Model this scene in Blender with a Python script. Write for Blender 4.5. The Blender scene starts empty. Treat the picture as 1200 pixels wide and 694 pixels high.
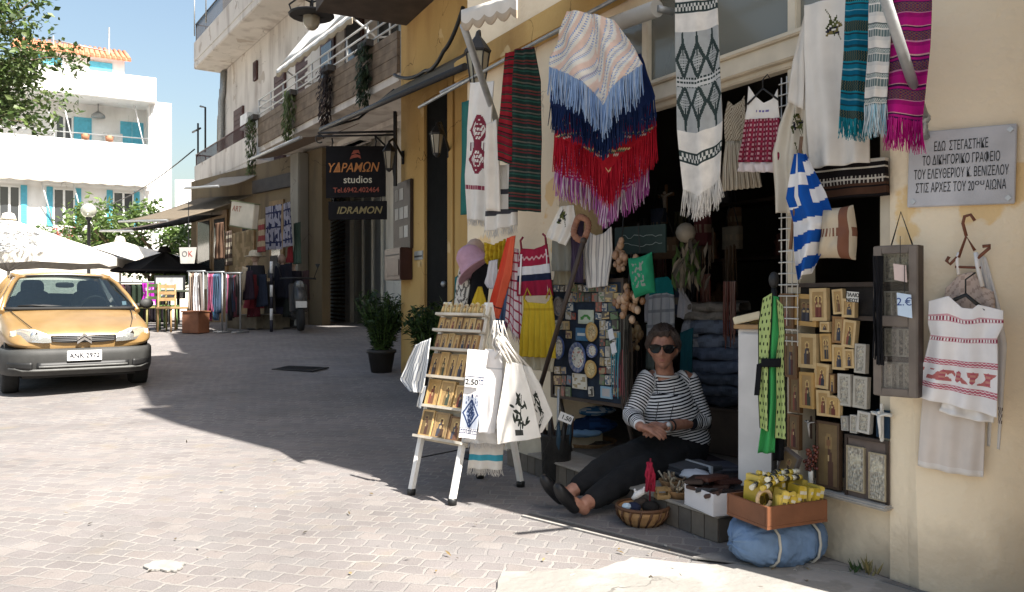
import bpy,bmesh,math,random
from mathutils import Vector,Matrix,noise
R = math.radians
C = bpy.context.scene.collection
rnd = random.Random(7)
# ---------------------------------------------------------------- camera, sky, sun, exposure
FPX,CX,CY,EYE = 940.0,600.0,347.0,1.12
cam_data = bpy.data.cameras.new('camera')
cam_data.lens = 36.0 * FPX / 1200.0
cam_data.clip_start,cam_data.clip_end = 0.05,1500
cam = bpy.data.objects.new('camera',cam_data)
C.objects.link(cam)
cam.location = (0,0,EYE)
cam.rotation_euler = (R(90),0,0)
bpy.context.scene.camera = cam
SUN_EL = R(52)
SUN_H = Vector((-.717,.697,0))                       # horizontal travel of the light
world = bpy.data.worlds.new('World')
bpy.context.scene.world = world
world.use_nodes = True
wn,wl = world.node_tree.nodes,world.node_tree.links
sky = wn.new('ShaderNodeTexSky')
sky.sky_type = 'NISHITA'
sky.sun_disc = False
sky.sun_elevation = SUN_EL
sky.sun_rotation = math.atan2(.717,-.697)
sky.air_density,sky.dust_density,sky.ozone_density = 1.5,3.5,1.0
bg = wn['Background']
bg.inputs['Strength'].default_value = 0.067
wl.new(sky.outputs[0],bg.inputs[0])
sd = bpy.data.lights.new('sun','SUN')
sd.energy = 5.0
sd.angle = R(.5)
sd.color = (1.0,.955,.89)
sun = bpy.data.objects.new('sun',sd)
C.objects.link(sun)
ldir = Vector((SUN_H.x * math.cos(SUN_EL),SUN_H.y * math.cos(SUN_EL),-math.sin(SUN_EL)))
sun.rotation_euler = ldir.to_track_quat('-Z','Y').to_euler()
sun.location = (6,-6,12)
vs = bpy.context.scene.view_settings
vs.view_transform = 'Standard'
vs.look = 'None'
vs.exposure = 1.64
vs.gamma = 1
bpy.context.scene.cycles.max_bounces = 8
bpy.context.scene.cycles.diffuse_bounces = 5

# ---------------------------------------------------------------- projection helpers
def at(px,py,Y):
    return Vector(((px - CX) * Y / FPX,Y,EYE - (py - CY) * Y / FPX))
def gz(Y):
    """the street climbs away from the shop, then dips to the square"""
    if Y < 7: return 0.0
    if Y < 16: return .0556 * (Y - 7)
    if Y < 19: return .5
    if Y < 27: return .5 - .05 * (Y - 19)
    return .1
def ground(px,py,lift=0.0):
    z = 0.0
    for k in range(60):
        Y = (EYE - z) * FPX / (py - CY); z = z * .5 + (gz(Y) + lift) * .5
    return at(px,py,(EYE - z) * FPX / (py - CY))

F0 = Vector((1.331,3.418,0))
FR = Vector((.498,-.867,0)).normalized()              # to the viewer's right along the shop front
FN = Vector((FR.y,-FR.x,0))                           # outward
FYAW = math.atan2(FR.y,FR.x)
def front(px,py,off=0.0):
    """world point where the ray of a pixel meets the shop front moved outward by off"""
    o = F0 + FN * off
    d = Vector(((px - CX) / FPX,1,-(py - CY) / FPX))
    c = Vector((0,0,EYE))
    t = (o - c).dot(FN) / d.dot(FN)
    return c + d * t
def fx(px,off=0.0):
    return (front(px,CY,off) - F0).dot(FR)
def fpt(x,off,z):
    return F0 + FR * x + FN * off + Vector((0,0,z))

class PL:
    """an upright plane through a world point, turned by yaw; loc() = where a pixel's ray meets it, in (x, z) from the point"""
    def __init__(s,p,yaw=0.0):
        s.p,s.yaw = Vector(p),yaw
        s.r = Vector((math.cos(yaw),math.sin(yaw),0)); s.n = Vector((-s.r.y,s.r.x,0))
    def loc(s,px,py):
        d = Vector(((px - CX) / FPX,1,-(py - CY) / FPX)); c = Vector((0,0,EYE))
        t = (s.p - c).dot(s.n) / d.dot(s.n)
        q = c + d * t - s.p
        return q.dot(s.r),q.z
    def mpp(s):
        return s.p.y / FPX

# ---------------------------------------------------------------- materials (all node based)
_mats = {}
def M(name,rgb=(.5,.5,.5),rough=.8,var=.14,scale=7.0,bump=0.0,bscale=60.0,metal=0.0,col=False,spec=.35,weave=False,alpha=None,trans=0.0):
    if name in _mats: return _mats[name]
    m = bpy.data.materials.new(name); m.use_nodes = True
    n,l = m.node_tree.nodes,m.node_tree.links
    b = n['Principled BSDF']
    b.inputs['Roughness'].default_value = rough
    b.inputs['Metallic'].default_value = metal
    b.inputs['Specular IOR Level'].default_value = spec
    tc = n.new('ShaderNodeTexCoord')
    nz = n.new('ShaderNodeTexNoise'); nz.inputs['Scale'].default_value = scale; nz.inputs['Detail'].default_value = 6
    l.new(tc.outputs['Object'],nz.inputs['Vector'])
    mr = n.new('ShaderNodeMapRange'); mr.inputs['From Min'].default_value = .3; mr.inputs['From Max'].default_value = .7
    mr.inputs['To Min'].default_value = 1 - var; mr.inputs['To Max'].default_value = 1 + var
    l.new(nz.outputs['Fac'],mr.inputs['Value'])
    mx = n.new('ShaderNodeMix'); mx.data_type = 'RGBA'; mx.blend_type = 'MULTIPLY'; mx.inputs[0].default_value = 1
    if col:
        a = n.new('ShaderNodeAttribute'); a.attribute_name = 'Col'; l.new(a.outputs['Color'],mx.inputs[6])
    else:
        mx.inputs[6].default_value = (*rgb,1)
    l.new(mr.outputs[0],mx.inputs[7])
    l.new(mx.outputs[2],b.inputs['Base Color'])
    if bump:
        bn = n.new('ShaderNodeBump'); bn.inputs['Strength'].default_value = bump; bn.inputs['Distance'].default_value = .01
        if weave:
            w1 = n.new('ShaderNodeTexWave'); w1.inputs['Scale'].default_value = bscale; w1.inputs['Distortion'].default_value = .6; w1.bands_direction = 'Z'
            w2 = n.new('ShaderNodeTexWave'); w2.inputs['Scale'].default_value = bscale; w2.inputs['Distortion'].default_value = .6; w2.bands_direction = 'X'
            l.new(tc.outputs['Object'],w1.inputs[0]); l.new(tc.outputs['Object'],w2.inputs[0])
            ad = n.new('ShaderNodeMath'); l.new(w1.outputs['Fac'],ad.inputs[0]); l.new(w2.outputs['Fac'],ad.inputs[1])
            l.new(ad.outputs[0],bn.inputs['Height'])
        else:
            n2 = n.new('ShaderNodeTexNoise'); n2.inputs['Scale'].default_value = bscale; n2.inputs['Detail'].default_value = 4
            l.new(tc.outputs['Object'],n2.inputs['Vector']); l.new(n2.outputs['Fac'],bn.inputs['Height'])
        l.new(bn.outputs[0],b.inputs['Normal'])
    if trans:
        b.inputs['Transmission Weight'].default_value = trans
    _mats[name] = m
    return m

def nodes_of(name,rough=.8):
    m = bpy.data.materials.new(name); m.use_nodes = True
    b = m.node_tree.nodes['Principled BSDF']; b.inputs['Roughness'].default_value = rough
    _mats[name] = m
    return m,m.node_tree.nodes,m.node_tree.links,b

def plaster(name,base,stain,patch=None,pthr=.62,bump=.35):
    """old painted render: broad tonal drift, streaks of dirt, optional flaked patches"""
    if name in _mats: return _mats[name]
    m,n,l,b = nodes_of(name,.92)
    b.inputs['Specular IOR Level'].default_value = .2
    tc = n.new('ShaderNodeTexCoord')
    def nz(scale,detail=6,stretch=None):
        t = n.new('ShaderNodeTexNoise'); t.inputs['Scale'].default_value = scale; t.inputs['Detail'].default_value = detail
        if stretch:
            mp = n.new('ShaderNodeMapping'); mp.inputs['Scale'].default_value = stretch
            l.new(tc.outputs['Object'],mp.inputs[0]); l.new(mp.outputs[0],t.inputs['Vector'])
        else: l.new(tc.outputs['Object'],t.inputs['Vector'])
        return t
    def ramp(src,a,c):
        r = n.new('ShaderNodeMapRange'); r.inputs['From Min'].default_value = a; r.inputs['From Max'].default_value = c
        l.new(src,r.inputs['Value']); return r.outputs[0]
    def mix(fac,c1,c2):
        x = n.new('ShaderNodeMix'); x.data_type = 'RGBA'; l.new(fac,x.inputs[0])
        for s,i in ((c1,6),(c2,7)):
            if isinstance(s,tuple): x.inputs[i].default_value = (*s,1)
            else: l.new(s,x.inputs[i])
        return x.outputs[2]
    broad,streak,fine = nz(1.1),nz(2.2,5,(1,1,.25)),nz(28,3)
    dk = tuple(c * .88 for c in base)
    c = mix(ramp(broad.outputs['Fac'],.35,.65),base,dk)
    c = mix(ramp(streak.outputs['Fac'],.5,.76),c,stain)
    sx_ = n.new('ShaderNodeSeparateXYZ'); l.new(tc.outputs['Object'],sx_.inputs[0])
    gn = nz(4.5,7); gm = n.new('ShaderNodeMath'); gm.operation = 'MULTIPLY_ADD'; l.new(gn.outputs['Fac'],gm.inputs[0]); gm.inputs[1].default_value = -1.3; l.new(sx_.outputs['Z'],gm.inputs[2])
    c = mix(ramp(gm.outputs[0],-.28,-.62),c,tuple(k * .8 + .02 for k in stain))
    if patch:
        pz = nz(1.7,8)
        c = mix(ramp(pz.outputs['Fac'],pthr,pthr + .015),c,patch)
    # hairline cracks, only here and there
    vo = n.new('ShaderNodeTexVoronoi'); vo.feature = 'DISTANCE_TO_EDGE'; vo.inputs['Scale'].default_value = 1.1
    wv = nz(5,4); sc_ = n.new('ShaderNodeVectorMath'); sc_.operation = 'MULTIPLY_ADD'; l.new(wv.outputs['Color'],sc_.inputs[0]); sc_.inputs[1].default_value = (.25,.25,.25); l.new(tc.outputs['Object'],sc_.inputs[2]); l.new(sc_.outputs[0],vo.inputs['Vector'])
    ck = ramp(vo.outputs['Distance'],.006,.002); cm = ramp(nz(.9,3).outputs['Fac'],.52,.6); cx_ = n.new('ShaderNodeMath'); cx_.operation = 'MULTIPLY'; l.new(ck,cx_.inputs[0]); l.new(cm,cx_.inputs[1])
    c = mix(cx_.outputs[0],c,tuple(k * .45 for k in stain))
    l.new(c,b.inputs['Base Color'])
    bn = n.new('ShaderNodeBump'); bn.inputs['Strength'].default_value = bump; bn.inputs['Distance'].default_value = .012
    ad = n.new('ShaderNodeMath'); l.new(fine.outputs['Fac'],ad.inputs[0]); l.new(nz(6,5).outputs['Fac'],ad.inputs[1])
    l.new(ad.outputs[0],bn.inputs['Height']); l.new(bn.outputs[0],b.inputs['Normal'])
    return m

def glass(name,tint=(.6,.65,.66),rough=.03,alpha=.35,refl=0.0,clear=None):
    """pane: mostly lets light through, mirrors more at a slant; alpha = how much dust and tint it carries"""
    if name in _mats: return _mats[name]
    m,n,l,b = nodes_of(name,max(rough,.05))
    b.inputs['Base Color'].default_value = (*tint,1); b.inputs['Specular IOR Level'].default_value = .6
    nz = n.new('ShaderNodeTexNoise'); nz.inputs['Scale'].default_value = 3
    mr = n.new('ShaderNodeMapRange'); mr.inputs['To Min'].default_value = rough; mr.inputs['To Max'].default_value = rough + .08
    l.new(nz.outputs['Fac'],mr.inputs['Value']); l.new(mr.outputs[0],b.inputs['Roughness'])
    out = n['Material Output']
    tr = n.new('ShaderNodeBsdfTransparent'); tr.inputs[0].default_value = (*(clear or tuple(min(1,c * .5 + .5) for c in tint)),1)
    gl = n.new('ShaderNodeBsdfGlossy'); gl.inputs['Color'].default_value = (1,1,1,1); l.new(mr.outputs[0],gl.inputs['Roughness'])
    lw = n.new('ShaderNodeFresnel'); lw.inputs[0].default_value = 1.5
    mxr = n.new('ShaderNodeMath'); mxr.operation = 'MAXIMUM'; l.new(lw.outputs[0],mxr.inputs[0]); mxr.inputs[1].default_value = refl
    m1 = n.new('ShaderNodeMixShader'); l.new(mxr.outputs[0],m1.inputs[0]); l.new(tr.outputs[0],m1.inputs[1]); l.new(gl.outputs[0],m1.inputs[2])
    m2 = n.new('ShaderNodeMixShader'); m2.inputs[0].default_value = alpha; l.new(m1.outputs[0],m2.inputs[1]); l.new(b.outputs[0],m2.inputs[2])
    l.new(m2.outputs[0],out.inputs['Surface'])
    return m

CLOTH = M('woven cloth',col=True,rough=.95,var=.08,scale=9,bump=.25,bscale=140,weave=True,spec=.1)
KNIT = M('knitted wool',col=True,rough=1,var=.12,scale=20,bump=.5,bscale=90,weave=True,spec=.05)
PAINT = M('painted surface',col=True,rough=.6,var=.12,scale=30,bump=.05,bscale=80,spec=.3)
GLOSSP = M('glazed surface',col=True,rough=.22,var=.06,scale=20,spec=.5)
PAPER = M('printed paper',col=True,rough=.7,var=.05,scale=30,spec=.2)
EMB = M('embossed metal sheet',col=True,rough=.42,var=.3,scale=60,bump=.9,bscale=70,metal=.35,spec=.5)
WOOD = M('brown wood',(.16,.085,.045),rough=.6,var=.3,scale=12,bump=.15,bscale=60)
DWOOD = M('dark stained wood',(.045,.03,.022),rough=.55,var=.3,scale=10,bump=.1)
WWOOD = M('white painted wood',(.72,.7,.66),rough=.6,var=.1,scale=9,bump=.12,bscale=40)
IRON = M('black wrought iron',(.018,.018,.019),rough=.55,var=.2,scale=30,bump=.1)
STEEL = M('galvanised steel',(.32,.33,.33),rough=.45,metal=.6,var=.15,scale=20,bump=.05)
BLACKC = M('black cloth',(.012,.012,.014),rough=.95,var=.3,scale=9,bump=.3,bscale=120,weave=True,spec=.1)
WICK = M('wicker',(.26,.15,.07),rough=.75,var=.3,scale=30,bump=.4,bscale=50)

# ---------------------------------------------------------------- mesh builder
class MB:
    def __init__(s):
        s.v,s.f,s.m,s.c,s.sm = [],[],[],[],[]
        s.col,s.mi,s.smooth = (.5,.5,.5),0,False
        s.X = Matrix.Identity(4)
    def at(s,X): s.X = X; return s
    def vert(s,p):
        s.v.append(tuple(s.X @ Vector(p))); return len(s.v) - 1
    def face(s,idx,col=None,smooth=None,mi=None):
        s.f.append(tuple(idx)); s.c.append(col or s.col); s.m.append(s.mi if mi is None else mi); s.sm.append(s.smooth if smooth is None else smooth)
    def poly(s,pts,col=None):
        s.face([s.vert(p) for p in pts],col)
    def box(s,c,d,col=None,rz=0,tilt=None):
        x,y,z = (k / 2 for k in d)
        T = Matrix.Translation(c) @ Matrix.Rotation(rz,4,'Z')
        if tilt: T = T @ Matrix.Rotation(tilt[1],4,tilt[0])
        i = [s.vert(T @ Vector(p)) for p in ((-x,-y,-z),(x,-y,-z),(x,y,-z),(-x,y,-z),(-x,-y,z),(x,-y,z),(x,y,z),(-x,y,z))]
        for q in ((0,3,2,1),(4,5,6,7),(0,1,5,4),(1,2,6,5),(2,3,7,6),(3,0,4,7)):
            s.face([i[k] for k in q],col,False)
        return s
    def box2(s,a,b,col=None):
        return s.box([(p + q) / 2 for p,q in zip(a,b)],[abs(q - p) for p,q in zip(a,b)],col)
    def prism(s,pts,y0,y1,col=None,smooth=False):
        """outline of (x, z) points between y0 (front) and y1"""
        a = [s.vert((x,y0,z)) for x,z in pts]; b = [s.vert((x,y1,z)) for x,z in pts]
        n = len(pts)
        s.face(a,col,False); s.face(b[::-1],col,False)
        for k in range(n): s.face((a[k],b[k],b[(k + 1) % n],a[(k + 1) % n]),col,smooth)
        return s
    def slab(s,pts,z0,z1,col=None):
        a = [s.vert((x,y,z0)) for x,y in pts]; b = [s.vert((x,y,z1)) for x,y in pts]
        n = len(pts)
        s.face(a[::-1],col,False); s.face(b,col,False)
        for k in range(n): s.face((a[k],a[(k + 1) % n],b[(k + 1) % n],b[k]),col,False)
        return s
    def tube(s,pts,r,n=8,col=None,cap=True):
        pts = [Vector(p) for p in pts]; rs = r if isinstance(r,(list,tuple)) else [r] * len(pts)
        rings,prev = [],None
        for k,p in enumerate(pts):
            t = (pts[min(k + 1,len(pts) - 1)] - pts[max(k - 1,0)]).normalized()
            u = prev - t * prev.dot(t) if prev is not None else t.orthogonal()
            if u.length < 1e-6: u = t.orthogonal()
            u.normalize(); prev = u; w = t.cross(u)
            rings.append([s.vert(p + (u * math.cos(a) + w * math.sin(a)) * rs[k]) for a in (2 * math.pi * j / n for j in range(n))])
        for a,b in zip(rings,rings[1:]):
            for j in range(n): s.face((a[j],a[(j + 1) % n],b[(j + 1) % n],b[j]),col,n > 4)
        if cap: s.face(rings[0][::-1],col,False); s.face(rings[-1],col,False)
        return s
    def lathe(s,prof,n=24,c=(0,0,0),col=None,sx=1,sy=1,smooth=True):
        rings = [[s.vert((c[0] + r * sx * math.cos(2 * math.pi * j / n),c[1] + r * sy * math.sin(2 * math.pi * j / n),c[2] + z)) for j in range(n)] for r,z in prof]
        for a,b in zip(rings,rings[1:]):
            for j in range(n): s.face((a[j],a[(j + 1) % n],b[(j + 1) % n],b[j]),col,smooth)
        s.face(rings[0][::-1],col,False); s.face(rings[-1],col,False)
        return s
    def ball(s,c,r,n=12,col=None,sq=(1,1,1)):
        m = max(4,n // 2)
        rings = [[s.vert((c[0] + r * sq[0] * math.sin(math.pi * i / m) * math.cos(2 * math.pi * j / n),c[1] + r * sq[1] * math.sin(math.pi * i / m) * math.sin(2 * math.pi * j / n),c[2] + r * sq[2] * math.cos(math.pi * i / m))) for j in range(n)] for i in range(1,m)]
        t,b = s.vert((c[0],c[1],c[2] + r * sq[2])),s.vert((c[0],c[1],c[2] - r * sq[2]))
        for a,d in zip(rings,rings[1:]):
            for j in range(n): s.face((a[j],d[j],d[(j + 1) % n],a[(j + 1) % n]),col,True)
        for j in range(n):
            s.face((t,rings[0][j],rings[0][(j + 1) % n]),col,True); s.face((b,rings[-1][(j + 1) % n],rings[-1][j]),col,True)
        return s
    def sheet(s,fn,nu,nv,colf=None,thick=.006,smooth=True,closed=True):
        """fn(u, v) -> (x, y, z); front faces -y; a back layer thick behind it; colf(u, v) -> rgb per cell"""
        def layer(dy): return [[s.vert((lambda p: (p[0],p[1] + dy,p[2]))(fn(i / nu,j / nv))) for i in range(nu + 1)] for j in range(nv + 1)]
        A = layer(0)
        B = layer(thick) if closed else None
        for j in range(nv):
            for i in range(nu):
                c = colf((i + .5) / nu,(j + .5) / nv) if colf else None
                s.face((A[j][i],A[j + 1][i],A[j + 1][i + 1],A[j][i + 1]),c,smooth)
                if B: s.face((B[j][i],B[j][i + 1],B[j + 1][i + 1],B[j + 1][i]),c,smooth)
        if B:
            for i in range(nu):
                for j,fl in ((0,0),(nv,1)):
                    q = (A[j][i],A[j][i + 1],B[j][i + 1],B[j][i]); s.face(q[::-1] if fl else q,colf((i + .5) / nu,.002 if j == 0 else .998) if colf else None,False)
            for j in range(nv):
                for i,fl in ((0,1),(nu,0)):
                    q = (A[j][i],A[j + 1][i],B[j + 1][i],B[j][i]); s.face(q if not fl else q[::-1],colf(.002 if i == 0 else .998,(j + .5) / nv) if colf else None,False)
        return s
    def strands(s,pts,length,r=.004,cols=((.5,.5,.5),),n=30,rg=None,jit=.015,ydep=.01):
        """hanging threads spread along a polyline of (x, y, z)"""
        rg = rg or rnd
        if n >= 40 and length > .03: n,r = int(n * 1.7),r * .66
        P = [Vector(p) for p in pts]; L = [0]
        for a,b in zip(P,P[1:]): L.append(L[-1] + (b - a).length)
        for k in range(n):
            t = (k + rg.random() * .8) / n * L[-1]; i = max(j for j in range(len(L)) if L[j] <= t + 1e-9); i = min(i,len(P) - 2)
            p = P[i].lerp(P[i + 1],(t - L[i]) / max(1e-6,L[i + 1] - L[i]))
            ln = length * rg.uniform(.75,1.12); dx = rg.uniform(-jit,jit); dy = rg.uniform(-ydep,ydep)
            s.tube([p + Vector((0,dy * .3,.004)),p + Vector((dx * .4,dy,-ln * .5)),p + Vector((dx,dy,-ln))],[r,r * .9,r * .55],4,rg.choice(cols),cap=False)
        return s
    def block(s,c,d,p=3.5,n=20,col=None,tilt=None):
        """soft cushion-like block"""
        T = Matrix.Translation(c)
        if tilt: T = T @ Matrix.Rotation(tilt[1],4,tilt[0])
        sg = lambda v: math.copysign(abs(v) ** (2 / p),v); m = n // 2
        R_ = [[s.vert(T @ Vector((d[0] / 2 * sg(math.sin(math.pi * i / m)) * sg(math.cos(2 * math.pi * j / n)),d[1] / 2 * sg(math.sin(math.pi * i / m)) * sg(math.sin(2 * math.pi * j / n)),d[2] / 2 * sg(math.cos(math.pi * i / m))))) for j in range(n)] for i in range(1,m)]
        t,b = s.vert(T @ Vector((0,0,d[2] / 2))),s.vert(T @ Vector((0,0,-d[2] / 2)))
        for a,e in zip(R_,R_[1:]):
            for j in range(n): s.face((a[j],e[j],e[(j + 1) % n],a[(j + 1) % n]),col,True)
        for j in range(n): s.face((t,R_[0][j],R_[0][(j + 1) % n]),col,True); s.face((b,R_[-1][(j + 1) % n],R_[-1][j]),col,True)
        return s
    def leaf(s,p,d,nrm,L,W,col=None):
        d = d.normalized(); w = d.cross(nrm)
        if w.length < 1e-4: w = d.orthogonal()
        w.normalize(); up = w.cross(d)
        a = [p,p + d * L * .5 + w * W * .5 + up * L * .06,p + d * L,p + d * L * .5 - w * W * .5 + up * L * .06]
        s.face([s.vert(q) for q in a],col,False)
    def build(s,name,mats,parent=None,bevel=0,label=None,kind=None,sub=0):
        me = bpy.data.meshes.new(name)
        me.from_pydata(s.v,[],s.f)
        if not isinstance(mats,(list,tuple)): mats = [mats]
        for m in mats: me.materials.append(m)
        me.polygons.foreach_set('material_index',s.m)
        me.polygons.foreach_set('use_smooth',s.sm)
        at_ = me.color_attributes.new('Col','FLOAT_COLOR','CORNER')
        buf = []
        for f,c in zip(s.f,s.c): buf.extend((c[0],c[1],c[2],1.0) * len(f))
        at_.data.foreach_set('color',buf)
        if bevel:
            bm = bmesh.new(); bm.from_mesh(me)
            bmesh.ops.remove_doubles(bm,verts=bm.verts,dist=1e-5)
            ed = [e for e in bm.edges if len(e.link_faces) == 2 and e.calc_face_angle(0) > .6]
            bmesh.ops.bevel(bm,geom=ed,offset=bevel,segments=2,affect='EDGES',clamp_overlap=True)
            bm.to_mesh(me); bm.free()
        me.update()
        o = bpy.data.objects.new(name,me)
        C.objects.link(o)
        if parent is not None: o.parent = parent
        if sub:
            md = o.modifiers.new('sub','SUBSURF'); md.levels = md.render_levels = sub
        if label: o['label'] = label
        if kind: o['kind'] = kind
        return o

def tag(o,label,cat,group=None):
    o['label'] = label; o['category'] = cat
    if group: o['group'] = group
    return o
def thing(name,label,cat,p=(0,0,0),yaw=0.0,group=None,tilt=None):
    o = bpy.data.objects.new(name,None); C.objects.link(o)
    o.empty_display_size = .1
    X = Matrix.Translation(p) @ Matrix.Rotation(yaw,4,'Z')
    if tilt: X = X @ Matrix.Rotation(tilt[1],4,tilt[0])
    o.matrix_world = X
    return tag(o,label,cat,group)
def solo(name,label,cat,mb,mats,p=(0,0,0),yaw=0.0,group=None,bevel=0,tilt=None,sub=0):
    o = mb.build(name,mats,None,bevel,sub=sub)
    X = Matrix.Translation(p) @ Matrix.Rotation(yaw,4,'Z')
    if tilt: X = X @ Matrix.Rotation(tilt[1],4,tilt[0])
    o.matrix_world = X
    return tag(o,label,cat,group)
def struct(name,mb,mats,p=(0,0,0),yaw=0.0,bevel=0):
    o = mb.build(name,mats,None,bevel); o['kind'] = 'structure'
    o.matrix_world = Matrix.Translation(p) @ Matrix.Rotation(yaw,4,'Z')
    return o
def copy_tree(o,parent=None):
    c = o.copy(); C.objects.link(c)
    if parent is not None: c.parent = parent; c.matrix_parent_inverse = o.matrix_parent_inverse.copy()
    for ch in [x for x in bpy.data.objects if x.parent == o]: copy_tree(ch,c)
    return c
def lettering(parent,name,txt,loc,size,mat,depth=.003,rot=(R(90),0,0),align='CENTER',shear=0.0,xs=1.0,bold=0.0,space=1.0):
    """writing as a raised mesh; loc in the parent's frame, facing -y"""
    cu = bpy.data.curves.new(name,'FONT'); cu.body = txt; cu.size = size; cu.extrude = depth; cu.align_x = align; cu.align_y = 'CENTER'
    cu.shear = shear; cu.offset = bold; cu.space_character = space; cu.resolution_u = 3
    t = bpy.data.objects.new(name + '_curve',cu); C.objects.link(t)
    dg = bpy.context.evaluated_depsgraph_get()
    me = bpy.data.meshes.new_from_object(t.evaluated_get(dg))
    bpy.data.objects.remove(t); bpy.data.curves.remove(cu)
    me.materials.clear(); me.materials.append(mat)
    o = bpy.data.objects.new(name,me); C.objects.link(o); o.parent = parent
    o.matrix_local = Matrix.Translation(loc) @ Matrix.Rotation(rot[2],4,'Z') @ Matrix.Rotation(rot[1],4,'Y') @ Matrix.Rotation(rot[0],4,'X') @ Matrix.Diagonal((xs,1,1,1))
    return o
def n3(x,y,z=0.0): return noise.noise(Vector((x,y,z)))
def mixc(a,b,t): return tuple(p + (q - p) * t for p,q in zip(a,b))
# ================================================================ THE GROUND
def paver_material():
    m,n,l,b = nodes_of('street pavers',.85)
    b.inputs['Specular IOR Level'].default_value = .25
    tc = n.new('ShaderNodeTexCoord')
    wob = n.new('ShaderNodeTexNoise'); wob.inputs['Scale'].default_value = 1.3; wob.inputs['Detail'].default_value = 4
    l.new(tc.outputs['Object'],wob.inputs['Vector'])
    sc = n.new('ShaderNodeVectorMath'); sc.operation = 'SCALE'; sc.inputs['Scale'].default_value = .2
    l.new(wob.outputs['Color'],sc.inputs[0])
    wob2 = n.new('ShaderNodeTexNoise'); wob2.inputs['Scale'].default_value = 16; wob2.inputs['Detail'].default_value = 2
    l.new(tc.outputs['Object'],wob2.inputs['Vector'])
    sc2 = n.new('ShaderNodeVectorMath'); sc2.operation = 'SCALE'; sc2.inputs['Scale'].default_value = .03
    l.new(wob2.outputs['Color'],sc2.inputs[0])
    a1 = n.new('ShaderNodeVectorMath'); l.new(tc.outputs['Object'],a1.inputs[0]); l.new(sc.outputs[0],a1.inputs[1])
    a2 = n.new('ShaderNodeVectorMath'); l.new(a1.outputs[0],a2.inputs[0]); l.new(sc2.outputs[0],a2.inputs[1])
    mp = n.new('ShaderNodeMapping'); mp.inputs['Rotation'].default_value = (0,0,R(14))
    l.new(a2.outputs[0],mp.inputs[0])
    br = n.new('ShaderNodeTexBrick'); br.offset = .5
    br.inputs['Color1'].default_value = (.0,.0,.0,1); br.inputs['Color2'].default_value = (1,1,1,1); br.inputs['Mortar'].default_value = (.5,.5,.5,1)
    br.inputs['Scale'].default_value = 1; br.inputs['Mortar Size'].default_value = .0075; br.inputs['Mortar Smooth'].default_value = .35
    br.inputs['Bias'].default_value = 0; br.inputs['Brick Width'].default_value = .116; br.inputs['Row Height'].default_value = .096
    l.new(mp.outputs[0],br.inputs['Vector'])
    rp = n.new('ShaderNodeValToRGB')
    e = rp.color_ramp.elements
    e[0].position,e[0].color = 0,(.168,.152,.146,1)
    e[1].position,e[1].color = 1,(.215,.196,.183,1)
    for p,c in ((.3,(.185,.168,.162)),(.55,(.178,.167,.161)),(.8,(.2,.176,.164))):
        k = e.new(p); k.color = (*c,1)
    l.new(br.outputs['Color'],rp.inputs[0])
    big = n.new('ShaderNodeTexNoise'); big.inputs['Scale'].default_value = .55; big.inputs['Detail'].default_value = 7; big.inputs['Roughness'].default_value = .65
    l.new(tc.outputs['Object'],big.inputs['Vector'])
    mr = n.new('ShaderNodeMapRange'); mr.inputs['From Min'].default_value = .32; mr.inputs['From Max'].default_value = .68; mr.inputs['To Min'].default_value = .74; mr.inputs['To Max'].default_value = 1.18
    l.new(big.outputs['Fac'],mr.inputs[0])
    grit = n.new('ShaderNodeTexNoise'); grit.inputs['Scale'].default_value = 140; grit.inputs['Detail'].default_value = 3
    l.new(tc.outputs['Object'],grit.inputs['Vector'])
    mg = n.new('ShaderNodeMapRange'); mg.inputs['From Min'].default_value = .3; mg.inputs['From Max'].default_value = .7; mg.inputs['To Min'].default_value = .86; mg.inputs['To Max'].default_value = 1.1
    l.new(grit.outputs['Fac'],mg.inputs[0])
    mu = n.new('ShaderNodeMath'); mu.operation = 'MULTIPLY'; l.new(mr.outputs[0],mu.inputs[0]); l.new(mg.outputs[0],mu.inputs[1])
    # mortar: pale sand, patchy and partly worn away
    jm = n.new('ShaderNodeTexNoise'); jm.inputs['Scale'].default_value = 2.4; jm.inputs['Detail'].default_value = 5
    l.new(tc.outputs['Object'],jm.inputs['Vector'])
    jr = n.new('ShaderNodeMapRange'); jr.inputs['From Min'].default_value = .38; jr.inputs['From Max'].default_value = .62; jr.inputs['To Min'].default_value = .25; jr.inputs['To Max'].default_value = .95
    l.new(jm.outputs['Fac'],jr.inputs[0])
    jf = n.new('ShaderNodeMath'); jf.operation = 'MULTIPLY'; l.new(br.outputs['Fac'],jf.inputs[0]); l.new(jr.outputs[0],jf.inputs[1])
    mx = n.new('ShaderNodeMix'); mx.data_type = 'RGBA'; l.new(jf.outputs[0],mx.inputs[0]); l.new(rp.outputs[0],mx.inputs[6]); mx.inputs[7].default_value = (.262,.244,.224,1)
    m2 = n.new('ShaderNodeMix'); m2.data_type = 'RGBA'; m2.blend_type = 'MULTIPLY'; m2.inputs[0].default_value = 1
    l.new(mx.outputs[2],m2.inputs[6]); l.new(mu.outputs[0],m2.inputs[7])
    # soft ochre dust spots
    sp = n.new('ShaderNodeTexNoise'); sp.inputs['Scale'].default_value = 2.9; sp.inputs['Detail'].default_value = 6
    l.new(tc.outputs['Object'],sp.inputs['Vector'])
    spr = n.new('ShaderNodeMapRange'); spr.inputs['From Min'].default_value = .62; spr.inputs['From Max'].default_value = .76; spr.inputs['To Max'].default_value = .6
    l.new(sp.outputs['Fac'],spr.inputs[0])
    m3 = n.new('ShaderNodeMix'); m3.data_type = 'RGBA'; l.new(spr.outputs[0],m3.inputs[0]); l.new(m2.outputs[2],m3.inputs[6]); m3.inputs[7].default_value = (.21,.18,.135,1)
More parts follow.
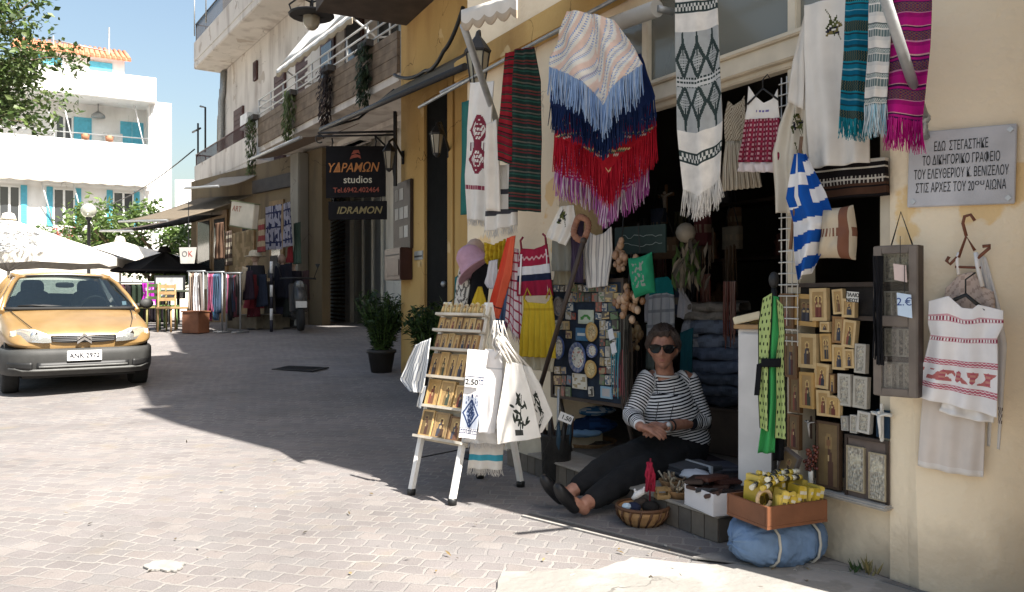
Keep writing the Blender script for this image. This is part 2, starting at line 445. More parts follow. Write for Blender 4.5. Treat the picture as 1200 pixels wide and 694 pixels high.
    # trodden dirt and dark spills, larger than a paver
    st = n.new('ShaderNodeTexNoise'); st.inputs['Scale'].default_value = .9; st.inputs['Detail'].default_value = 9; st.inputs['Roughness'].default_value = .7; st.inputs['Distortion'].default_value = .6
    l.new(tc.outputs['Object'],st.inputs['Vector'])
    sr = n.new('ShaderNodeMapRange'); sr.inputs['From Min'].default_value = .55; sr.inputs['From Max'].default_value = .72; sr.inputs['To Max'].default_value = .5
    l.new(st.outputs['Fac'],sr.inputs[0])
    m4 = n.new('ShaderNodeMix'); m4.data_type = 'RGBA'; l.new(sr.outputs[0],m4.inputs[0]); l.new(m3.outputs[2],m4.inputs[6]); m4.inputs[7].default_value = (.115,.103,.098,1)
    sk = n.new('ShaderNodeTexNoise'); sk.inputs['Scale'].default_value = 26; sk.inputs['Detail'].default_value = 2; l.new(tc.outputs['Object'],sk.inputs['Vector'])
    skr = n.new('ShaderNodeMapRange'); skr.inputs['From Min'].default_value = .70; skr.inputs['From Max'].default_value = .74; skr.inputs['To Max'].default_value = .6; l.new(sk.outputs['Fac'],skr.inputs[0])
    m5 = n.new('ShaderNodeMix'); m5.data_type = 'RGBA'; l.new(skr.outputs[0],m5.inputs[0]); l.new(m4.outputs[2],m5.inputs[6]); m5.inputs[7].default_value = (.07,.064,.06,1)
    l.new(m5.outputs[2],b.inputs['Base Color'])
    bn = n.new('ShaderNodeBump'); bn.inputs['Strength'].default_value = .55; bn.inputs['Distance'].default_value = .012
    iv = n.new('ShaderNodeMath'); iv.operation = 'SUBTRACT'; iv.inputs[0].default_value = 1; l.new(br.outputs['Fac'],iv.inputs[1])
    ad = n.new('ShaderNodeMath'); ad.operation = 'MULTIPLY_ADD'; l.new(grit.outputs['Fac'],ad.inputs[0]); ad.inputs[1].default_value = .5; l.new(iv.outputs[0],ad.inputs[2])
    l.new(ad.outputs[0],bn.inputs['Height']); l.new(bn.outputs[0],b.inputs['Normal'])
    return m
PAVERS = paver_material()
g = MB()
ys = [-60,0,4,7] + [8 + k for k in range(9)] + [19,21,23,25,27,40,80,200,900]
rows = [[g.vert((x,y,gz(y))) for x in (-700,-60,-20,-8,0,8,60,700)] for y in ys]
for a,b_ in zip(rows,rows[1:]):
    for k in range(7): g.face((a[k],a[k + 1],b_[k + 1],b_[k]))
struct('ground',g,PAVERS)

CONC = plaster('old concrete',(.36,.345,.32),(.25,.235,.21),(.28,.265,.245),.57,.5)
DCONC = plaster('weathered concrete',(.34,.32,.29),(.16,.15,.14),(.25,.235,.215),.55,.4)
def flat_patch(pix,z,top=None):
    m = MB(); pts = [ground(px,py) for px,py in pix]
    m.slab([(p.x,p.y) for p in pts][::-1] if False else [(p.x,p.y) for p in pts],z - .003,z + .004)
    return m
def jag(pts,amp,seed,k=4):
    rg = random.Random(seed); out = []
    for a,b_ in zip(pts,pts[1:] + pts[:1]):
        for i in range(k):
            t = i / k; out.append((a[0] + (b_[0] - a[0]) * t + rg.uniform(-amp,amp),a[1] + (b_[1] - a[1]) * t + rg.uniform(-amp,amp) * .4))
    return out
struct('pavement',flat_patch(jag([(575,712),(590,674),(700,670),(742,657),(830,664),(905,664),(985,672),(1055,690),(1130,705),(1120,790),(560,780)],3,3),.008),CONC)
struct('kerb_strip',flat_patch(jag([(812,658),(838,651),(900,655),(962,657),(1000,668),(1100,705),(1000,676),(935,668),(870,664)],2,4,3),.013),DCONC)
m = MB()
for a,b_ in (((612,605.5),(818,657)),):
    p,q = ground(*a),ground(*b_); d = (q - p).normalized(); nn = Vector((-d.y,d.x,0))
    for o_,w,z,c in ((0,.008,.009,(.3,.28,.255)),(.034,.024,.005,(.09,.083,.078)),(.068,.008,.009,(.2,.185,.17))):
        pts = [p + nn * (o_ + s_ * w) for s_ in (-1,)] + [q + nn * (o_ - w),q + nn * (o_ + w),p + nn * (o_ + w)]
        m.slab([(v.x,v.y) for v in pts],.002,z,c)
struct('kerb_drain',m,PAINT)
# paler loose paver and small repairs
for k,(pix,c) in enumerate(((((640,680 - 5),(666,669),(690,675),(672,682)),(.3,.285,.24)),(((168,665),(180,660),(200,659),(216,663),(212,668),(205,672),(186,670),(174,671)),(.25,.24,.222)))):
    struct('pavement_patch',flat_patch(jag(list(pix),2.2,9 + k,4),.006),M('patch tone %d' % k,c,.9,.15,20,.2,80))
def gp(px,py): return ground(px,py)
# iron drain grate in the street
p = gp(352,433)
t = thing('drain_grate','dark iron drain grate set flush in the shaded paving','drain grate',(p.x,p.y,gz(p.y) + .004),R(-24),tilt=('X',math.atan(.0556)))
m = MB()
for a,b_ in (((-.32,-.17,0),(.32,-.13,.014)),((-.32,.13,0),(.32,.17,.014)),((-.32,-.13,0),(-.28,.13,.014)),((.28,-.13,0),(.32,.13,.014))): m.box2(a,b_)
m.build('frame',IRON,t)
m = MB()
for k in range(13): m.box((-.26 + k * .0433,0,.006),(.018,.258,.010))
m.build('grating',IRON,t)

# ================================================================ THE SHOP
CREAM = plaster('cream plaster',(.86,.72,.52),(.74,.6,.42),(.78,.56,.29),.615,.5)
YELLOW = plaster('ochre plaster',(.53,.34,.125),(.36,.21,.075),(.6,.43,.21),.63,.5)
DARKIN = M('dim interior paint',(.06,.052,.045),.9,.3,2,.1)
CREAMW = M('cream painted wood',(.62,.54,.41),.55,.14,6,.12,30)
H = 9.35
xo0,xd,xw,xb = fx(655),fx(920),fx(1043),.342
ZB0,ZB1,ZL = 2.17,2.26,2.74
sill = .30
shop = thing('shop_building','cream plastered shop building whose open front is hung with textiles','building',F0,FYAW)
m = MB()
m.box2((-3.38,0,0),(xo0,.35,H))
m.box2((xo0,0,ZL),(xw,.35,H))
m.box2((xd,.03,0),(xw,.32,sill - .02))
T = .5
ex,ey = xb + .927 * T,.375 * T
plan = [(xw,0),(xb - .02,0),(xb + .03,.008),(xb + .09,.03),(ex,ey),(ex,6),(xw,6)]
# the corner pier leans: wider at the foot
zs = (0,.25,.8,1.6,2.6,H)
def lean(z): return max(0,.07 * (1 - z / 1.6))
rings = []
for z in zs:
    a = lean(z)
    rings.append([m.vert((x + (a if 1 <= k <= 3 else 0),y - (a * .35 if 2 <= k <= 4 else 0),z)) for k,(x,y) in enumerate(plan)])
for r0,r1 in zip(rings,rings[1:]):
    for k in range(len(plan)):
        m.face((r0[k],r0[(k + 1) % len(plan)],r1[(k + 1) % len(plan)],r1[k]),smooth=False)
m.face(rings[-1])
m.box2((-3.38,.35,0),(-3.1,6,H))
m.box2((-3.1,5.7,0),(xw,6,H))
m.build('wall',CREAM,shop)
MB().box2((-3.38,0,H),(ex,6,H + .15)).build('roof',DCONC,shop)
MB().box2((-3.45,-.09,2.80),(fx(800),-.002,2.98)).build('cornice',YELLOW,shop,.015)
# timber front: beam, posts, transom lights
m = MB(); m.box2((xo0,-.03,ZB0),(xw,.08,ZB1)); m.box2((xo0,-.05,ZB1),(xw,.06,ZB1 + .025)); m.box2((xo0,.0,ZB0 - .03),(xw,.06,ZB0))
m.build('beam',CREAMW,shop,.006)
for xx,z0 in ((xd + .035,.02),(xw - .02,sill)):
    MB().box2((xx - .035,.01,z0),(xx + .035,.12,ZB0 - .03)).build('post',CREAMW,shop,.006)
for xx in (xo0 + .03,fx(755),xd + .035,xw - .03):
    MB().box2((xx - .025,.0,ZB1 + .026),(xx + .025,.07,ZL - .001)).build('mullion',CREAMW,shop,.005)
CURT = M('dusty curtain behind glass',(.3,.27,.2),.9,.35,3,.1)
xs_ = [xo0 + .03,fx(755),xd + .035,xw - .03]
for a,b_ in zip(xs_,xs_[1:]):
    w = MB().box2((a + .027,.03,ZB1 + .03),(b_ - .027,.036,ZL - .003)).build('transom_pane',glass('dusty glass',(.35,.34,.28),.12,.45),shop)
    m = MB(); m.sheet(lambda u,v,a=a,b_=b_: (a + .03 + u * (b_ - a - .06),.2 + .015 * math.sin(u * 40),ZL - v * (ZL - ZB1 - .03)),60,2,thick=.004)
    m.build('transom_curtain',CURT,w)
m = MB(); m.box2((xd - .03,-.05,sill - .02),(xw + .015,.1,sill)); m.build('window_sill',M('grey stone sill',(.36,.33,.29),.85,.2,12,.3),shop,.008)
# the room behind
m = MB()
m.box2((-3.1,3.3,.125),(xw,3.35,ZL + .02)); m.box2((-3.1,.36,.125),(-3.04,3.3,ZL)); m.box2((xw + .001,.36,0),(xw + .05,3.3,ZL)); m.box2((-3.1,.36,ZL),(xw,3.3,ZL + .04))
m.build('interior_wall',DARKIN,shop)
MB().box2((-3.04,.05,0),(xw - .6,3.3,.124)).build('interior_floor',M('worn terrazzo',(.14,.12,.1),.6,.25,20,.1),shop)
TILE = M('glazed brown step tile',(.115,.098,.082),.4,.25,7,.1,30)
m = MB(); m.box2((xo0 + .02,-.235,0),(fx(842,.24) ,.045,.115))
m.build('step',TILE,shop,.004)
m = MB(); xr = fx(842,.24)
for k in range(22): m.box2((xr - .088 * (k + 1) + .003,-.243,.004),(xr - .088 * k - .003,-.236,.111),mixc((.16,.13,.1),(.09,.08,.07),rnd.random()))
m.build('step_tile_facing',PAINT,shop)
MB().box2((xo0 + .02,-.255,.1155),(xr + .012,.045,.128)).build('step_slab',M('worn marble tread',(.3,.27,.23),.5,.2,9,.1),shop,.005)
# unseen house added beside the shop; its forward corner casts the street's shadow edge
nb = thing('shadow_caster_house','unseen cream house added beside the shop corner to cast the street shadow','house',F0,FYAW)
c0 = (.925,-.152)
plan2 = [c0,(c0[0] + .927 * 5,c0[1] + .375 * 5),(c0[0] + .927 * 5 - 1.5,c0[1] + 7),(.83,6)]
m = MB(); m.slab(plan2,0,H); m.build('wall',CREAM,nb)
m = MB(); m.slab([(c0[0] + .02,c0[1] + .02),plan2[1],plan2[2],plan2[3]],H + .001,H + .14); m.build('roof',DCONC,nb)

# ================================================================ THE OCHRE HOUSE BEYOND
Y0 = ground(470,437); YR = Vector((.447,-.894,0)).normalized(); YYAW = math.atan2(YR.y,YR.x)
yp = PL(Vector((Y0.x,Y0.y,0)),YYAW)
oy = thing('ochre_house','ochre plastered house with a narrow dark doorway and thin awning','house',(Y0.x,Y0.y,0),YYAW)
dx0,dx1 = yp.loc(499,300)[0],yp.loc(526,300)[0]
zdt = yp.loc(512,112)[1]
HY = 9.2
m = MB(); m.box2((0,0,0),(dx0,.3,HY)); m.box2((dx1,0,0),(3.2,.3,HY)); m.box2((dx0,0,zdt),(dx1,.3,HY))
m.box2((0,.3,0),(.3,5,HY)); m.box2((.3,4.7,0),(3.2,5,HY)); m.box2((2.9,.3,0),(3.2,4.7,HY)); m.box2((.3,.3,HY - .2),(2.9,4.7,HY))
m.build('wall',YELLOW,oy)
m = MB()
for a,b_ in ((dx0 - .16,dx0 - .001),(dx1 + .001,dx1 + .16)): m.box2((a,-.02,.1),(b_,-.001,zdt + .12))
m.box2((dx0 - .001,-.02,zdt + .001),(dx1 + .001,-.001,zdt + .12))
m.build('door_surround',YELLOW,oy,.01)
d = MB().box2((dx0,.015,gz(9)),(dx1,.07,zdt)).build('door',M('black green door paint',(.007,.0075,.0075),.85,.3,8,spec=.08),oy)
MB().ball((dx1 - .12,-.01,1.25),.035,10).build('handle',STEEL,d)
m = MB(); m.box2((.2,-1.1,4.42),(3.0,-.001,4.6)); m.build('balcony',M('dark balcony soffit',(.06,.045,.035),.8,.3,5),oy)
m = MB(); m.box2((.2,-1.1,4.601),(3.0,-1.06,5.5))
m.build('parapet',YELLOW,oy)

# ================================================================ BALCONY HOUSES UP THE STREET
def frame_of(p,q):
    """frame whose x runs from the far point q to the near point p (viewer's right), y into the house"""
    d = (Vector(p) - Vector(q)); d.z = 0; d.normalize()
    return math.atan2(d.y,d.x)
WHITEP = plaster('grubby white plaster',(.64,.59,.53),(.36,.31,.27),(.44,.38,.32),.63,.35)
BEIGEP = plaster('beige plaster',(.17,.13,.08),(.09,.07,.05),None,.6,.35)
BROWNSH = M('brown shutter paint',(.07,.03,.025),.6,.25,10,.15)
DGLASS = glass('dark window glass',(.05,.055,.06),.05,.9)
E1,E2 = Vector((-1.84,12.1,0)),Vector((-5.6,17.77,0))
ya = frame_of(E1,E2); LM = (E1 - E2).length
mh = thing('balcony_house','house with plank clad balcony and white rail over shuttered studio','house',E1,ya)
ma = PL(E1,ya)
m = MB(); m.box2((-LM + .1,1.0,4.2),(.6,1.25,9.6)); m.box2((-LM + .1,1.25,4.2),(-LM + .35,6,9.6)); m.box2((-LM + .1,5.8,.3),(2,6,9.6)); m.box2((-LM + .1,1.0,9.6),(2,6,9.8))
m.build('wall',WHITEP,mh)
m = MB(); m.box2((-LM,0,4.3),(.3,1.0,4.42)); m.build('balcony_slab',WHITEP,mh)
m = MB()
for k in range(5): m.box2((-LM,-.03 + .004 * (k % 2),4.42 + k * .125),(.3,.03,4.42 + k * .125 + .119))
for k in range(5): m.box2((-LM - .03,.031,4.42 + k * .125),(-LM + .02,1,4.42 + k * .125 + .119))
m.build('balcony_planking',M('weathered planks',(.165,.12,.08),.75,.35,5,.2,40),mh)
m = MB()
for zz in (5.15,5.3,5.46): m.tube([(-LM,0,zz),(.3,0,zz)],.018,6)
for k in range(9): m.tube([(-LM + k * LM / 8,0,5.0),(-LM + k * LM / 8,0,5.46)],.018,6)
for zz in (5.3,5.46): m.tube([(-LM,0,zz),(-LM,1,zz)],.018,6)
m.build('railing',M('white enamel rail',(.5,.5,.48),.4,.1),mh)
for k,(a,w,z1) in enumerate(((-5.6,.8,6.6),(-4.2,.9,6.7),(-2.6,1.0,6.8),(-1.1,.9,6.8))):
    f = MB().box2((a,.95,4.43),(a + w,.998,z1)).build('balcony_door',BROWNSH if k < 2 else M('pale blue door',(.32,.38,.42),.5,.15),mh)
    MB().box2((a + .1,.94,4.9),(a + w - .1,.949,z1 - .15)).build('pane',DGLASS,f)
# folded white canvas awning over the balcony
aw = thing('balcony_awning','white canvas awning with scalloped edge above the railed balcony','awning',E1,ya)
m = MB()
a0,a1 = -5.2,-1.2
m.sheet(lambda u,v: (a0 + (a1 - a0) * u,.95 - 1.05 * v,7.2 - 1.45 * v + .03 * math.sin(u * 18)),24,6,lambda u,v: (.62,.61,.58),.02)
m.build('canvas',CLOTH,aw)
m = MB(); m.sheet(lambda u,v: (a0 + (a1 - a0) * u,-.115,5.74 - v * (.14 + .05 * abs(math.sin(u * 30)))),60,2,lambda u,v: (.6,.58,.54) if v < .7 else (.35,.3,.22),.012); m.build('valance',CLOTH,aw)
for xx in (a0 + .2,a1 - .2):
    MB().tube([(xx,.95,5.6),(xx - .1,.45,5.5),(xx,-.1,5.76)],.02,6).build('arm',M('white awning arm',(.6,.6,.58),.5),aw)
# ground floor of the balcony house: studio front facing down the street
SA,SB = ground(366,382),ground(470,386)
ys_ = frame_of(SB,SA); sp_ = PL(SA,ys_); zg = gz(SA.y)
st = thing('shutter_shop','studio shop front with grey roller shutter and glazed cream door','shop front',SA,ys_)
def sx(px): return sp_.loc(px,300)[0]
def sz(py,px=400): return sp_.loc(px,py)[1]
m = MB(); m.box2((sx(366),0,0),(sx(376),.3,sz(150))); m.box2((sx(404.5),0,0),(sx(410),.3,sz(198))); m.box2((sx(376),0,sz(203)),(sx(404.5),.3,sz(150))); m.box2((sx(404.5),0,sz(198)),(sx(475),.3,sz(150))); m.box2((sx(452),0,0),(sx(475),.3,sz(198)))
m.build('wall',plaster('pale studio plaster',(.74,.7,.62),(.5,.46,.4),None,.6,.3),st)
m = MB()
for k in range(38):
    z = .02 + k * (sz(203) - .03) / 38; m.box2((sx(376),.1,z),(sx(404.5),.115,z + .06),(.15,.155,.15))
shm = m.build('shutter',M('grey shutter slats',(.42,.44,.43),.55,.25,4,.2),st)
m = MB()
rg = random.Random(3)
for (u0,z0) in ((.1,2.15),(.2,.7)):
    for k in range(5):
        x0 = sx(378) + u0 * .4 + k * .08 - (0 if z0 > 2 else .06); pts = [(x0 + rg.uniform(-.05,.06),.095,z0 + rg.uniform(-.1,.12) * (1 if z0 > 2 else 6)) for _ in range(5)]
        m.tube(pts,.007,4)
m.build('graffiti',M('chalk spray paint',(.45,.46,.45),.8),shm)
m = MB()
for px in (410,421,432,443,452): m.box2((sx(px) - .03,.06,.0),(sx(px) + .03,.14,sz(198)))
for z in (.02,sz(212)): m.box2((sx(410) + .031,.07,z),(sx(452) - .031,.13,z + .07))
dfm = m.build('door_frame',M('cream door paint',(.74,.71,.62),.5,.1),st)
for a,b_ in ((410,421),(421,432),(432,443),(443,452)):
    MB().box2((sx(a) + .032,.095,.1),(sx(b_) - .032,.1,sz(212) - .01)).build('pane',glass('pale shop glass',(.75,.77,.75),.03,.5,.5),dfm)
MB().box2((sx(372),-.45,-.3),(sx(446),-.01,.1)).build('step',M('terracotta tread',(.22,.11,.07),.7,.2),st,.01)
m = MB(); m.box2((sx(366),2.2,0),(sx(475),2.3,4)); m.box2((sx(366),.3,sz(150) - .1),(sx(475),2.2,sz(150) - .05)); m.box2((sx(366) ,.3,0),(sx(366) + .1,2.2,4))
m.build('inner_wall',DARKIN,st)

# far white house with two balconies
G1,G2 = Vector((-6.25,19.2,0)),Vector((-9.5,24,0))
yb = frame_of(G1,G2); LF = (G1 - G2).length; fa = PL(G1,yb)
fh = thing('white_balcony_house','grubby white house with dark railed balcony below a thick projecting slab','house',G1,yb)
m = MB(); m.box2((-LF + .05,.8,4.2),(4.6,1.05,10.5)); m.box2((-LF + .05,1.05,4.2),(-LF + .3,6,10.5)); m.box2((-LF + .05,.8,10.5),(4.6,6,10.7)); m.box2((-LF + .05,5.8,.3),(4.6,6,10.5))
m.build('wall',WHITEP,fh)
m = MB(); m.box2((-LF,0,4.25),(.2,.8,4.37)); m.box2((-LF,-.001,4.371),(.2,.08,5.0)); m.box2((-LF,.08,4.371),(-LF + .08,.8,5.0)); m.build('balcony_parapet',WHITEP,fh,.01)
RAILD = M('dark red rail',(.06,.02,.02),.5,.2)
def rails(L,z0,z1,dep,n,sp=None):
    m = MB(); m.tube([(-L,.04,z1),(.2,.04,z1)],.02,6); m.tube([(-L,.04,z1),(-L,dep,z1)],.02,6)
    for k in range(n): m.box((-L + .02 + k * (L + .18) / (n - 1),.04,(z0 + z1) / 2),(.016,.016,z1 - z0))
    for k in range(6): m.box((-L + .04,.04 + k * dep / 6,(z0 + z1) / 2),(.016,.016,z1 - z0))
    return m
rails(LF,5.0,5.34,.8,60).build('railing',RAILD,fh)
m = MB(); m.box2((-LF,-.02,7.9),(4.6,.8,8.1)); m.box2((-LF,-.02,8.101),(4.6,.1,8.7)); m.box2((-LF,.1,8.101),(-LF + .12,.8,8.7)); m.build('upper_balcony',WHITEP,fh,.02)
m = rails(LF,8.7,9.25,.8,60); m.build('upper_railing',M('dark rail',(.02,.02,.025),.5,.2),fh)
for a,w,z0,z1,c in ((-4.3,.9,4.4,6.45,0),(-2.4,.3,6.9,7.4,0),(-.6,.8,4.4,6.6,0),(1.0,.9,4.4,6.7,0)):
    f = MB().box2((a,.74,z0),(a + w,.798,z1)).build('shutter_door',BROWNSH,fh)
    m = MB()
    for k in range(14): m.box2((a + .06,.728,z0 + .08 + k * (z1 - z0 - .12) / 14),(a + w - .06,.739,z0 + .08 + (k + .6) * (z1 - z0 - .12) / 14))
    m.build('slat',BROWNSH,f)
m = MB()
for xx in (-LF + .2,-LF + .34): m.tube([(xx,.7,4.4),(xx,.7,7.0),(xx + .1,.72,7.2),(xx + .2,.72,7.85)],.07,8)
m.build('drainpipe',STEEL,fh)
m = MB(); m.box2((-2.75,.5,5.6),(-2.1,.79,6.0)); ac = m.build('air_conditioner',M('white enamel',(.6,.6,.58),.4),fh,.01)
m = MB(); m.tube([(-LF,-.0,8.9),(-LF,-.0,10.4),(-LF - .9,-.1,10.75)],.02,6); m.tube([(-LF + 1.4,.0,8.9),(-LF + 1.4,0,10.6)],.02,6)
m.build('aerial',STEEL,fh)
m = MB(); m.tube([(-LF,.1,5.3),(-LF,.1,6.3)],.03,6); m.tube([(-LF - .7,.1,6.15),(-LF + .3,.1,6.1)],.03,6); m.tube([(-LF + .9,.1,5.3),(-LF + .9,.1,6.6),(-LF + .3,.1,6.75)],.03,6); m.build('lamp_arm',IRON,fh)
# cables
def cable(label,pts,r=.01,sag=.3):
    m = MB(); P = [Vector(p) for p in pts]; out = []
    for a,b_ in zip(P,P[1:]):
        for k in range(9):
            t = k / 9; q = a.lerp(b_,t); q.z -= sag * 4 * t * (1 - t); out.append(q)
    out.append(P[-1]); m.tube(out,r,5)
    solo('cable',label,'cable',m,IRON)
cable('thin black cable sagging from balcony house across the square to the white house',[at(228,175,24),at(115,243,40)],.02,.3)
cable('black cable bundle looping down the ochre wall above the thin awning',[at(462,88,9.7),at(498,83,8.9),at(520,60,8.3),at(543,8,7.9)],.022,.06)
# third house, cream, beyond the white one
TH1,TH2 = Vector((-9.3,24.6,0)),Vector((-11.3,30,0))
yc = frame_of(TH1,TH2)
th = thing('cream_house','narrow cream house rising behind the dark railed balcony end','house',TH1,yc)
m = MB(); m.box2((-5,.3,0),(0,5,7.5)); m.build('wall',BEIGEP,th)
for a in (-1.3,-2.8,-4.2):
    f = MB().box2((a,.25,5.6),(a + .7,.299,6.8)).build('window',CREAMW,th); MB().box2((a + .08,.24,5.7),(a + .62,.249,6.7)).build('pane',DGLASS,f)
# ground floor under the white balcony house
L1,L2 = Vector((-4.0,16.9,0)),Vector((-8.8,22.0,0))
yd = frame_of(L1,L2); lp = PL(L1,yd); LL = (L1 - L2).length
lf = thing('arcade_front','tan timber shop fronts under the white balcony house','shop front',L1,yd)
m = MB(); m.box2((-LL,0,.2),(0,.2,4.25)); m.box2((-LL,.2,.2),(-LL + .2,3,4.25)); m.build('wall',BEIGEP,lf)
TAN = M('tan door paint',(.19,.115,.05),.6,.2,8,.1)
for a,b_ in ((232,250),(251,268),(284,300),(318,334)):
    x0,x1 = lp.loc(a,300)[0],lp.loc(b_,300)[0]
    f = MB().box2((x0,-.05,.4),(x1,-.001,3.3)).build('door',TAN,lf); MB().box2((x0 + .12,-.06,1.3),(x1 - .12,-.051,3.1)).build('pane',DGLASS,f)
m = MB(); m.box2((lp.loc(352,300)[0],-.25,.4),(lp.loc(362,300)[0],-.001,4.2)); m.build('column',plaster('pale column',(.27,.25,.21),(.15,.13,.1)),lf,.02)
m = MB(); m.box2((lp.loc(300,300)[0],-.1,3.55),(lp.loc(350,300)[0],-.002,3.85)); m.build('fascia',M('dark fascia',(.035,.03,.028),.7,.3),lf)
# ================================================================ THE SQUARE
WHITEW = plaster('whitewash',(.8,.79,.77),(.66,.64,.61),None,.6,.2)
TURQ = M('turquoise shutter paint',(.1,.42,.55),.55,.12,8,.1)
hy = math.atan2(.48,.87)
HP = Vector(((182 - 600) * 41 / 940,41,0)); hp = PL(HP,hy)
wh = thing('white_house','white house with turquoise shutters, deep balconies and red tiled attic','house',HP,hy)
HL = -15.0
m = MB()
m.box2((HL,1.6,0),(0,1.9,10.9)); m.box2((-.3,0,0),(0,1.6,10.9)); m.box2((HL,0,0),(HL + .3,1.6,10.9)); m.box2((HL,1.9,0),(0,9,10.85))
m.box2((HL,.0,0),(-.3,.3,6.9)); m.box2((HL,.301,6.6),(-.3,1.6,6.9))
m.build('wall',WHITEW,wh)
m = MB(); m.box2((HL,-.35,6.95),(-.3,-.1,8.75)); m.box2((HL,-.1,6.95),(-.3,-.001,7.2)); m.build('balcony',WHITEW,wh,.02)
m = MB(); m.box2((HL - .2,-.5,10.9),(.0,9.1,11.15)); m.box2((HL - .2,-.5,11.151),(.0,-.25,12.15)); m.box2((-.25,-.25,11.151),(0,9.1,12.15)); m.build('roof_terrace',WHITEW,wh,.02)
m = MB(); m.box2((-6.2,4,11.15),(-1.2,8.5,14.1)); at_ = m.build('attic',WHITEW,wh)
m = MB()
m.poly([(-6.5,3.6,14.0),(-.9,3.6,14.0),(-.9,8.8,15.8),(-6.5,8.8,15.8)]); m.poly([(-6.5,3.6,13.88),(-6.5,8.8,15.68),(-.9,8.8,15.68),(-.9,3.6,13.88)])
m.poly([(-6.5,3.6,13.88),(-.9,3.6,13.88),(-.9,3.6,14.0),(-6.5,3.6,14.0)]); m.poly([(-.9,3.6,13.88),(-.9,8.8,15.68),(-.9,8.8,15.8),(-.9,3.6,14.0)])
for k in range(22): x = -6.4 + k * .258; m.tube([(x,3.55,14.0),(x,8.8,15.82)],.1,5)
m.build('roof',M('terracotta tile',(.5,.2,.11),.85,.3,3,.3),wh)
for a in (-5.3,-2.9): MB().box2((a,3.94,12.9),(a + 1.1,3.999,13.75)).build('attic_window',TURQ,wh)
def shutter(par,x0,x1,y,z0,z1):
    m = MB(); m.box2((x0,y - .05,z0),(x1,y - .002,z1)); n = int((z1 - z0) / .09)
    for k in range(n): m.box2((x0 + .05,y - .065,z0 + .05 + k * (z1 - z0 - .1) / n),(x1 - .05,y - .051,z0 + .05 + (k + .6) * (z1 - z0 - .1) / n))
    return m.build('shutter',TURQ,par)
def win(x0,x1,z0,z1,y,open_=True,door=False):
    f = MB()
    for a,b_ in (((x0 - .06,y - .04,z0),(x0,y - .001,z1)),((x1,y - .04,z0),(x1 + .06,y - .001,z1)),((x0,y - .04,z1 - .07),(x1,y - .001,z1)),(((x0 + x1) / 2 - .05,y - .04,z0),((x0 + x1) / 2 + .05,y - .001,z1 - .07))): f.box2(a,b_)
    w = f.build('window',M('white window frame',(.75,.75,.73),.5,.08),wh)
    MB().box2((x0,y - .012,z0 + .02),(x1,y - .006,z1 - .08)).build('pane',DGLASS,w)
    if open_:
        shutter(w,x0 - .34,x0 - .08,y,z0 - .05,z1 + .05); shutter(w,x1 + .08,x1 + .34,y,z0 - .05,z1 + .05)
    return w
X = lambda px: hp.loc(px,240)[0]
win(X(64),X(86),4.55,6.35,0); win(X(134),X(155),4.55,6.35,0); win(X(0),X(22),4.55,6.35,0)
shutter(wh,X(143),X(157),1.6,7.0,10.2); shutter(wh,X(157.4),X(171),1.6,7.0,10.2)
w = win(X(66),X(84),7.0,10.2,1.6,False); shutter(w,X(84) + .1,X(84) + .9,1.6,7,10.2)
m = MB(); m.tube([(X(116),1.2,10.9),(X(116),1.2,10.5)],.03,6); m.lathe([(.08,0),(.3,-.15),(.33,-.3),(.05,-.32)],12,(X(116),1.2,10.5)); m.build('hanging_lamp',STEEL,wh)
m = MB()
for px in (64,84,168): m.tube([(X(px),-.1,8.8),(X(px) - .4,.2,10.8)],.03,5)
m.build('awning_cord',M('white cord',(.7,.7,.7)),wh)
m = MB(); m.sheet(lambda u,v: (HL + .5 + u * (X(178) - HL - .5),-.36 - .5 * v,6.94 - .25 * v),30,2,lambda u,v: (.7,.66,.58),.03); m.sheet(lambda u,v: (HL + .5 + u * (X(178) - HL - .5),-.87,6.69 - v * (.1 + .08 * abs(math.sin(u * 60)))),120,1,lambda u,v: (.68,.64,.56),.02)
m.build('awning',CLOTH,wh)
m = MB()
for px in (48,85,165): m.tube([(X(px),-.7,6.7),(X(px) + .5,-.05,4.6)],.035,5)
m.build('awning_arm',M('white awning arm'),wh)
m = MB()
for (px,zz,h_) in ((134,14.6,1.7),(60,11.2,4.2)): m.tube([(X(px),6,zz - 2),(X(px),6,zz + h_)],.05,5)
m.tube([(X(60) - .3,6,15.2),(X(60) + 3,6,14.9)],.04,5); m.build('aerial',STEEL,wh)
MB().tube([(X(178),-.05,10.8),(X(178),-.05,.2)],.06,8).build('drainpipe',M('white pipe',(.66,.65,.62),.5),wh)
for px in (100,128): MB().lathe([(.16,0),(.2,.3),(.05,.31)],10,(X(px),-.22,8.76),(.35,.16,.09)).build('flowerpot',PAINT,wh)
MB().tube([(HL,-.36,9.05),(-.35,-.36,9.05)],.03,5).build('balcony_rail',STEEL,wh)
MB().box2((X(122),1.3,8.9),(X(122) + .9,1.59,9.5)).build('air_conditioner',M('white enamel'),wh,.02)
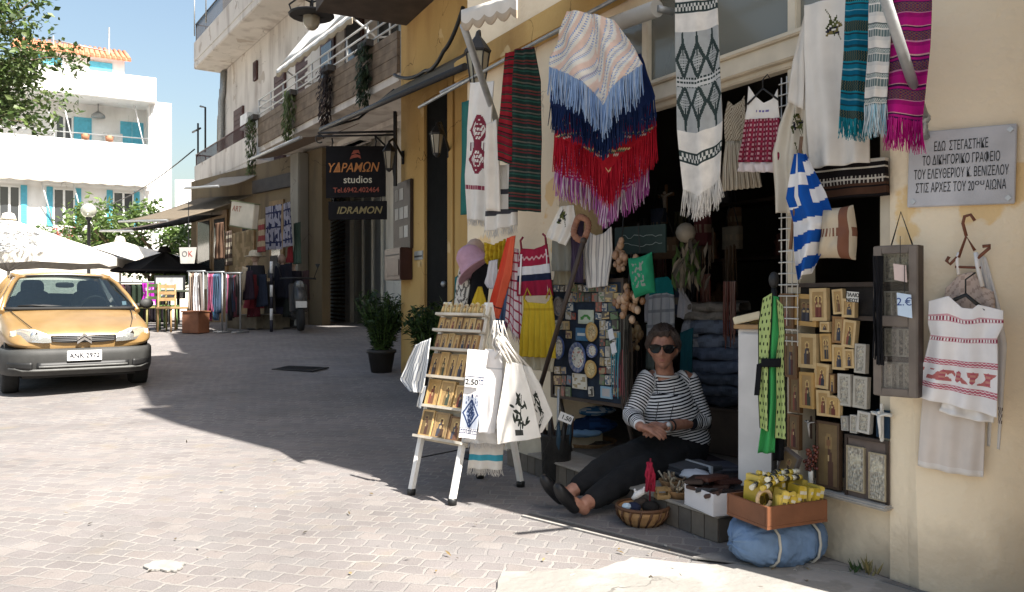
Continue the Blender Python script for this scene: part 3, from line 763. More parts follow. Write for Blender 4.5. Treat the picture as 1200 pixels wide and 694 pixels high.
# flowers on the sill line
GREENL = M('leaf green',(.06,.11,.025),.6,.35,25,spec=.3)
def leafcloud(m,c,rad,n,L,W,cols,rg,squash=1.0):
    for k in range(n):
        v = Vector((rg.gauss(0,1),rg.gauss(0,1),rg.gauss(0,1))).normalized() * (rg.random() ** .4)
        p = Vector(c) + Vector((v.x * rad,v.y * rad,v.z * rad * squash))
        d = Vector((rg.uniform(-1,1),rg.uniform(-1,1),rg.uniform(-.8,.6))); nn = Vector((rg.uniform(-1,1),rg.uniform(-1,1),rg.uniform(.2,1.4)))
        m.leaf(p,d,nn,L * rg.uniform(.45,1.35),W * rg.uniform(.5,1.3),rg.choice(cols))
LEAF = M('foliage',col=True,rough=.5,var=.3,scale=9,spec=.35)
_n,_l = LEAF.node_tree.nodes,LEAF.node_tree.links
_tr = _n.new('ShaderNodeBsdfTranslucent'); _mx = _n.new('ShaderNodeMixShader'); _mx.inputs[0].default_value = .32
_l.new(_n['Principled BSDF'].inputs['Base Color'].links[0].from_socket,_tr.inputs[0]); _l.new(_n['Principled BSDF'].outputs[0],_mx.inputs[1]); _l.new(_tr.outputs[0],_mx.inputs[2]); _l.new(_mx.outputs[0],_n['Material Output'].inputs['Surface'])
rg = random.Random(11)
for k,(px,lab,fc) in enumerate(((50,'leafy green balcony plant under the shuttered white wall',(.09,.16,.03)),(76,'small red geranium under the first turquoise shuttered window',(.45,.05,.05)),(116,'pink geranium clump between the two turquoise shuttered windows',(.5,.12,.15)))):
    p = PL(HP + Vector((0,0,0)),hy); xx = p.loc(px,275)[0]; o = HP + p.r * xx - p.n * .5 + Vector((0,0,3.6))
    t = thing('flower_pot',lab,'flower pot',o,hy)
    MB().box2((-.5,-.15,0),(.5,.15,.3)).build('planter',M('clay planter',(.3,.13,.07)),t)
    m = MB(); leafcloud(m,(0,0,.55),.55,260,.16,.09,[(.06,.12,.03),(.09,.16,.04),fc],rg,.7); m.build('foliage',LEAF,t)
# smaller white house behind, and its annexe
p = Vector((-19.9,46,0))
an = thing('white_annexe','plain white annexe standing behind the balconied white house','house',p,hy)
m = MB(); m.box2((-4,0,0),(.35,6,12.2)); m.build('wall',WHITEW,an)
p = Vector((-25.0,62,0))
s2 = thing('small_white_house','low white house with one small dark window beyond the square','house',p,R(6))
m = MB(); m.box2((-1,0,0),(12,7,10.1)); m.build('wall',WHITEW,s2); f = MB().box2((1.3,-.04,7.4),(2.0,-.001,9)).build('window',CREAMW,s2); MB().box2((1.38,-.05,7.5),(1.92,-.041,8.9)).build('pane',DGLASS,f)
# long whitewashed wall closing the square
wv = thing('boundary_wall','long whitewashed wall behind the cafe parasols','wall',(-22,37,0),R(14))
MB().box2((-16,0,0),(18,.3,3.3)).build('wall_face',plaster('cream whitewash',(.74,.7,.6),(.6,.55,.46)),wv); MB().box2((-16.05,-.04,3.301),(18.05,.34,3.4)).build('coping',WHITEW,wv)

# ---------------------------------------------------------------- trees
BARK = M('bark',(.11,.08,.055),.9,.35,12,.6,30)
def branch(m,p,d,L,r,depth,rg,tips,spread=.6,droop=0.0):
    pts,rs = [p],[r]
    for k in range(4):
        d = (d + Vector((rg.uniform(-.2,.2),rg.uniform(-.2,.2),rg.uniform(-.15,.2) - droop))).normalized(); pts.append(pts[-1] + d * L / 4); rs.append(r * (1 - .13 * (k + 1)))
    m.tube(pts,rs,7 if depth > 1 else 5)
    if depth == 0: tips.append((pts[-1],d)); tips.append((pts[2],d)); return
    for k in range(rg.choice((2,3,3))):
        i = rg.choice((2,3,4,4)); dd = (d + Vector((rg.uniform(-1,1),rg.uniform(-1,1),rg.uniform(-.4,.7))) * spread).normalized()
        branch(m,pts[i],dd,L * rg.uniform(.6,.8),rs[i] * .7,depth - 1,rg,tips,spread,droop)
def tree(label,base,height,lean,depth,rg,leafL,nleaf,crad,cols,cat='tree',r0=.16,spread=.75,droop=0.0,extra=()):
    t = thing('tree',label,cat,base)
    m,tips = MB(),[]
    d = Vector(lean).normalized()
    pts = [Vector((0,0,-.1))]; rs = [r0 * 1.25]
    for k in range(5):
        d2 = (d + Vector((rg.uniform(-.12,.12),rg.uniform(-.12,.12),.1))).normalized(); pts.append(pts[-1] + d2 * height / 5); rs.append(r0 * (1 - .1 * k))
    m.tube(pts,rs,9)
    for k in range(6):
        i = rg.choice((3,4,5,5)); a = 2 * math.pi * (k + rg.random() * .7) / 6
        branch(m,pts[i],Vector((math.cos(a),math.sin(a),rg.uniform(.1,.8))).normalized(),height * .42,rs[i] * .6,depth,rg,tips,spread,droop)
    for (a,b_) in extra: branch(m,pts[4],Vector(a).normalized(),b_,rs[4] * .7,depth,rg,tips,spread,droop)
    m.build('trunk',BARK,t)
    c = MB()
    for p,dd in tips:
        leafcloud(c,p,crad * rg.uniform(.6,1.2),nleaf,leafL,leafL * .55,cols,rg,.75)
    c.build('crown',LEAF,t)
    return t
rg = random.Random(5)
tree('broad leafy tree overhanging the parked car and the white house',Vector((-11.6,13.6,.3)),4.0,(.1,0,1),2,rg,.14,72,.44,[(.05,.085,.02),(.075,.12,.03),(.1,.15,.04),(.04,.07,.02),(.13,.17,.06)],spread=.75,
     extra=(((.9,.1,.9),2.0),((.8,-.3,1.5),2.4),((1,0,.6),2.2),((.7,.2,2.0),2.6),((1,-.1,1.3),2.3),((.9,.3,.6),1.7)))
rg = random.Random(21)
tree('small tree with a crooked trunk behind the dark parasol',Vector((-13.0,28.5,.1)),2.5,(.2,0,1),2,rg,.22,46,.6,[(.09,.15,.03),(.13,.2,.05),(.06,.11,.03),(.16,.22,.08)],r0=.2,spread=.8,
     extra=(((-1,0,.25),1.9),((1,0,.3),1.8),((-.9,-.2,.5),1.7)))

# ---------------------------------------------------------------- parasols, lamp, awnings
def parasol(label,c,half,zr,zt,col,undercol,n=4,rot=0.0,val=.22,ztip=.15):
    t = thing('parasol',label,'parasol',(c[0],c[1],gz(c[1])),rot)
    zr -= gz(c[1]); zt -= gz(c[1])
    m = MB(); k8 = n * 6
    def rim(a):
        if n == 4:
            s_ = max(abs(math.cos(a)),abs(math.sin(a))); return half / s_
        q = math.pi / n; b_ = (a % (2 * q)) - q; return half * math.cos(q) / math.cos(b_)
    def pt(a,q): 
        r = rim(a) * q; sag = .12 * math.sin(math.pi * q) * abs(math.sin(a * n / 2)) * half * .35
        return (r * math.cos(a),r * math.sin(a),zt + (zr - zt) * q ** 1.08 - sag)
    R_ = [[m.vert(pt(2 * math.pi * j / k8,q)) for j in range(k8)] for q in (.02,.25,.5,.75,1)]
    V_ = [m.vert((lambda p: (p[0] * 1.003,p[1] * 1.003,p[2] - val * (1 if j % 2 else .8)))(pt(2 * math.pi * j / k8,1))) for j in range(k8)]
    R_.append(V_)
    for a,b_ in zip(R_,R_[1:]):
        for j in range(k8): m.face((a[j],a[(j + 1) % k8],b_[(j + 1) % k8],b_[j]),col)
    m.build('canopy',CLOTH,t)
    m = MB(); m.lathe([(.18,zt - .02),(.12,zt + .12),(.03,zt + ztip)],10,col=col)
    m.build('top_cap',CLOTH,t)
    m = MB(); m.tube([(0,0,.05),(0,0,zt)],.035,8); m.build('pole',WWOOD if undercol else IRON,t)
    for j in range(8):
        a = 2 * math.pi * j / 8; m = MB(); p = pt(a,.97); m.tube([(p[0],p[1],p[2] - .03),(0,0,zt - .06)],.018,5)
        if undercol: q = pt(a,.5); m.tube([(q[0],q[1],q[2] - .03),(0,0,zr - .35)],.015,5)
        m.build('rib',WWOOD if undercol else IRON,t)
    m = MB(); m.lathe([(.35,0),(.35,.06),(.06,.1),(.05,.35)],16); m.build('base',STEEL,t)
    return t
UMB = (.75,.71,.63)
pc = at(20,300,19)
parasol('large cream market parasol behind the ochre car',(pc.x - .2,19,0),2.35,2.05,2.95,UMB,True,4,R(12),.24)
pc = at(150,300,26)
parasol('smaller cream parasol beyond the dark parasol',(pc.x - .5,26.5,0),1.9,2.35,2.95,UMB,True,4,R(30),.2)
pc = at(-60,300,25)
parasol('second large cream parasol at the far side of the square',(pc.x,25,0),2.6,2.3,3.25,UMB,True,4,R(25),.22)
pc = at(193,318,21)
parasol('dark grey parasol over the cafe tables',(pc.x,21,0),1.35,1.78,2.28,(.03,.028,.03),False,8,0,.05)
p = at(104,300,24)
t = thing('street_lamp','street lamp with clear round globe in front of white house','street lamp',(p.x,24,gz(24)))
zl = at(104,247,24).z - gz(24)
m = MB(); m.lathe([(.11,0),(.1,.5),(.055,.6),(.045,zl - .3),(.09,zl - .26),(.09,zl - .2)],12); m.build('post',IRON,t)
m = MB(); m.ball((0,0,zl),.22,20); m.build('globe',glass('lamp globe',(.6,.6,.52),.1,.5),t)
# street awnings above the far shops
AWN = M('faded brown canvas',(.19,.15,.11),.9,.2,4,.1)
def awning(label,A,B,out,drop,colr,yaw_n):
    """A, B: wall ends of the upper edge (A far); out: metres into the street; drop: metres down"""
    A,B = Vector(A),Vector(B); d = (B - A); L = d.length; y_ = math.atan2(d.y,d.x)
    t = thing('shop_awning',label,'awning',A,y_)
    dz = d.z
    m = MB(); m.sheet(lambda u,v: (u * Vector((d.x,d.y)).length,-v * out,u * dz - v * drop - .06 * math.sin(math.pi * v)),12,6,lambda u,v: colr,.025)
    m.build('canvas',CLOTH,t)
    l2 = Vector((d.x,d.y)).length
    m = MB(); m.tube([(0,-out,-drop),(l2,-out,dz - drop)],.03,6); m.build('front_bar',STEEL,t)
    return t
dl = (L1 - L2).normalized()
inw = Vector((-dl.y,dl.x,0))
def on_low(px,z,off=0.02): 
    q = PL(L1 - inw * off,yd); x,_ = q.loc(px,300); v = q.p + q.r * x; return Vector((v.x,v.y,z))
awning('faded brown awning reaching out over the clothes racks',on_low(232,3.75),on_low(296,3.55),2.0,.75,(.14,.115,.085),0)
awning('darker brown awning hanging lower over the far cafe corner',on_low(218,3.35),on_low(262,3.2),2.2,.55,(.075,.06,.05),0)
awning('narrow cream awning under the white parapet',on_low(258,4.15),on_low(300,4.0),.9,.35,(.3,.27,.23),0)
awning('brown canvas canopy hanging under the planked balcony',Vector((-4.2,16.0,4.1)),Vector((-2.6,13.6,4.05)),1.0,.35,(.16,.12,.09),0)
# thin folded awning on the ochre house
def yfront(px,py,off): 
    q = PL(Vector((Y0.x,Y0.y,0)) + Vector((YR.y,-YR.x,0)) * off,YYAW); x,z = q.loc(px,py); return q.p + q.r * x + Vector((0,0,z))
t = thing('thin_awning','thin grey half folded awning jutting from the ochre wall above the hanging sign','awning',(Y0.x,Y0.y,0),YYAW)
def yl(px,py,off):
    v = yfront(px,py,off) - Vector((Y0.x,Y0.y,0)); return Vector((v.dot(YR),-off,v.z))
a,b_,c_,d_ = yl(462,105,.02),yl(545,62,.02),yl(545,78,.85),yl(376,152,.95)
def bil(u,v): return tuple((a.lerp(b_,u)).lerp(d_.lerp(c_,u),v) + Vector((0,0,-.05 * math.sin(math.pi * v))))
m = MB(); m.sheet(bil,14,6,lambda u,v: (.17,.15,.12),.02); m.build('canvas',CLOTH,t)
m = MB(); m.tube([d_,c_],.028,8); m.build('front_bar',IRON,t)
MB().tube([a,(a + d_) / 2 + Vector((0,0,-.12)),d_],.015,6).build('arm',IRON,t); MB().tube([b_,c_],.015,6).build('arm',IRON,t)

# ---------------------------------------------------------------- hanging boards, lanterns, plants on the ochre house
SY = 9.75
sc_ = at(417,201.5,SY); s_pl = PL(sc_,R(-6)); SCL = SY / FPX
t = thing('sign_bracket','black wrought iron bracket with scroll holding the hanging studio sign','bracket',at(462,160,SY),R(-6))
m = MB(); w_ = 92 * SCL
m.tube([(0,0,.06),(-w_,0,.06)],.014,6); m.tube([(0,0,.02),(-w_,0,.02)],.012,6)
m.build('bar',IRON,t)
m = MB(); m.tube([(.0,0,-.5),(-.03,0,-.3),(-.12,0,-.1),(-.25,0,.02)],.012,6)
for s_ in (-1,):
    m.tube([(-w_ + .02 + .05 * math.cos(a_),0,.03 + .05 * math.sin(a_) - .04) for a_ in (k * .6 for k in range(10))],.008,5)
m.build('scroll',IRON,t)
MB().box2((-.005,-.03,-.6),(.03,.03,.3)).build('wall_plate',IRON,t)
BOARD = M('near black sign board',(.008,.007,.008),.7,.3,6,.05,spec=.12)
ORANGE = M('orange sign paint',(.42,.16,.04),.6,.2,30)
CREAMS = M('cream sign paint',(.5,.46,.36),.6,.15,30)
RUST = M('rust red sign paint',(.26,.055,.03),.6,.2,30)
OLIVE = M('dull gold sign paint',(.22,.17,.07),.6,.2,30)
t = thing('studio_sign','black hanging sign with orange Greek lettering and white word studios','sign',sc_,R(-6))
W2,H2 = 35.5 * SCL,30.5 * SCL
m = MB(); m.prism([(-W2,-H2),(-W2 * .3,-H2 * .97),(W2 * .4,-H2 * .985),(W2,-H2 * .96),(W2,H2 * .96),(W2 * .2,H2 * .98),(-W2,H2)],-.018,.018); m.build('board',BOARD,t)
lettering(t,'lettering','YΔPAMΩN',(-.035,-.02,.045),.16,ORANGE,.002,shear=.25,bold=.001,xs=.84)
lettering(t,'lettering','studios',(.03,-.02,-.1),.125,CREAMS,.002,bold=.001)
lettering(t,'lettering','Tel.6942.402464',(.01,-.02,-.225),.085,RUST,.002,bold=.001)
m = MB()
m.prism([(-.07,.15),(-.03,.165),(.03,.175),(.07,.155),(.06,.195),(.0,.215),(-.05,.195)],-.021,-.0185); m.prism([(-.05,.21),(.03,.228),(.06,.21),(.04,.262),(-.02,.26)],-.021,-.0185); m.build('emblem',RUST,t)
for px in (389,440):
    x = s_pl.loc(px,170)[0]; MB().tube([(x,0,H2 * .97),(x + .01,.0,H2 + .05),(x,0,H2 + .1)],.01,5).build('chain',IRON,t)
sc2 = at(419,247,SY)
t = thing('name_board','small black board with gold lettering hanging below the studio sign','sign',sc2,R(-6))
MB().box2((-35 * SCL,-.015,-10.5 * SCL),(35 * SCL,.015,11 * SCL)).build('board',BOARD,t,.004)
lettering(t,'lettering','IDRAMON',(.02,-.017,0),.12,OLIVE,.002,shear=.3,bold=.002)
for x in (-.3,.3): MB().tube([(x,0,.11),(x,0,.17)],.008,5).build('link',IRON,t)
LGLASS = glass('lantern glass',(.45,.4,.3),.15,.6)
def lantern(label,p,h,yaw,wall_dir):
    t = thing('wall_lantern',label,'lantern',p,yaw)
    s_ = h / .5
    m = MB(); m.lathe([(.05 * s_,-.02 * s_),(.13 * s_,.0),(.14 * s_,.02 * s_),(.07 * s_,.12 * s_),(.03 * s_,.17 * s_),(.015 * s_,.22 * s_)],6,smooth=False); m.lathe([(.02 * s_,-.4 * s_),(.06 * s_,-.36 * s_),(.07 * s_,-.33 * s_)],6,smooth=False)
    for k in range(6):
        a_ = math.pi * 2 * k / 6; m.tube([(.07 * s_ * math.cos(a_),.07 * s_ * math.sin(a_),-.34 * s_),(.12 * s_ * math.cos(a_),.12 * s_ * math.sin(a_),0)],.008 * s_,4)
    m.build('lantern_frame',IRON,t)
    m = MB(); m.lathe([(.062 * s_,-.33 * s_),(.112 * s_,-.005 * s_)],6,smooth=False); m.build('lantern_glass',LGLASS,t)
    m = MB(); w = Vector(wall_dir)
    m.tube([(0,0,.2 * s_),w * .25 + Vector((0,0,.3 * s_)),w * .6 + Vector((0,0,.16 * s_)),w],.014,6); m.tube([w + Vector((0,0,-.12 * s_)),w + Vector((0,0,.16 * s_))],.05 * s_,8); m.build('wall_arm',IRON,t)
    return t
pw = yfront(527,178,0); pl_ = yfront(512,158,.42)
rel = Matrix.Rotation(-YYAW,3,'Z') @ (pw - pl_)
lantern('six sided iron lantern beside the dark doorway of the ochre house',pl_,.27,YYAW,rel)
pw = yfront(473,186,0); pl_ = yfront(456,178,.35); rel = Matrix.Rotation(-YYAW,3,'Z') @ (pw - pl_)
lantern('iron lantern squeezed between hanging sign and ochre corner',pl_,.29,YYAW,rel)
# scrolled lamp high in front of the white awning
p = at(365,18,11.2)
t = thing('hanging_lantern','black scrolled street lantern hanging high before the white awning','lantern',p,0)
m = MB()
for k in range(4):
    a_ = math.pi / 2 * k + .3; c_,s_ = math.cos(a_),math.sin(a_)
    m.tube([(0,0,.18),(.16 * c_,.16 * s_,.24),(.3 * c_,.3 * s_,.12),(.26 * c_,.26 * s_,.0),(.12 * c_,.12 * s_,-.02)],.014,5)
m.lathe([(.3,-.02),(.32,.0),(.3,.02)],16); m.build('scroll_frame',IRON,t)
m = MB(); m.ball((0,0,-.06),.12,14,sq=(1,1,1.3)); m.build('globe',LGLASS,t)
m = MB(); m.tube([(0,0,.18),(0,0,.8)],.015,5); m.tube([(.0,0,.8),(1.9,-1.0,.8)],.02,6); m.build('rod',IRON,t)
# menu board and mail box on the ochre corner
def on_y(px0,py0,px1,py1,off):
    a = yl(px0,py0,off); b = yl(px1,py1,off); return a,b
a,b_ = on_y(463,217,483,291,.02)
t = thing('photo_board','dark brown board with rows of small white photographs on the ochre wall','notice board',(Y0.x,Y0.y,0),YYAW)
MB().box2((a.x,-.045,b_.z),(b_.x,-.004,a.z)).build('board',DWOOD,t,.006)
for r_ in range(3):
    for c_ in range(3):
        if (r_,c_) in ((0,2),(2,0)): continue
        w_,h_ = (b_.x - a.x),(a.z - b_.z); x0 = a.x + w_ * (.12 + .27 * c_); z1 = a.z - h_ * (.1 + .28 * r_)
        MB().box2((x0,-.049,z1 - h_ * .17),(x0 + w_ * .22,-.0455,z1),mixc((.5,.48,.44),(.3,.27,.23),rnd.random())).build('photo',PAPER,t)
a,b_ = on_y(463,293,482,328,.02)
t = thing('mail_box','brown metal letter box under the board of photographs','mail box',(Y0.x,Y0.y,0),YYAW)
BROWNM = M('brown enamel',(.05,.02,.016),.4,.2,10)
MB().box2((a.x,-.16,b_.z),(b_.x,-.004,a.z)).build('body',BROWNM,t,.01)
MB().box2((a.x + .05,-.166,a.z - .09),(b_.x - .05,-.161,a.z - .075)).build('slot',IRON,t)
MB().box2((a.x + .04,-.168,b_.z + .05),(b_.x - .04,-.161,a.z - .14)).build('door_flap',BROWNM,t,.004)
a,b_ = on_y(488,295,498,304,.0)
t = thing('door_intercom','small steel intercom plate beside the dark doorway','intercom',(Y0.x,Y0.y,0),YYAW)
MB().box2((a.x,-.03,b_.z),(b_.x,-.0015,a.z)).build('plate',STEEL,t,.005); MB().box2((a.x + .02,-.034,b_.z + .03),(b_.x - .02,-.0305,b_.z + .05)).build('button',IRON,t)
# pot plants
def potplant(label,p,hgt,rad,nst,rg,potr,poth,cols,gap=.0):
    t = thing('potted_plant',label,'potted plant',p)
    m = MB(); m.lathe([(potr * .75,0),(potr,poth * .85),(potr * 1.1,poth * .86),(potr * 1.1,poth),(potr * .9,poth)],20); m.build('pot',M('dark clay pot',(.03,.027,.025),.6,.3,8,.1),t)
    s_,f = MB(),MB()
    for k in range(nst):
        a_ = rg.uniform(0,6.28); q = rg.random() ** .5; top = Vector((math.cos(a_) * rad * q,math.sin(a_) * rad * q,poth + (hgt - poth) * rg.uniform(.45,1)))
        b0 = Vector((math.cos(a_) * potr * .4,math.sin(a_) * potr * .4,poth - .02)); md = b0.lerp(top,.5) + Vector((0,0,.05))
        s_.tube([b0,md,top],[.009,.006,.003],4)
        for i in range(16):
            t_ = .08 + .92 * i / 15; c = b0.lerp(md,t_ * 2) if t_ < .5 else md.lerp(top,t_ * 2 - 1)
            f.leaf(c,Vector((rg.uniform(-1,1),rg.uniform(-1,1),rg.uniform(-.5,.9))),Vector((rg.uniform(-.6,.6),rg.uniform(-.6,.6),1)),rg.uniform(.04,.14),rg.uniform(.018,.055),rg.choice(cols))
    s_.build('stem',GREENL,t); f.build('foliage',LEAF,t)
rg = random.Random(8)
DK = [(.018,.035,.012),(.03,.055,.016),(.045,.075,.025)]
p = ground(447,436); potplant('tall bushy plant in dark pot at the corner of the ochre house',p,1.0,.33,130,rg,.17,.28,DK)
p = yfront(506,420,.4); p.z = gz(p.y); potplant('round dark shrub in pot beside the doorway behind the icon stand',p,.98,.3,110,rg,.17,.5,DK)
# plants trailing over the planked balcony
for k,(xx,L_,cols,lab) in enumerate(((-6.9,1.25,[(.05,.08,.02),(.09,.12,.04)],'trailing green plant at the far corner of the planked balcony'),(-4.35,.95,[(.09,.13,.04),(.13,.16,.06)],'pale green trailing plant in the middle of the planked balcony'),(-2.35,1.0,[(.03,.02,.018),(.05,.035,.03)],'withered brown trailing plant on the planked balcony'),(-.7,.95,[(.02,.04,.015),(.04,.06,.025)],'dark green trailing plant at the near end of the planked balcony'))):
    t = thing('trailing_plant',lab,'plant',E1,ya)
    m = MB()
    for j in range(420):
        z = 5.12 - L_ * rg.random() ** .9; w = .17 * (1 - .5 * (5.12 - z) / L_)
        m.leaf(Vector((xx + rg.uniform(-w,w),-.1 + rg.uniform(-.12,.06),z)),Vector((rg.uniform(-.6,.6),rg.uniform(-.8,.2),-1)),Vector((rg.uniform(-.5,.5),-1,.3)),.12,.045,rg.choice(cols))
    m.build('foliage',LEAF,t)
    MB().box2((xx - .18,-.16,5.02),(xx + .18,-.035,5.12)).build('planter',M('dark planter',(.05,.045,.04),.7),t)
# ================================================================ GOODS HUNG ON THE SHOP FRONT
def poly_at(c,u):
    if len(c) == 2: return (c[0][0] + (c[1][0] - c[0][0]) * u,c[0][1] + (c[1][1] - c[0][1]) * u)
    L = [0]
    for a,b in zip(c,c[1:]): L.append(L[-1] + math.hypot(b[0] - a[0],b[1] - a[1]))
    t = u * L[-1]
    for k in range(len(c) - 1):
        if t <= L[k + 1] + 1e-9:
            f = (t - L[k]) / max(1e-9,L[k + 1] - L[k]); return (c[k][0] + (c[k + 1][0] - c[k][0]) * f,c[k][1] + (c[k + 1][1] - c[k][1]) * f)
    return c[-1]
def panel(mb,pl,curves,colf,nu=24,nv=40,amp=.012,nf=2.5,y0=0.0,seed=0.0,thick=.008,top_still=.35,curl=0.0):
    """a piece of cloth whose rows follow the given curves from top to bottom"""
    K = len(curves); mids = [poly_at(c,.5) for c in curves]
    D = [0]
    for a,b in zip(mids,mids[1:]): D.append(D[-1] + math.hypot(b[0] - a[0],b[1] - a[1]))
    cl = [[pl.loc(*poly_at(c,i / 48)) for i in range(49)] for c in curves]
    def row(k,u):
        t = u * 48; i = min(47,int(t)); f = t - i; a,b = cl[k][i],cl[k][i + 1]
        return (a[0] + (b[0] - a[0]) * f,a[1] + (b[1] - a[1]) * f)
    def fn(u,v):
        t = v * D[-1]; k = 0
        while k < K - 2 and t > D[k + 1]: k += 1
        f = min(1,max(0,(t - D[k]) / max(1e-9,D[k + 1] - D[k])))
        a,b = row(k,u),row(k + 1,u)
        g = top_still + (1 - top_still) * v
        y = y0 + amp * g * (math.sin(2 * math.pi * nf * u + seed + .9 * n3(v * 1.7,seed)) + .7 * n3(u * 4 + seed,v * 3,seed)) - curl * (1 - (2 * u - 1) ** 2)
        return (a[0] + (b[0] - a[0]) * f,y,a[1] + (b[1] - a[1]) * f)
    mb.sheet(fn,nu,nv,colf,thick)
    return fn
def pillow(mb,pl,curves,colf,d,nu=36,nv=36):
    f0 = panel(MB(),pl,curves,None,2,2,0.0)
    bl = lambda u,v: d * ((1 - (2 * u - 1) ** 4) * (1 - (2 * v - 1) ** 4)) ** .6 * (1 + .25 * n3(u * 4,v * 4,9))
    pin = lambda u,v: (u + .05 * (u - .5) * -(1 - (2 * v - 1) ** 2),v + .05 * (v - .5) * -(1 - (2 * u - 1) ** 2))
    for sgn in (-1,1):
        mb.sheet(lambda u,v: (lambda p: (p[0],p[1] + sgn * bl(u,v),p[2]))(f0(*pin(u if sgn < 0 else 1 - u,v))),nu,nv,(lambda u,v: colf(u if sgn < 0 else 1 - u,v)),closed=False)
def plane(px,py,off,dyaw=0.0): return PL(front(px,py,off),FYAW + R(dyaw))
def bands(table,default):
    def f(u,v):
        for a,b,c in table:
            if a <= v < b: return c
        return default
    return f
def flat(c): return lambda u,v: c
def hung(name,label,cat,pl,curves,colf,mat=None,fringe=None,group=None,part='cloth',**kw):
    mb = MB(); fn = panel(mb,pl,curves,colf,**kw)
    if fringe:
        t = thing(name,label,cat,pl.p,pl.yaw,group); mb.build(part,mat or CLOTH,t)
        L,cols,n = fringe[:3]; m = MB()
        pts = [fn(i / 24,1.0) for i in range(25)]; pts = [(p[0],p[1] + .004,p[2]) for p in pts]
        m.strands(pts,L,fringe[3] if len(fringe) > 3 else .0035,cols,n,random.Random(int(pl.p.x * 1e4) & 0xffff),.02,.012); m.build('fringe',KNIT,t)
        return t
    return solo(name,label,cat,mb,mat or CLOTH,pl.p,pl.yaw,group)
# the rails and arms that carry them
m = MB(); m.tube([fpt(-3.6,.32,2.62),fpt(-1.3,.32,2.66),fpt(.45,.34,2.66)],.012,6)
for x in (-3.2,-1.9,-.17): m.tube([fpt(x,-.02,2.85),fpt(x,.32,2.65)],.01,6)
o = solo('hanging_rail','thin steel rail above the shop opening carrying hung textiles','rail',m,STEEL)
def arm(label,p,q,r,hook):
    t = thing('awning_arm',label,'awning arm',q)
    m = MB(); m.tube([(0,0,0),Vector(p) - Vector(q)],r,10); m.build('bar',STEEL,t)
    m = MB(); d = Vector(hook); m.tube([(0,0,.02),(0,0,-.04),d * .8],r * .8,8); m.ball((0,0,0),r * 1.3,10); m.build('joint',STEEL,t)
    return t
q = front(1083,139,.03); p = front(1034,-12,.5); arm('grey steel awning arm crossing the magenta scarf beside the plaque',p,q,.018,(.03,.04,-.08))
q = front(590,166,.03); p = front(543,30,.8); arm('grey steel awning arm slanting across the white embroidered cloth',p,q,.022,(.03,.04,-.06))
t = thing('scalloped_awning','cream canvas awning edge with scalloped border above the lantern','awning',F0,FYAW)
def fl(px,py,off):
    v = front(px,py,off); d = v - F0; return Vector((d.dot(FR),-off,v.z))
a,b_ = fl(535,-10,1.0),fl(612,-42,1.0)
c_,d_ = fl(605,-10,.1),fl(545,30,.1)
m = MB()
e0,e1 = fl(541,12,.85),fl(606,-8,.85)
m.sheet(lambda u,v: tuple((Vector((e0.x,-.02,e0.z + .35)).lerp(Vector((e1.x,-.02,e1.z + .45)),u)).lerp(e0.lerp(e1,u),v)),20,4,flat((.6,.55,.48)),.012)
m.build('canvas',CLOTH,t)
m = MB(); m.sheet(lambda u,v: tuple(e0.lerp(e1,u) + Vector((0,-.004,-v * (.09 + .035 * abs(math.sin(u * 14)))))),60,3,lambda u,v: (.62,.57,.5) if v < .72 else (.4,.33,.25),.008); m.build('valance',CLOTH,t)
pw = front(566,80,.0); pl_ = front(560,62,.28); rel = Matrix.Rotation(-FYAW,3,'Z') @ (pw - pl_); rel.z = -.04
lantern('black lantern behind the awning arm and white embroidered cloth',pl_,.34,FYAW,rel)
m = MB(); m.tube([fl(700,36,.12),fl(770,10,.12)],.045,14); o = MB()
t = thing('rolled_blind','rolled pale blind tube under the lintel behind the striped poncho','blind',F0,FYAW); m.build('roll',M('pale blind',(.42,.4,.36),.5,.1),t); MB().tube([fl(700,36,.12) + Vector((0,.1,0)),fl(700,36,.12)],.02,6).build('bracket',STEEL,t); MB().tube([fl(770,10,.12) + Vector((0,.1,0)),fl(770,10,.12)],.02,6).build('bracket',STEEL,t)

# ---- ponchos, one below the other
BL,PK,CR,GY = (.24,.36,.58),(.7,.52,.43),(.72,.68,.6),(.36,.34,.42)
def poncho_pale(u,v):
    s = (u * 1.1 + v * .55) * 5.2 if u < .52 else (u * 1.0 + v * .62) * 5.0
    f = s % 1
    if f < .34: return PK
    if f < .40: return BL
    if f < .62: return CR
    if f < .67: return (.3,.3,.42)
    if f < .72: return CR
    if f < .77: return BL
    return CR
pl = plane(698,20,.52,22)
hung('poncho','pale peach and cream striped poncho with long blue fringe','poncho',pl,[[(662,12),(690,15),(716,22)],[(652,36),(690,44),(735,46)],[(640,77),(664,86),(686,97),(703,123),(725,100),(748,73)]],poncho_pale,KNIT,
     (.165,[(.24,.36,.58),(.3,.42,.62),(.2,.3,.5),(.4,.48,.6)],170,.0042),nu=64,nv=64,amp=.035,nf=2.2,top_still=.6,seed=1.0,thick=.012)
pl = plane(700,72,.45,22)
hung('poncho','navy blue poncho with thick navy fringe below the pale striped poncho','poncho',pl,[[(650,60),(700,70),(748,62)],[(642,122),(672,133),(702,156),(735,138),(764,112)]],flat((.012,.022,.075)),KNIT,
     (.13,[(.012,.025,.085),(.01,.018,.06),(.02,.035,.1)],170,.0045),nu=40,nv=24,amp=.03,nf=2,top_still=.6,seed=2.0,thick=.012)
RD = (.36,.012,.022)
def poncho_red(u,v):
    f = ((u if u < .5 else 1 - u) * 2.2 + v * 2.0) % .5
    if v > .6 and f < .05: return (.55,.4,.2)
    if v > .6 and f < .09: return (.05,.12,.08)
    if v > .6 and .14 < f < .17: return (.55,.45,.4)
    return RD
pl = plane(706,120,.38,22)
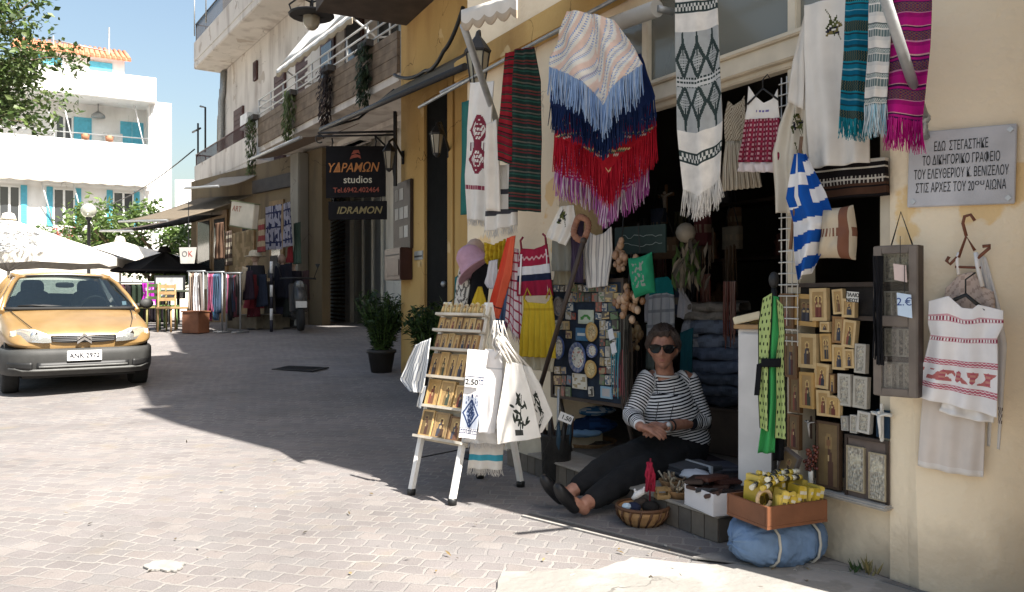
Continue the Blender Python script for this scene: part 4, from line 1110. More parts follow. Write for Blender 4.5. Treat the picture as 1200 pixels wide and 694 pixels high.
hung('poncho','crimson red poncho with long red fringe and thin coloured stripes','poncho',pl,[[(652,100),(705,110),(758,96)],[(648,160),(684,172),(712,203),(738,176),(767,146)]],poncho_red,KNIT,
     (.18,[(.4,.012,.025),(.3,.008,.018),(.48,.02,.035)],190,.0045),nu=48,nv=36,amp=.03,nf=2,top_still=.6,seed=3.1,thick=.012)
def poncho_purple(u,v):
    f = ((u if u < .5 else 1 - u) * 2 + v * 2.4) % .16
    return (.32,.03,.2) if f < .06 else (.22,.03,.17) if f < .1 else (.5,.32,.45)
pl = plane(706,170,.31,22)
hung('poncho','purple striped poncho with pink and white fringe, lowest of the hung ponchos','poncho',pl,[[(656,150),(705,160),(756,148)],[(652,203),(686,216),(711,240),(736,220),(762,192)]],poncho_purple,KNIT,
     (.125,[(.5,.2,.42),(.65,.55,.62),(.3,.06,.24),(.42,.12,.34)],150,.0045),nu=48,nv=36,amp=.025,nf=2,top_still=.6,seed=4.1,thick=.012)

# ---- white embroidered cloths, striped blankets
WH = (.7,.66,.6)
def embroid(u,v):
    x,y = abs(u - .48),v
    if .24 < v < .67:
        d = abs((v - .24) / .43 * 2 % 1 - .5) * 2
        if abs(x - .34 * (1 - d)) < .07 or (x < .09 and int(v * 60) % 2): return (.2,.03,.05)
        if x < .3 * (1 - d) and int(u * 30 + v * 60) % 3 == 0: return (.25,.08,.1)
    if .44 < v < .5 and x < .4 and int(u * 26) % 2: return (.12,.03,.05)
    if .75 < v < .785: return (.22,.04,.07) if int(u * 40) % 3 else (.5,.3,.3)
    return WH
pl = plane(562,98,.36,24)
hung('embroidered_cloth','white cloth with dark red embroidered diamonds beside the doorway','cloth',pl,[[(551,97),(579,95)],[(547,150),(576,150)],[(545,205),(574,207)],[(548,257),(569,259)]],embroid,fringe=(.04,[WH,(.6,.56,.5)],50,.002),nu=36,nv=96,amp=.016,nf=1.6)
pl = plane(577,150,.44,24)
hung('embroidered_cloth','plain cream cloth folded over the awning arm','cloth',pl,[[(569,146),(582,140)],[(566,190),(586,190)],[(568,246),(587,248)]],flat((.68,.62,.54)),nu=16,nv=30,amp=.016,nf=1.5,seed=2)
pl = plane(590,196,.38,24)
hung('embroidered_cloth','white cloth with two black key bands below the red striped blanket','cloth',pl,[[(572,196),(600,192)],[(571,240),(607,236)],[(570,271),(606,264)]],bands([(.38,.46,(.06,.06,.07)),(.7,.78,(.06,.06,.07))],WH),fringe=(.05,[WH,(.6,.56,.5)],60,.002),nu=20,nv=50,amp=.022,nf=2.2,seed=5)
pl = plane(560,100,.1,0)
hung('cloth_length','narrow dark teal cloth hanging behind the white embroidered cloth','cloth',pl,[[(541,120),(556,116)],[(540,252),(556,250)]],flat((.03,.14,.12)),nu=10,nv=20,amp=.01,nf=1.4)
def red_bl(u,v):
    f = (v * 13) % 1
    return (.3,.02,.03) if f < .5 else (.03,.02,.02) if f < .6 else (.2,.015,.03) if f < .85 else (.03,.06,.04)
pl = plane(595,62,.42,24)
hung('striped_blanket','narrow red and black striped blanket beside the dark green one','blanket',pl,[[(592,62),(605,60)],[(586,120),(606,122)],[(583,160),(605,168)],[(584,188),(604,195)]],red_bl,KNIT,nu=16,nv=80,amp=.014,nf=1.5)
def green_bl(u,v):
    f = (v * 11) % 1
    t = (.018,.04,.034)
    if f < .1: t = (.14,.03,.035)
    elif .3 < f < .36: t = (.12,.11,.09)
    elif .5 < f < .62: t = (.03,.09,.07)
    elif .8 < f < .86: t = (.16,.05,.04)
    return t
pl = plane(617,60,.36,24)
hung('striped_blanket','dark green blanket with fine red and grey stripes','blanket',pl,[[(602,58),(626,55)],[(598,90),(634,95)],[(596,160),(636,165)],[(594,246),(634,249)]],green_bl,KNIT,nu=28,nv=110,amp=.02,nf=2.4,seed=1.5)
# ---- long scarf with black diamonds
BKK = (.035,.05,.048)
def diam(u,v):
    bg = WH
    if .20 < v < .70:
        bg = (.36,.37,.36)
        vv = (v - .20) / .5
        if .455 < vv < .56:
            q = (vv - .455) / .105
            return BKK if (q < .16 or q > .84 or .4 < q < .6) and int(u * 60) % 4 else (.5,.5,.48)
        h = (vv if vv < .5 else 1 - vv) / .46
        for cx in (.17,.5,.83):
            x = abs(u - cx); d = 1 - abs(h - .62) / .38 if h > .24 else 0
            w = .145 * max(0,d)
            if d > 0 and abs(x - w) < .035: return BKK
            if d > 0 and x < w - .035 and int(x * 90) % 3 == 0 and int(v * 150) % 2: return BKK
            if x < .018 + .03 * max(0,.3 - abs(h - .2)) and h < .5: return BKK
        return bg
    for a in (.045,.80):
        if a < v < a + .06:
            q = (v - a) / .06
            if q < .2 or q > .8: return BKK
            return BKK if (int(u * 24) % 2 == 0) ^ (q > .5) else (.55,.54,.5)
    return bg
pl = plane(820,0,.4,26)
hung('long_scarf','long white scarf with grey panel of black woven diamonds','scarf',pl,[[(791,-8),(815,-10),(840,-12)],[(790,60),(815,62),(843,50)],[(793,150),(818,155),(846,140)],[(799,222),(820,230),(844,208)]],diam,KNIT,(.105,[WH,(.62,.58,.52)],70,.003),nu=64,nv=190,amp=.02,nf=1.5,seed=.6)
# ---- little dresses in the doorway
def tag_hanger(mb,pl,px,py,w,col=None):
    x,z = pl.loc(px,py); mb.tube([(x - w,0,z - .06),(x,0,z),(x + w,0,z - .06)],.005,5); mb.tube([(x,0,z),(x,0,z + .04),(x + .02,0,z + .06),(x + .03,0,z + .04)],.003,5)
pl = plane(868,105,.02,24)
t = thing('knitted_dress','cream crochet dress with finely pleated skirt behind the checked pinafore','dress',pl.p,pl.yaw)
m = MB(); panel(m,pl,[[(853,118),(860,124),(868,118),(872,112)],[(848,140),(874,138)],[(850,166),(876,164)]],lambda u,v: (.5,.43,.32) if (int(u * 24) + int(v * 26)) % 3 else (.2,.15,.1),26,30,.008,1.5); m.build('bodice',KNIT,t)
m = MB(); panel(m,pl,[[(850,166),(876,164)],[(846,195),(888,192)],[(846,224),(893,219)]],lambda u,v: (.56,.5,.4) if int(u * 48) % 2 else (.2,.17,.13),72,12,.014,7); m.build('skirt',CLOTH,t)
pl = plane(893,100,.14,24)
t = thing('pinafore_dress','small pinafore dress with white bodice and red checked skirt','dress',pl.p,pl.yaw)
m = MB(); panel(m,pl,[[(877,101),(884,112),(895,121),(905,116),(911,104)],[(875,126),(895,128),(912,124)],[(873,140),(913,138)]],lambda u,v: (.15,.12,.3) if abs(v - .55) < .07 and .3 < u < .7 and int(u * 26) % 3 else WH,30,24,.006,1.5); m.build('bodice',CLOTH,t)
m = MB(); panel(m,pl,[[(873,140),(913,138)],[(869,165),(914,162)],[(865,190),(914,190)]],lambda u,v: (.27,.03,.06) if (int(u * 22) % 2) and (int(v * 18) % 2) else (.16,.015,.035) if (int(u * 22) % 2) or (int(v * 18) % 2) else (.45,.25,.27),66,36,.014,4); m.build('skirt',CLOTH,t)
m = MB(); panel(m,pl,[[(865,190),(914,190)],[(864,201),(914,202)]],flat((.62,.55,.54)),40,4,.014,4,y0=.004); m.build('hem',CLOTH,t)
m = MB(); tag_hanger(m,pl,894,104,.07); m.build('hanger',IRON,t)
# ---- linen tunic and embroidered table cloth
LIN = (.64,.6,.54)
def olive(cx,cy,sx_,sy_,base):
    rg = random.Random(int(cx * 99)); L = [(cx + rg.uniform(-.5,.5) * sx_,cy + rg.uniform(-.5,.5) * sy_,rg.uniform(-1.2,1.2),rg.choice(((.05,.06,.02),(.1,.11,.04),(.02,.02,.03),(.16,.13,.05)))) for _ in range(12)]
    def f(u,v):
        if abs(u - cx) > sx_ or abs(v - cy) > sy_: return base(u,v)
        for x,y,a,c in L:
            du,dv = (u - x) / sx_,(v - y) / sy_; p,q = du * math.cos(a) + dv * math.sin(a),-du * math.sin(a) + dv * math.cos(a)
            if (p / .3) ** 2 + (q / .09) ** 2 < 1: return c
        if abs((u - cx) / sx_ - .6 * (v - cy) / sy_) < .05: return (.1,.1,.05)
        return base(u,v)
    return f
pl = plane(975,10,.13,18)
t = thing('linen_tunic','long off white linen tunic with embroidered olive sprig','tunic',pl.p,pl.yaw)
m = MB(); panel(m,pl,[[(942,6),(962,2),(990,-6),(1010,-12)],[(941,60),(1014,50)],[(944,130),(1016,122)],[(948,197),(1017,190)]],olive(.5,.16,.2,.1,flat(LIN)),60,90,.02,2.2,seed=.4); m.build('body',CLOTH,t)
m = MB(); panel(m,pl,[[(941,12),(948,6)],[(926,70),(942,62)],[(921,118),(940,128)]],flat((.58,.54,.48)),10,24,.014,1,y0=.02); m.build('sleeve',CLOTH,t)
pl = plane(930,120,.09,18)
hung('tablecloth','cream tablecloth with cut edge and embroidered flowers beside the flag','tablecloth',pl,[[(926,112),(946,108)],[(912,150),(948,145)],[(905,180),(949,180)],[(908,250),(948,248)]],olive(.6,.25,.3,.14,olive(.75,.62,.25,.2,flat((.6,.54,.44)))),nu=50,nv=70,amp=.02,nf=2.4,seed=3)
# ---- the three scarves and the rug
def teal(u,v):
    f = (v * 4.3) % 1
    if f < .34: return (.012,.045,.055) if int(u * 34 + int(v * 90) * 1.5) % 3 else (.12,.12,.07)
    if f < .4: return (.01,.22,.3)
    if f < .46: return (.02,.05,.07)
    if f < .62: return (.008,.15,.23)
    if f < .66: return (.15,.32,.36)
    if f < .8: return (.006,.11,.19)
    return (.015,.06,.08) if f < .88 else (.01,.18,.26)
def whgrey(u,v):
    f = (v * 4.6) % 1
    if f < .3: return WH
    if f < .34: return (.1,.12,.12)
    if f < .5: return (.16,.22,.21) if int(u * 26 + int(v * 80)) % 2 else (.5,.5,.46)
    if f < .55: return WH
    if f < .85: return (.12,.17,.17) if int(u * 26) % 3 else (.42,.43,.4)
    return (.6,.58,.54)
def magenta(u,v):
    f = (v * 4.4 + .1) % 1
    if f < .28: return (.42,.012,.17)
    if f < .32: return (.55,.3,.3)
    if f < .38: return (.05,.01,.05)
    if f < .46: return (.36,.01,.15)
    if f < .5: return (.06,.012,.07)
    if f < .82:
        return ((.1,.035,.09),(.22,.06,.05),(.12,.1,.07),(.07,.02,.09))[(int(u * 40) + int(v * 95) * 2) % 4]
    if f < .86: return (.5,.2,.3)
    return (.3,.01,.13)
pl = plane(1000,0,.2,20)
hung('woven_scarf','teal woven scarf with dark patterned stripes and teal fringe','scarf',pl,[[(991,-10),(1020,-12)],[(988,60),(1018,60)],[(984,138),(1015,142)]],teal,KNIT,(.075,[(.015,.2,.24),(.01,.15,.2),(.02,.26,.3)],60,.003),nu=34,nv=150,amp=.012,nf=1.3)
pl = plane(1030,0,.23,20)
hung('woven_scarf','white and grey patterned scarf with pale blue fringe','scarf',pl,[[(1018,-10),(1046,-12)],[(1016,60),(1042,60)],[(1012,124),(1038,122)]],whgrey,KNIT,(.11,[(.6,.64,.64),(.3,.48,.55),(.55,.6,.6)],46,.003),nu=28,nv=150,amp=.012,nf=1.3,seed=1)
pl = plane(1062,0,.19,20)
hung('woven_scarf','magenta woven scarf with multicoloured stripes and magenta fringe','scarf',pl,[[(1046,-10),(1092,-12)],[(1042,60),(1090,55)],[(1037,138),(1081,142)]],magenta,KNIT,(.105,[(.42,.01,.16),(.35,.008,.13),(.5,.03,.22)],80,.003),nu=44,nv=170,amp=.022,nf=1.2,seed=2)
pl = plane(995,185,.08,10)
hung('folded_rug','black, white and brown striped rug folded over a rail under the scarves','rug',pl,[[(950,192),(1037,184)],[(951,236),(1038,228)]],lambda u,v: (.55,.5,.42) if v < .1 or .2 < v < .25 or .5 < v < .54 else (.014,.012,.012) if v < .44 or .7 < v < .76 or v > .93 else ((.5,.45,.38) if int(u * 60) % 3 == 0 else (.03,.022,.02)) if v < .64 else (.08,.04,.025),KNIT,nu=90,nv=44,amp=.012,nf=1.5,thick=.03)
# ---- flag
pl = plane(948,182,.2,26)
def flagc(u,v):
    if v < .42 and u < .62:
        return (.68,.66,.64) if abs(u - .3) < .07 or abs(v - .2) < .05 else (.008,.07,.3)
    return (.68,.66,.64) if int(v * 9 + u * .6) % 2 else (.008,.07,.3)
t = thing('flag','blue and white striped flag with white cross draped from a stick','flag',pl.p,pl.yaw)
m = MB(); panel(m,pl,[[(930,180),(944,180)],[(919,232),(968,226)],[(928,262),(980,262)],[(930,296),(966,288)],[(932,328),(952,318)]],flagc,60,90,.045,1.4,seed=.8); m.build('cloth',CLOTH,t)
m = MB(); x,z = pl.loc(937,176); m.tube([(x,.03,z + .06),(x - .05,.05,z - .4)],.008,6); m.build('stick',WOOD,t)
# the crossing of the flag's own white cross is woven in; a patterned cushion hangs behind it
pl = plane(982,245,.12,20)
m = MB(); pillow(m,pl,[[(965,244),(1000,240)],[(962,275),(1005,272)],[(958,303),(1003,305)]],lambda u,v: (.18,.08,.05) if abs(u - .75) < .14 or (abs(v - .5) < .08 and int(u * 20) % 2) else (.48,.4,.29),.06); solo('cushion','beige patterned cushion hanging behind the flag','cushion',m,CLOTH,pl.p,pl.yaw)
# wire lattice screwed to the door post
t = thing('wire_lattice','white wire lattice panel beside the icon board','lattice',F0,FYAW)
m = MB()
for k in range(4): x = xd - .01 + k * .03; m.tube([(x,-.012,.9),(x,-.012,2.1)],.003,5)
for k in range(24): m.tube([(xd - .02,-.018,.92 + k * .05),(xd + .09,-.018,.92 + k * .05)],.003,5)
m.build('mesh',M('white wire',(.6,.58,.53),.5),t)

# ---------------------------------------------------------------- the plaque and the dress on the corner wall
WB = F0 + FR * (xb + .06) - FN * .02; WD = Vector((.787,-.617,0)); WYAW = math.atan2(WD.y,WD.x); WN = Vector((WD.y,-WD.x,0))
wallp = PL(WB,WYAW)
def on_wall(px,py,off):
    p = PL(WB + WN * off,WYAW); x,z = p.loc(px,py); return p.p + p.r * x + Vector((0,0,z))
c = on_wall(1128,196,.012); pl = PL(c,WYAW)
x0,x1 = pl.loc(1065,196)[0],pl.loc(1191,196)[0]; hh = (pl.loc(1128,150)[1] - pl.loc(1128,240)[1]) / 2
t = thing('wall_plaque','grey marble plaque with four lines of black Greek lettering','plaque',c,WYAW,tilt=('Y',R(1.5)))
MB().box2((x0,-.012,-hh),(x1,.011,hh)).build('slab',M('grey veined marble',(.43,.42,.43),.35,.22,5,.05,30),t,.003)
INK = M('black paint ink',(.012,.012,.012),.5,.1)
W_ = x1 - x0; xm = (x0 + x1) / 2
for k,(s_,w_,off) in enumerate((('ΕΔΩ  ΣΤΕΓΑΣΤΗΚΕ',.5,-.0),('ΤΟ ΔΙΚΗΓΟΡΙΚΟ ΓΡΑΦΕΙΟ',.72,.0),('ΤΟΥ ΕΛΕΥΘΕΡΙΟΥ Κ. ΒΕΝΙΖΕΛΟΥ',.88,.0),('ΣΤΙΣ ΑΡΧΕΣ ΤΟΥ 20      ΑΙΩΝΑ',.84,.0))):
    o = lettering(t,'lettering',s_,(xm + off,-.0125,hh * (.56 - .36 * k)),.05,INK,.001,bold=.0)
    xs = [v.co.x for v in o.data.vertices]; f = w_ * W_ / (max(xs) - min(xs)); o.scale.x *= f
o = lettering(t,'lettering','ου',(xm + W_ * .185,-.0125,hh * (.56 - 1.08) + .012),.028,INK,.001,bold=.0)
for sx_,sz_ in ((-1,-1),(1,-1),(-1,1),(1,1)):
    m = MB(); m.box((xm + sx_ * (W_ / 2 - .02),-.014,sz_ * (hh - .02)),(.016,.005,.016),tilt=('Y',R(45))); m.build('fixing',M('bright screw',(.5,.5,.5),.4,.1,metal=.8),t)
# display case hung on the corner
pl = PL(front(1050,380,.14),FYAW + R(16)); 
t = thing('display_case','hanging glass fronted wooden case holding small silver icons','display case',pl.p,pl.yaw)
x0,z1 = pl.loc(1023,289); x1,z0 = pl.loc(1075,467)
dp = .05; pl.p = pl.p + pl.n * (dp + .015); t.location = pl.p
m = MB(); m.box2((x0,-.01,z0),(x1,.005,z1)); 
m.build('back',DWOOD,t)
m = MB()
for a,b_ in (((x0,-dp,z0),(x0 + .02,-.0105,z1)),((x1 - .02,-dp,z0),(x1,-.0105,z1)),((x0 + .02,-dp,z1 - .02),(x1 - .02,-.0105,z1)),((x0 + .02,-dp,z0),(x1 - .02,-.0105,z0 + .02))): m.box2(a,b_)
for k in (1,2,3): z = z0 + (z1 - z0) * k / 4; m.box2((x0 + .02,-dp + .012,z - .006),(x1 - .02,-.0105,z + .006))
m.build('case_frame',DWOOD,t)
m = MB(); fw = .03
for a,b_ in (((x0,-dp - .015,z0),(x0 + fw,-dp - .001,z1)),((x1 - fw,-dp - .015,z0),(x1,-dp - .001,z1)),((x0 + fw,-dp - .015,z1 - fw),(x1 - fw,-dp - .001,z1)),((x0 + fw,-dp - .015,z0),(x1 - fw,-dp - .001,z0 + fw)),((x0 + fw,-dp - .015,(z0 + z1) / 2 - .02),(x1 - fw,-dp - .001,(z0 + z1) / 2 + .02))): m.box2(a,b_)
dr = m.build('door',M('grey brown varnish',(.15,.122,.1),.5,.25,9),t,.003)
MB().box2((x0 + fw,-dp - .008,z0 + fw),(x1 - fw,-dp - .005,z1 - fw)).build('pane',glass('case glass',(.5,.47,.42),.05,.03,0.0,(.93,.92,.9)),dr)
m = MB(); xm = (x0 + x1) / 2; m.tube([(x0 + .05,-.02,z1),(xm,.0,z1 + .13),(x1 - .03,-.02,z1)],.003,5); m.build('cord',INK,t)
rg = random.Random(4)
SILV = lambda: mixc((.4,.38,.33),(.58,.56,.5),rg.random())
GOLD,BRN = (.52,.33,.12),(.16,.07,.035)
def saint(seed,silver=False,two=False,dark=False):
    """a painted figure with a halo on a gilded ground, or the same in beaten metal"""
    g = random.Random(seed); robe = g.choice(((.13,.035,.025),(.035,.04,.055),(.05,.06,.04),(.08,.045,.028),(.15,.07,.04),(.045,.035,.045)))
    robe2 = g.choice(((.2,.06,.04),(.18,.12,.05),(.06,.06,.075))); gold = mixc((.46,.29,.11),(.34,.22,.1),g.random())
    if dark: gold = mixc(gold,(.06,.045,.03),.72); robe = mixc(robe,(.03,.02,.02),.5)
    hx = [.34,.66] if two else [.5 + g.uniform(-.06,.06)]
    def f(u,v):
        c = gold
        if silver:
            k = .5 + .5 * math.sin(u * 31 + 7 * n3(u * 5,v * 7,seed)) * math.sin(v * 43 + 6 * n3(u * 6,v * 5,seed + 3)); c = mixc((.22,.2,.17),(.5,.46,.38),k)
        for i,x in enumerate(hx):
            w = .15 if two else .27
            r = math.hypot((u - x) * .75,v - .3)
            body = v > .38 and abs(u - x) < w * min(1,.45 + (v - .38) * 1.8)
            if silver:
                if r < .15: c = (.5,.46,.36)
                if body: c = mixc((.3,.28,.23),(.46,.43,.36),(int(u * 22 + v * 9) % 3) / 2)
                continue
            if r < .15: c = mixc(gold,(.7,.5,.2),.6) if not dark else mixc(gold,(.3,.2,.08),.6)
            if r < .085: c = (.2,.1,.05) if v > .27 else (.06,.03,.02)
            if body: c = robe if (u - x + .1 * (v - .6)) > -.02 else robe2
            if body and abs(u - x) < .06 and .5 < v < .62: c = (.45,.32,.16)
        return c
    return f
def icon(label,pl,pxs,fr,seed,tilt_deg=0.0,off=0.0,silver=False,two=False,dark=False,arch=False,dep=.018,group=None,border=.17,name='icon_picture',cat='icon',nobar=False):
    """a framed panel filling the pixel box (x0, y0, x1, y1) on plane pl"""
    X0,Z1 = pl.loc(pxs[0],(pxs[1] + pxs[3]) / 2)[0],pl.loc((pxs[0] + pxs[2]) / 2,pxs[1])[1]
    X1,Z0 = pl.loc(pxs[2],(pxs[1] + pxs[3]) / 2)[0],pl.loc((pxs[0] + pxs[2]) / 2,pxs[3])[1]
    c = pl.p + pl.r * ((X0 + X1) / 2) + Vector((0,0,(Z0 + Z1) / 2)) + pl.n * off
    return icon_at(label,c,pl.yaw,X1 - X0,Z1 - Z0,fr,seed,tilt_deg,silver,two,dark,arch,dep,group,border,name,cat)
def icon_at(label,c,yaw,w,h,fr,seed,tilt_deg=0.0,silver=False,two=False,dark=False,arch=False,dep=.018,group=None,border=.12,name='icon_picture',cat='icon',mtx=None,ncell=(14,20)):
    t = thing(name,label,cat,c,yaw,group,tilt=('Y',R(tilt_deg)) if tilt_deg else None)
    if mtx is not None: t.matrix_world = mtx
    x,z,b = w / 2,h / 2,w * border
    m = MB(); m.col = fr
    if arch:
        out = [(-x,-z),(x,-z),(x,z * .4)] + [(x * math.cos(a),z * .4 + z * .6 * math.sin(a)) for a in (k * math.pi / 10 for k in range(1,10))] + [(-x,z * .4)]
        m.prism(out,-.001,dep)
    else:
        m.box2((-x,.002,-z),(x,dep,z)); 
        for p_,q_ in (((-x,-.005,-z),(-x + b,.0015,z)),((x - b,-.005,-z),(x,.0015,z)),((-x + b,-.005,z - b),(x - b,.0015,z)),((-x + b,-.005,-z),(x - b,.0015,-z + b))): m.box2(p_,q_)
    m.build('frame',PAINT,t)
    m = MB(); f = saint(seed,silver,two,dark); xi,zi = (x - b,z - b) if not arch else (x * .78,z * .8)
    m.sheet(lambda u,v: (-xi + 2 * xi * u,-.0025 if not arch else -.004,zi - 2 * zi * v),ncell[0],ncell[1],f,.003,smooth=False)
    m.build('picture',EMB if silver else PAINT,t)
    return t
# small silver icons inside the case
for r_ in range(4):
    zb = z0 + (z1 - z0) * r_ / 4 + (.02 if r_ == 0 else .0065)
    n = 3
    for k in range(n):
        if r_ == 3 and k == 1: continue
        w,h = .05,(z1 - z0) / 4 - .035; cx = x0 + .055 + k * (x1 - x0 - .11) / (n - 1)
        c = pl.p + pl.r * cx + Vector((0,0,zb + h / 2)) - pl.n * .03
        icon_at(('small silver icon on the %s shelf of the hanging glass case' % ('bottom','third','second','top')[r_]),c,pl.yaw,w,h,SILV(),40 + r_ * 5 + k,silver=True,dep=.012,group='silver icons on the %s shelf of the case' % ('bottom','third','second','top')[r_],ncell=(8,12))
# paper tags hung on the case
for k,(px,py,w,h,cc,lab) in enumerate(((1055,320,16,22,(.6,.47,.42),'pinkish paper tags clipped to the top of the glass case'),(1060,358,18,30,(.5,.6,.7),'pale blue paper tag hanging on the glass case'))):
    p2 = PL(pl.p - pl.n * (dp + .03 + .006 * k),pl.yaw); a = p2.loc(px - w / 2,py - h / 2); b_ = p2.loc(px + w / 2,py + h / 2)
    t2 = thing('paper_tag',lab,'tag',p2.p,p2.yaw)
    m = MB(); m.prism([(a[0],a[1]),(a[0] + .004,b_[1] + .01),(b_[0],b_[1]),(b_[0] - .004,a[1] - .008)],-.002,.002,cc); m.build('card',PAPER,t2)
    m = MB(); m.tube([((a[0] + b_[0]) / 2,.0,a[1] + .1),((a[0] + b_[0]) / 2,0,a[1])],.0015,4); m.build('string',INK,t2)
    if k: lettering(t2,'writing','2.€',((a[0] + b_[0]) / 2,-.0025,a[1] - .035),.04,M('blue pen',(.02,.05,.2)),.0005)
m = MB()
rg2 = random.Random(2)
p2 = PL(front(1029,300,.19),FYAW); m.col = (.01,.01,.011)
for k in range(18): x = rg2.uniform(-.013,.013); m.tube([(x * .5,rg2.uniform(-.02,.02),0),(x,rg2.uniform(-.02,.02),-.2),(x * 1.3,rg2.uniform(-.02,.02),-.36 - rg2.random() * .05)],.003,4)
solo('bead_strands','bunch of thin black bead strings beside the glass case','bead string',m,BLACKC,p2.p,p2.yaw)
# dresses on hangers on the corner wall
pl = PL(on_wall(1125,350,.115),WYAW)
REDP,REDD = (.47,.13,.17),(.26,.035,.07)
def dressc(u,v):
    for a,b_ in ((.115,.165),(.31,.36)):
        if a < v < b_:
            q = (v - a) / (b_ - a)
            if q < .2 or q > .82: return (.58,.32,.34)
            return REDD if int(u * 46) % 2 else WHT
    if .54 < v < .60 or .80 < v < .86:
        q = (v - .54) / .06 if v < .7 else (v - .80) / .06
        if q < .15 or q > .85 or abs(q - .5) < .1: return REDP
        return REDP if (int(u * 34) + int(q * 4)) % 2 else WHT
    if .63 < v < .78:
        q = (v - .63) / .15; g_ = n3(u * 11 + 3,q * 2.0,5)
        x = (u * 5.2) % 1
        if .15 < u < .95 and .32 < x < .68 and abs(q - .5) < .42 - .9 * abs(x - .5): return (.42,.1,.13) if (int(q * 7) % 2) else (.52,.24,.19)
        if g_ > .12 and .15 < q < .9: return (.45,.14,.13)
    return WHT
WHT = (.76,.73,.71)
t = thing('embroidered_dress','white child dress with red embroidered figures on the corner wall','dress',pl.p,pl.yaw)
m = MB(); panel(m,pl,[[(1088,353),(1112,347),(1117,352),(1127,361),(1140,362),(1146,357),(1176,364)],[(1087,380),(1130,384),(1176,382)],[(1090,392),(1130,396),(1169,396)],[(1080,430),(1125,436),(1170,440)],[(1068,464),(1120,476),(1169,489)]],dressc,120,140,.016,2.6,seed=1.2,top_still=.25); m.build('dress_body',CLOTH,t)
m = MB(); panel(m,pl,[[(1104,470),(1164,482)],[(1098,483),(1130,492),(1163,497)]],flat((.74,.71,.68)),30,8,.012,2.2,y0=.022,seed=1.2); m.build('underskirt',CLOTH,t)
x,z = pl.loc(1131,344)
m = MB(); m.tube([(x + .06,.012,z - .06),(x,.012,z - .005),(x - .06,.012,z - .035)],.008,6); m.tube([(x,.012,z - .005),(x,.012,z + .05),(x + .03,.02,z + .075)],.003,5); m.build('hanger',M('black plastic hanger',(.012,.012,.012),.35),t)
pl = PL(on_wall(1115,470,.065),WYAW)
t = thing('slip_skirt','pale beige petticoat hanging below the embroidered white dress','petticoat',pl.p,pl.yaw)
m = MB(); panel(m,pl,[[(1083,440),(1156,455)],[(1078,500),(1154,510)],[(1075,546),(1115,555),(1152,560)]],lambda u,v: (.62,.55,.49) if v < .95 else (.68,.63,.58),50,30,.007,3,seed=2); m.build('skirt',CLOTH,t)
pl = PL(on_wall(1160,430,.02),WYAW)
hung('white_blouse','white blouse with dark edging hanging behind the embroidered dress','blouse',pl,[[(1146,298),(1156,302)],[(1150,330),(1172,360)],[(1150,400),(1180,405),(1180,430)][:2],[(1150,520),(1172,527)]],lambda u,v: (.1,.08,.08) if .78 < v < .86 and int(u * 20 + v * 60) % 2 else (.7,.67,.64),nu=24,nv=60,amp=.008,nf=2)
pl = PL(on_wall(1090,430,.02),WYAW)
hung('patterned_cloth','strip of black and white patterned cloth showing beside the white dress','cloth',pl,[[(1084,400),(1098,400)],[(1078,470),(1096,474)],[(1076,500),(1090,502)]],lambda u,v: (.06,.05,.05) if .6 < v < .85 and (int(u * 12) + int(v * 40)) % 2 else (.68,.65,.62),nu=16,nv=40,amp=.006)
pl = PL(on_wall(1136,300,.05),WYAW)
t = thing('camisole','beige lace camisole on a brown wire hanger above the white dress','camisole',pl.p,pl.yaw)
m = MB(); panel(m,pl,[[(1108,338),(1124,322),(1140,318),(1152,336),(1164,342)],[(1106,352),(1166,356)],[(1110,372),(1164,372)]],lambda u,v: (.55,.43,.36) if (int(u * 20) + int(v * 14)) % 4 else (.4,.3,.25),30,20,.01,2); m.build('body',CLOTH,t)
m = MB(); P = lambda a,b_: (lambda q: (q[0],-.012,q[1]))(pl.loc(a,b_)); m.tube([P(1124,322),P(1122,304),P(1124,296)],.006,6); m.build('strap',M('white strap',(.7,.67,.64)),t); MB().tube([P(1152,336),P(1146,312),P(1144,296)],.008,6).build('strap',M('white strap'),t)
HB = M('rusty brown hanger',(.15,.05,.025),.5,.25,30)
m = MB(); m.tube([P(1124,300),P(1114,310),P(1110,306),P(1113,301)],.006,6); m.tube([P(1124,302),P(1133,277),P(1143,294)],.006,6); m.tube([P(1145,304),P(1160,291),P(1161,288),P(1152,289)],.006,6); m.tube([P(1133,277),P(1129,262),P(1131,254),P(1138,252),P(1143,259)],.006,6); m.tube([P(1120,313),P(1150,314)],.005,6); m.build('hanger',HB,t)
# ---------------------------------------------------------------- the icon board
ib = PL(front(985,460,-.02),FYAW)
x0,x1 = ib.loc(921,460)[0],ib.loc(1043,460)[0]; zt = ib.loc(1000,331)[1]; zb = .305 
t = thing('icon_board','tall dark board filling the shop window and hung with icons','display board',ib.p,ib.yaw)
MB().box2((x0,.0,zb),(x1,.02,zt)).build('panel',M('black felt',(.016,.014,.013),.95,.3,20,.2,200),t)
m = MB()
for a,b_ in (((x0,-.012,zb),(x0 + .018,-.0005,zt)),((x1 - .018,-.012,zb),(x1,-.0005,zt)),((x0 + .018,-.012,zb),(x1 - .018,-.0005,zb + .018)),((x0 + .018,-.012,zt - .018),(x1 - .018,-.0005,zt))): m.box2(a,b_)
m.build('border',DWOOD,t)
g1,g2,g3 = (.48,.29,.1),(.56,.4,.2),(.15,.078,.034)
I = lambda lab,box,fr,sd,**k: icon(lab,ib,box,fr,sd,off=-.022 - .004 * (sd % 3),**k)
I('wide brown icon half hidden at the top beside the wire lattice',(920,344,936,385),g3,101,dark=True)
I('tilted gold framed dark icon of many figures near the top',(936,345,962,382),g1,102,dark=True,tilt_deg=3,two=True)
I('light framed icon of two standing saints overlapping its neighbour',(955,338,975,376),g2,104,two=True,tilt_deg=-1)
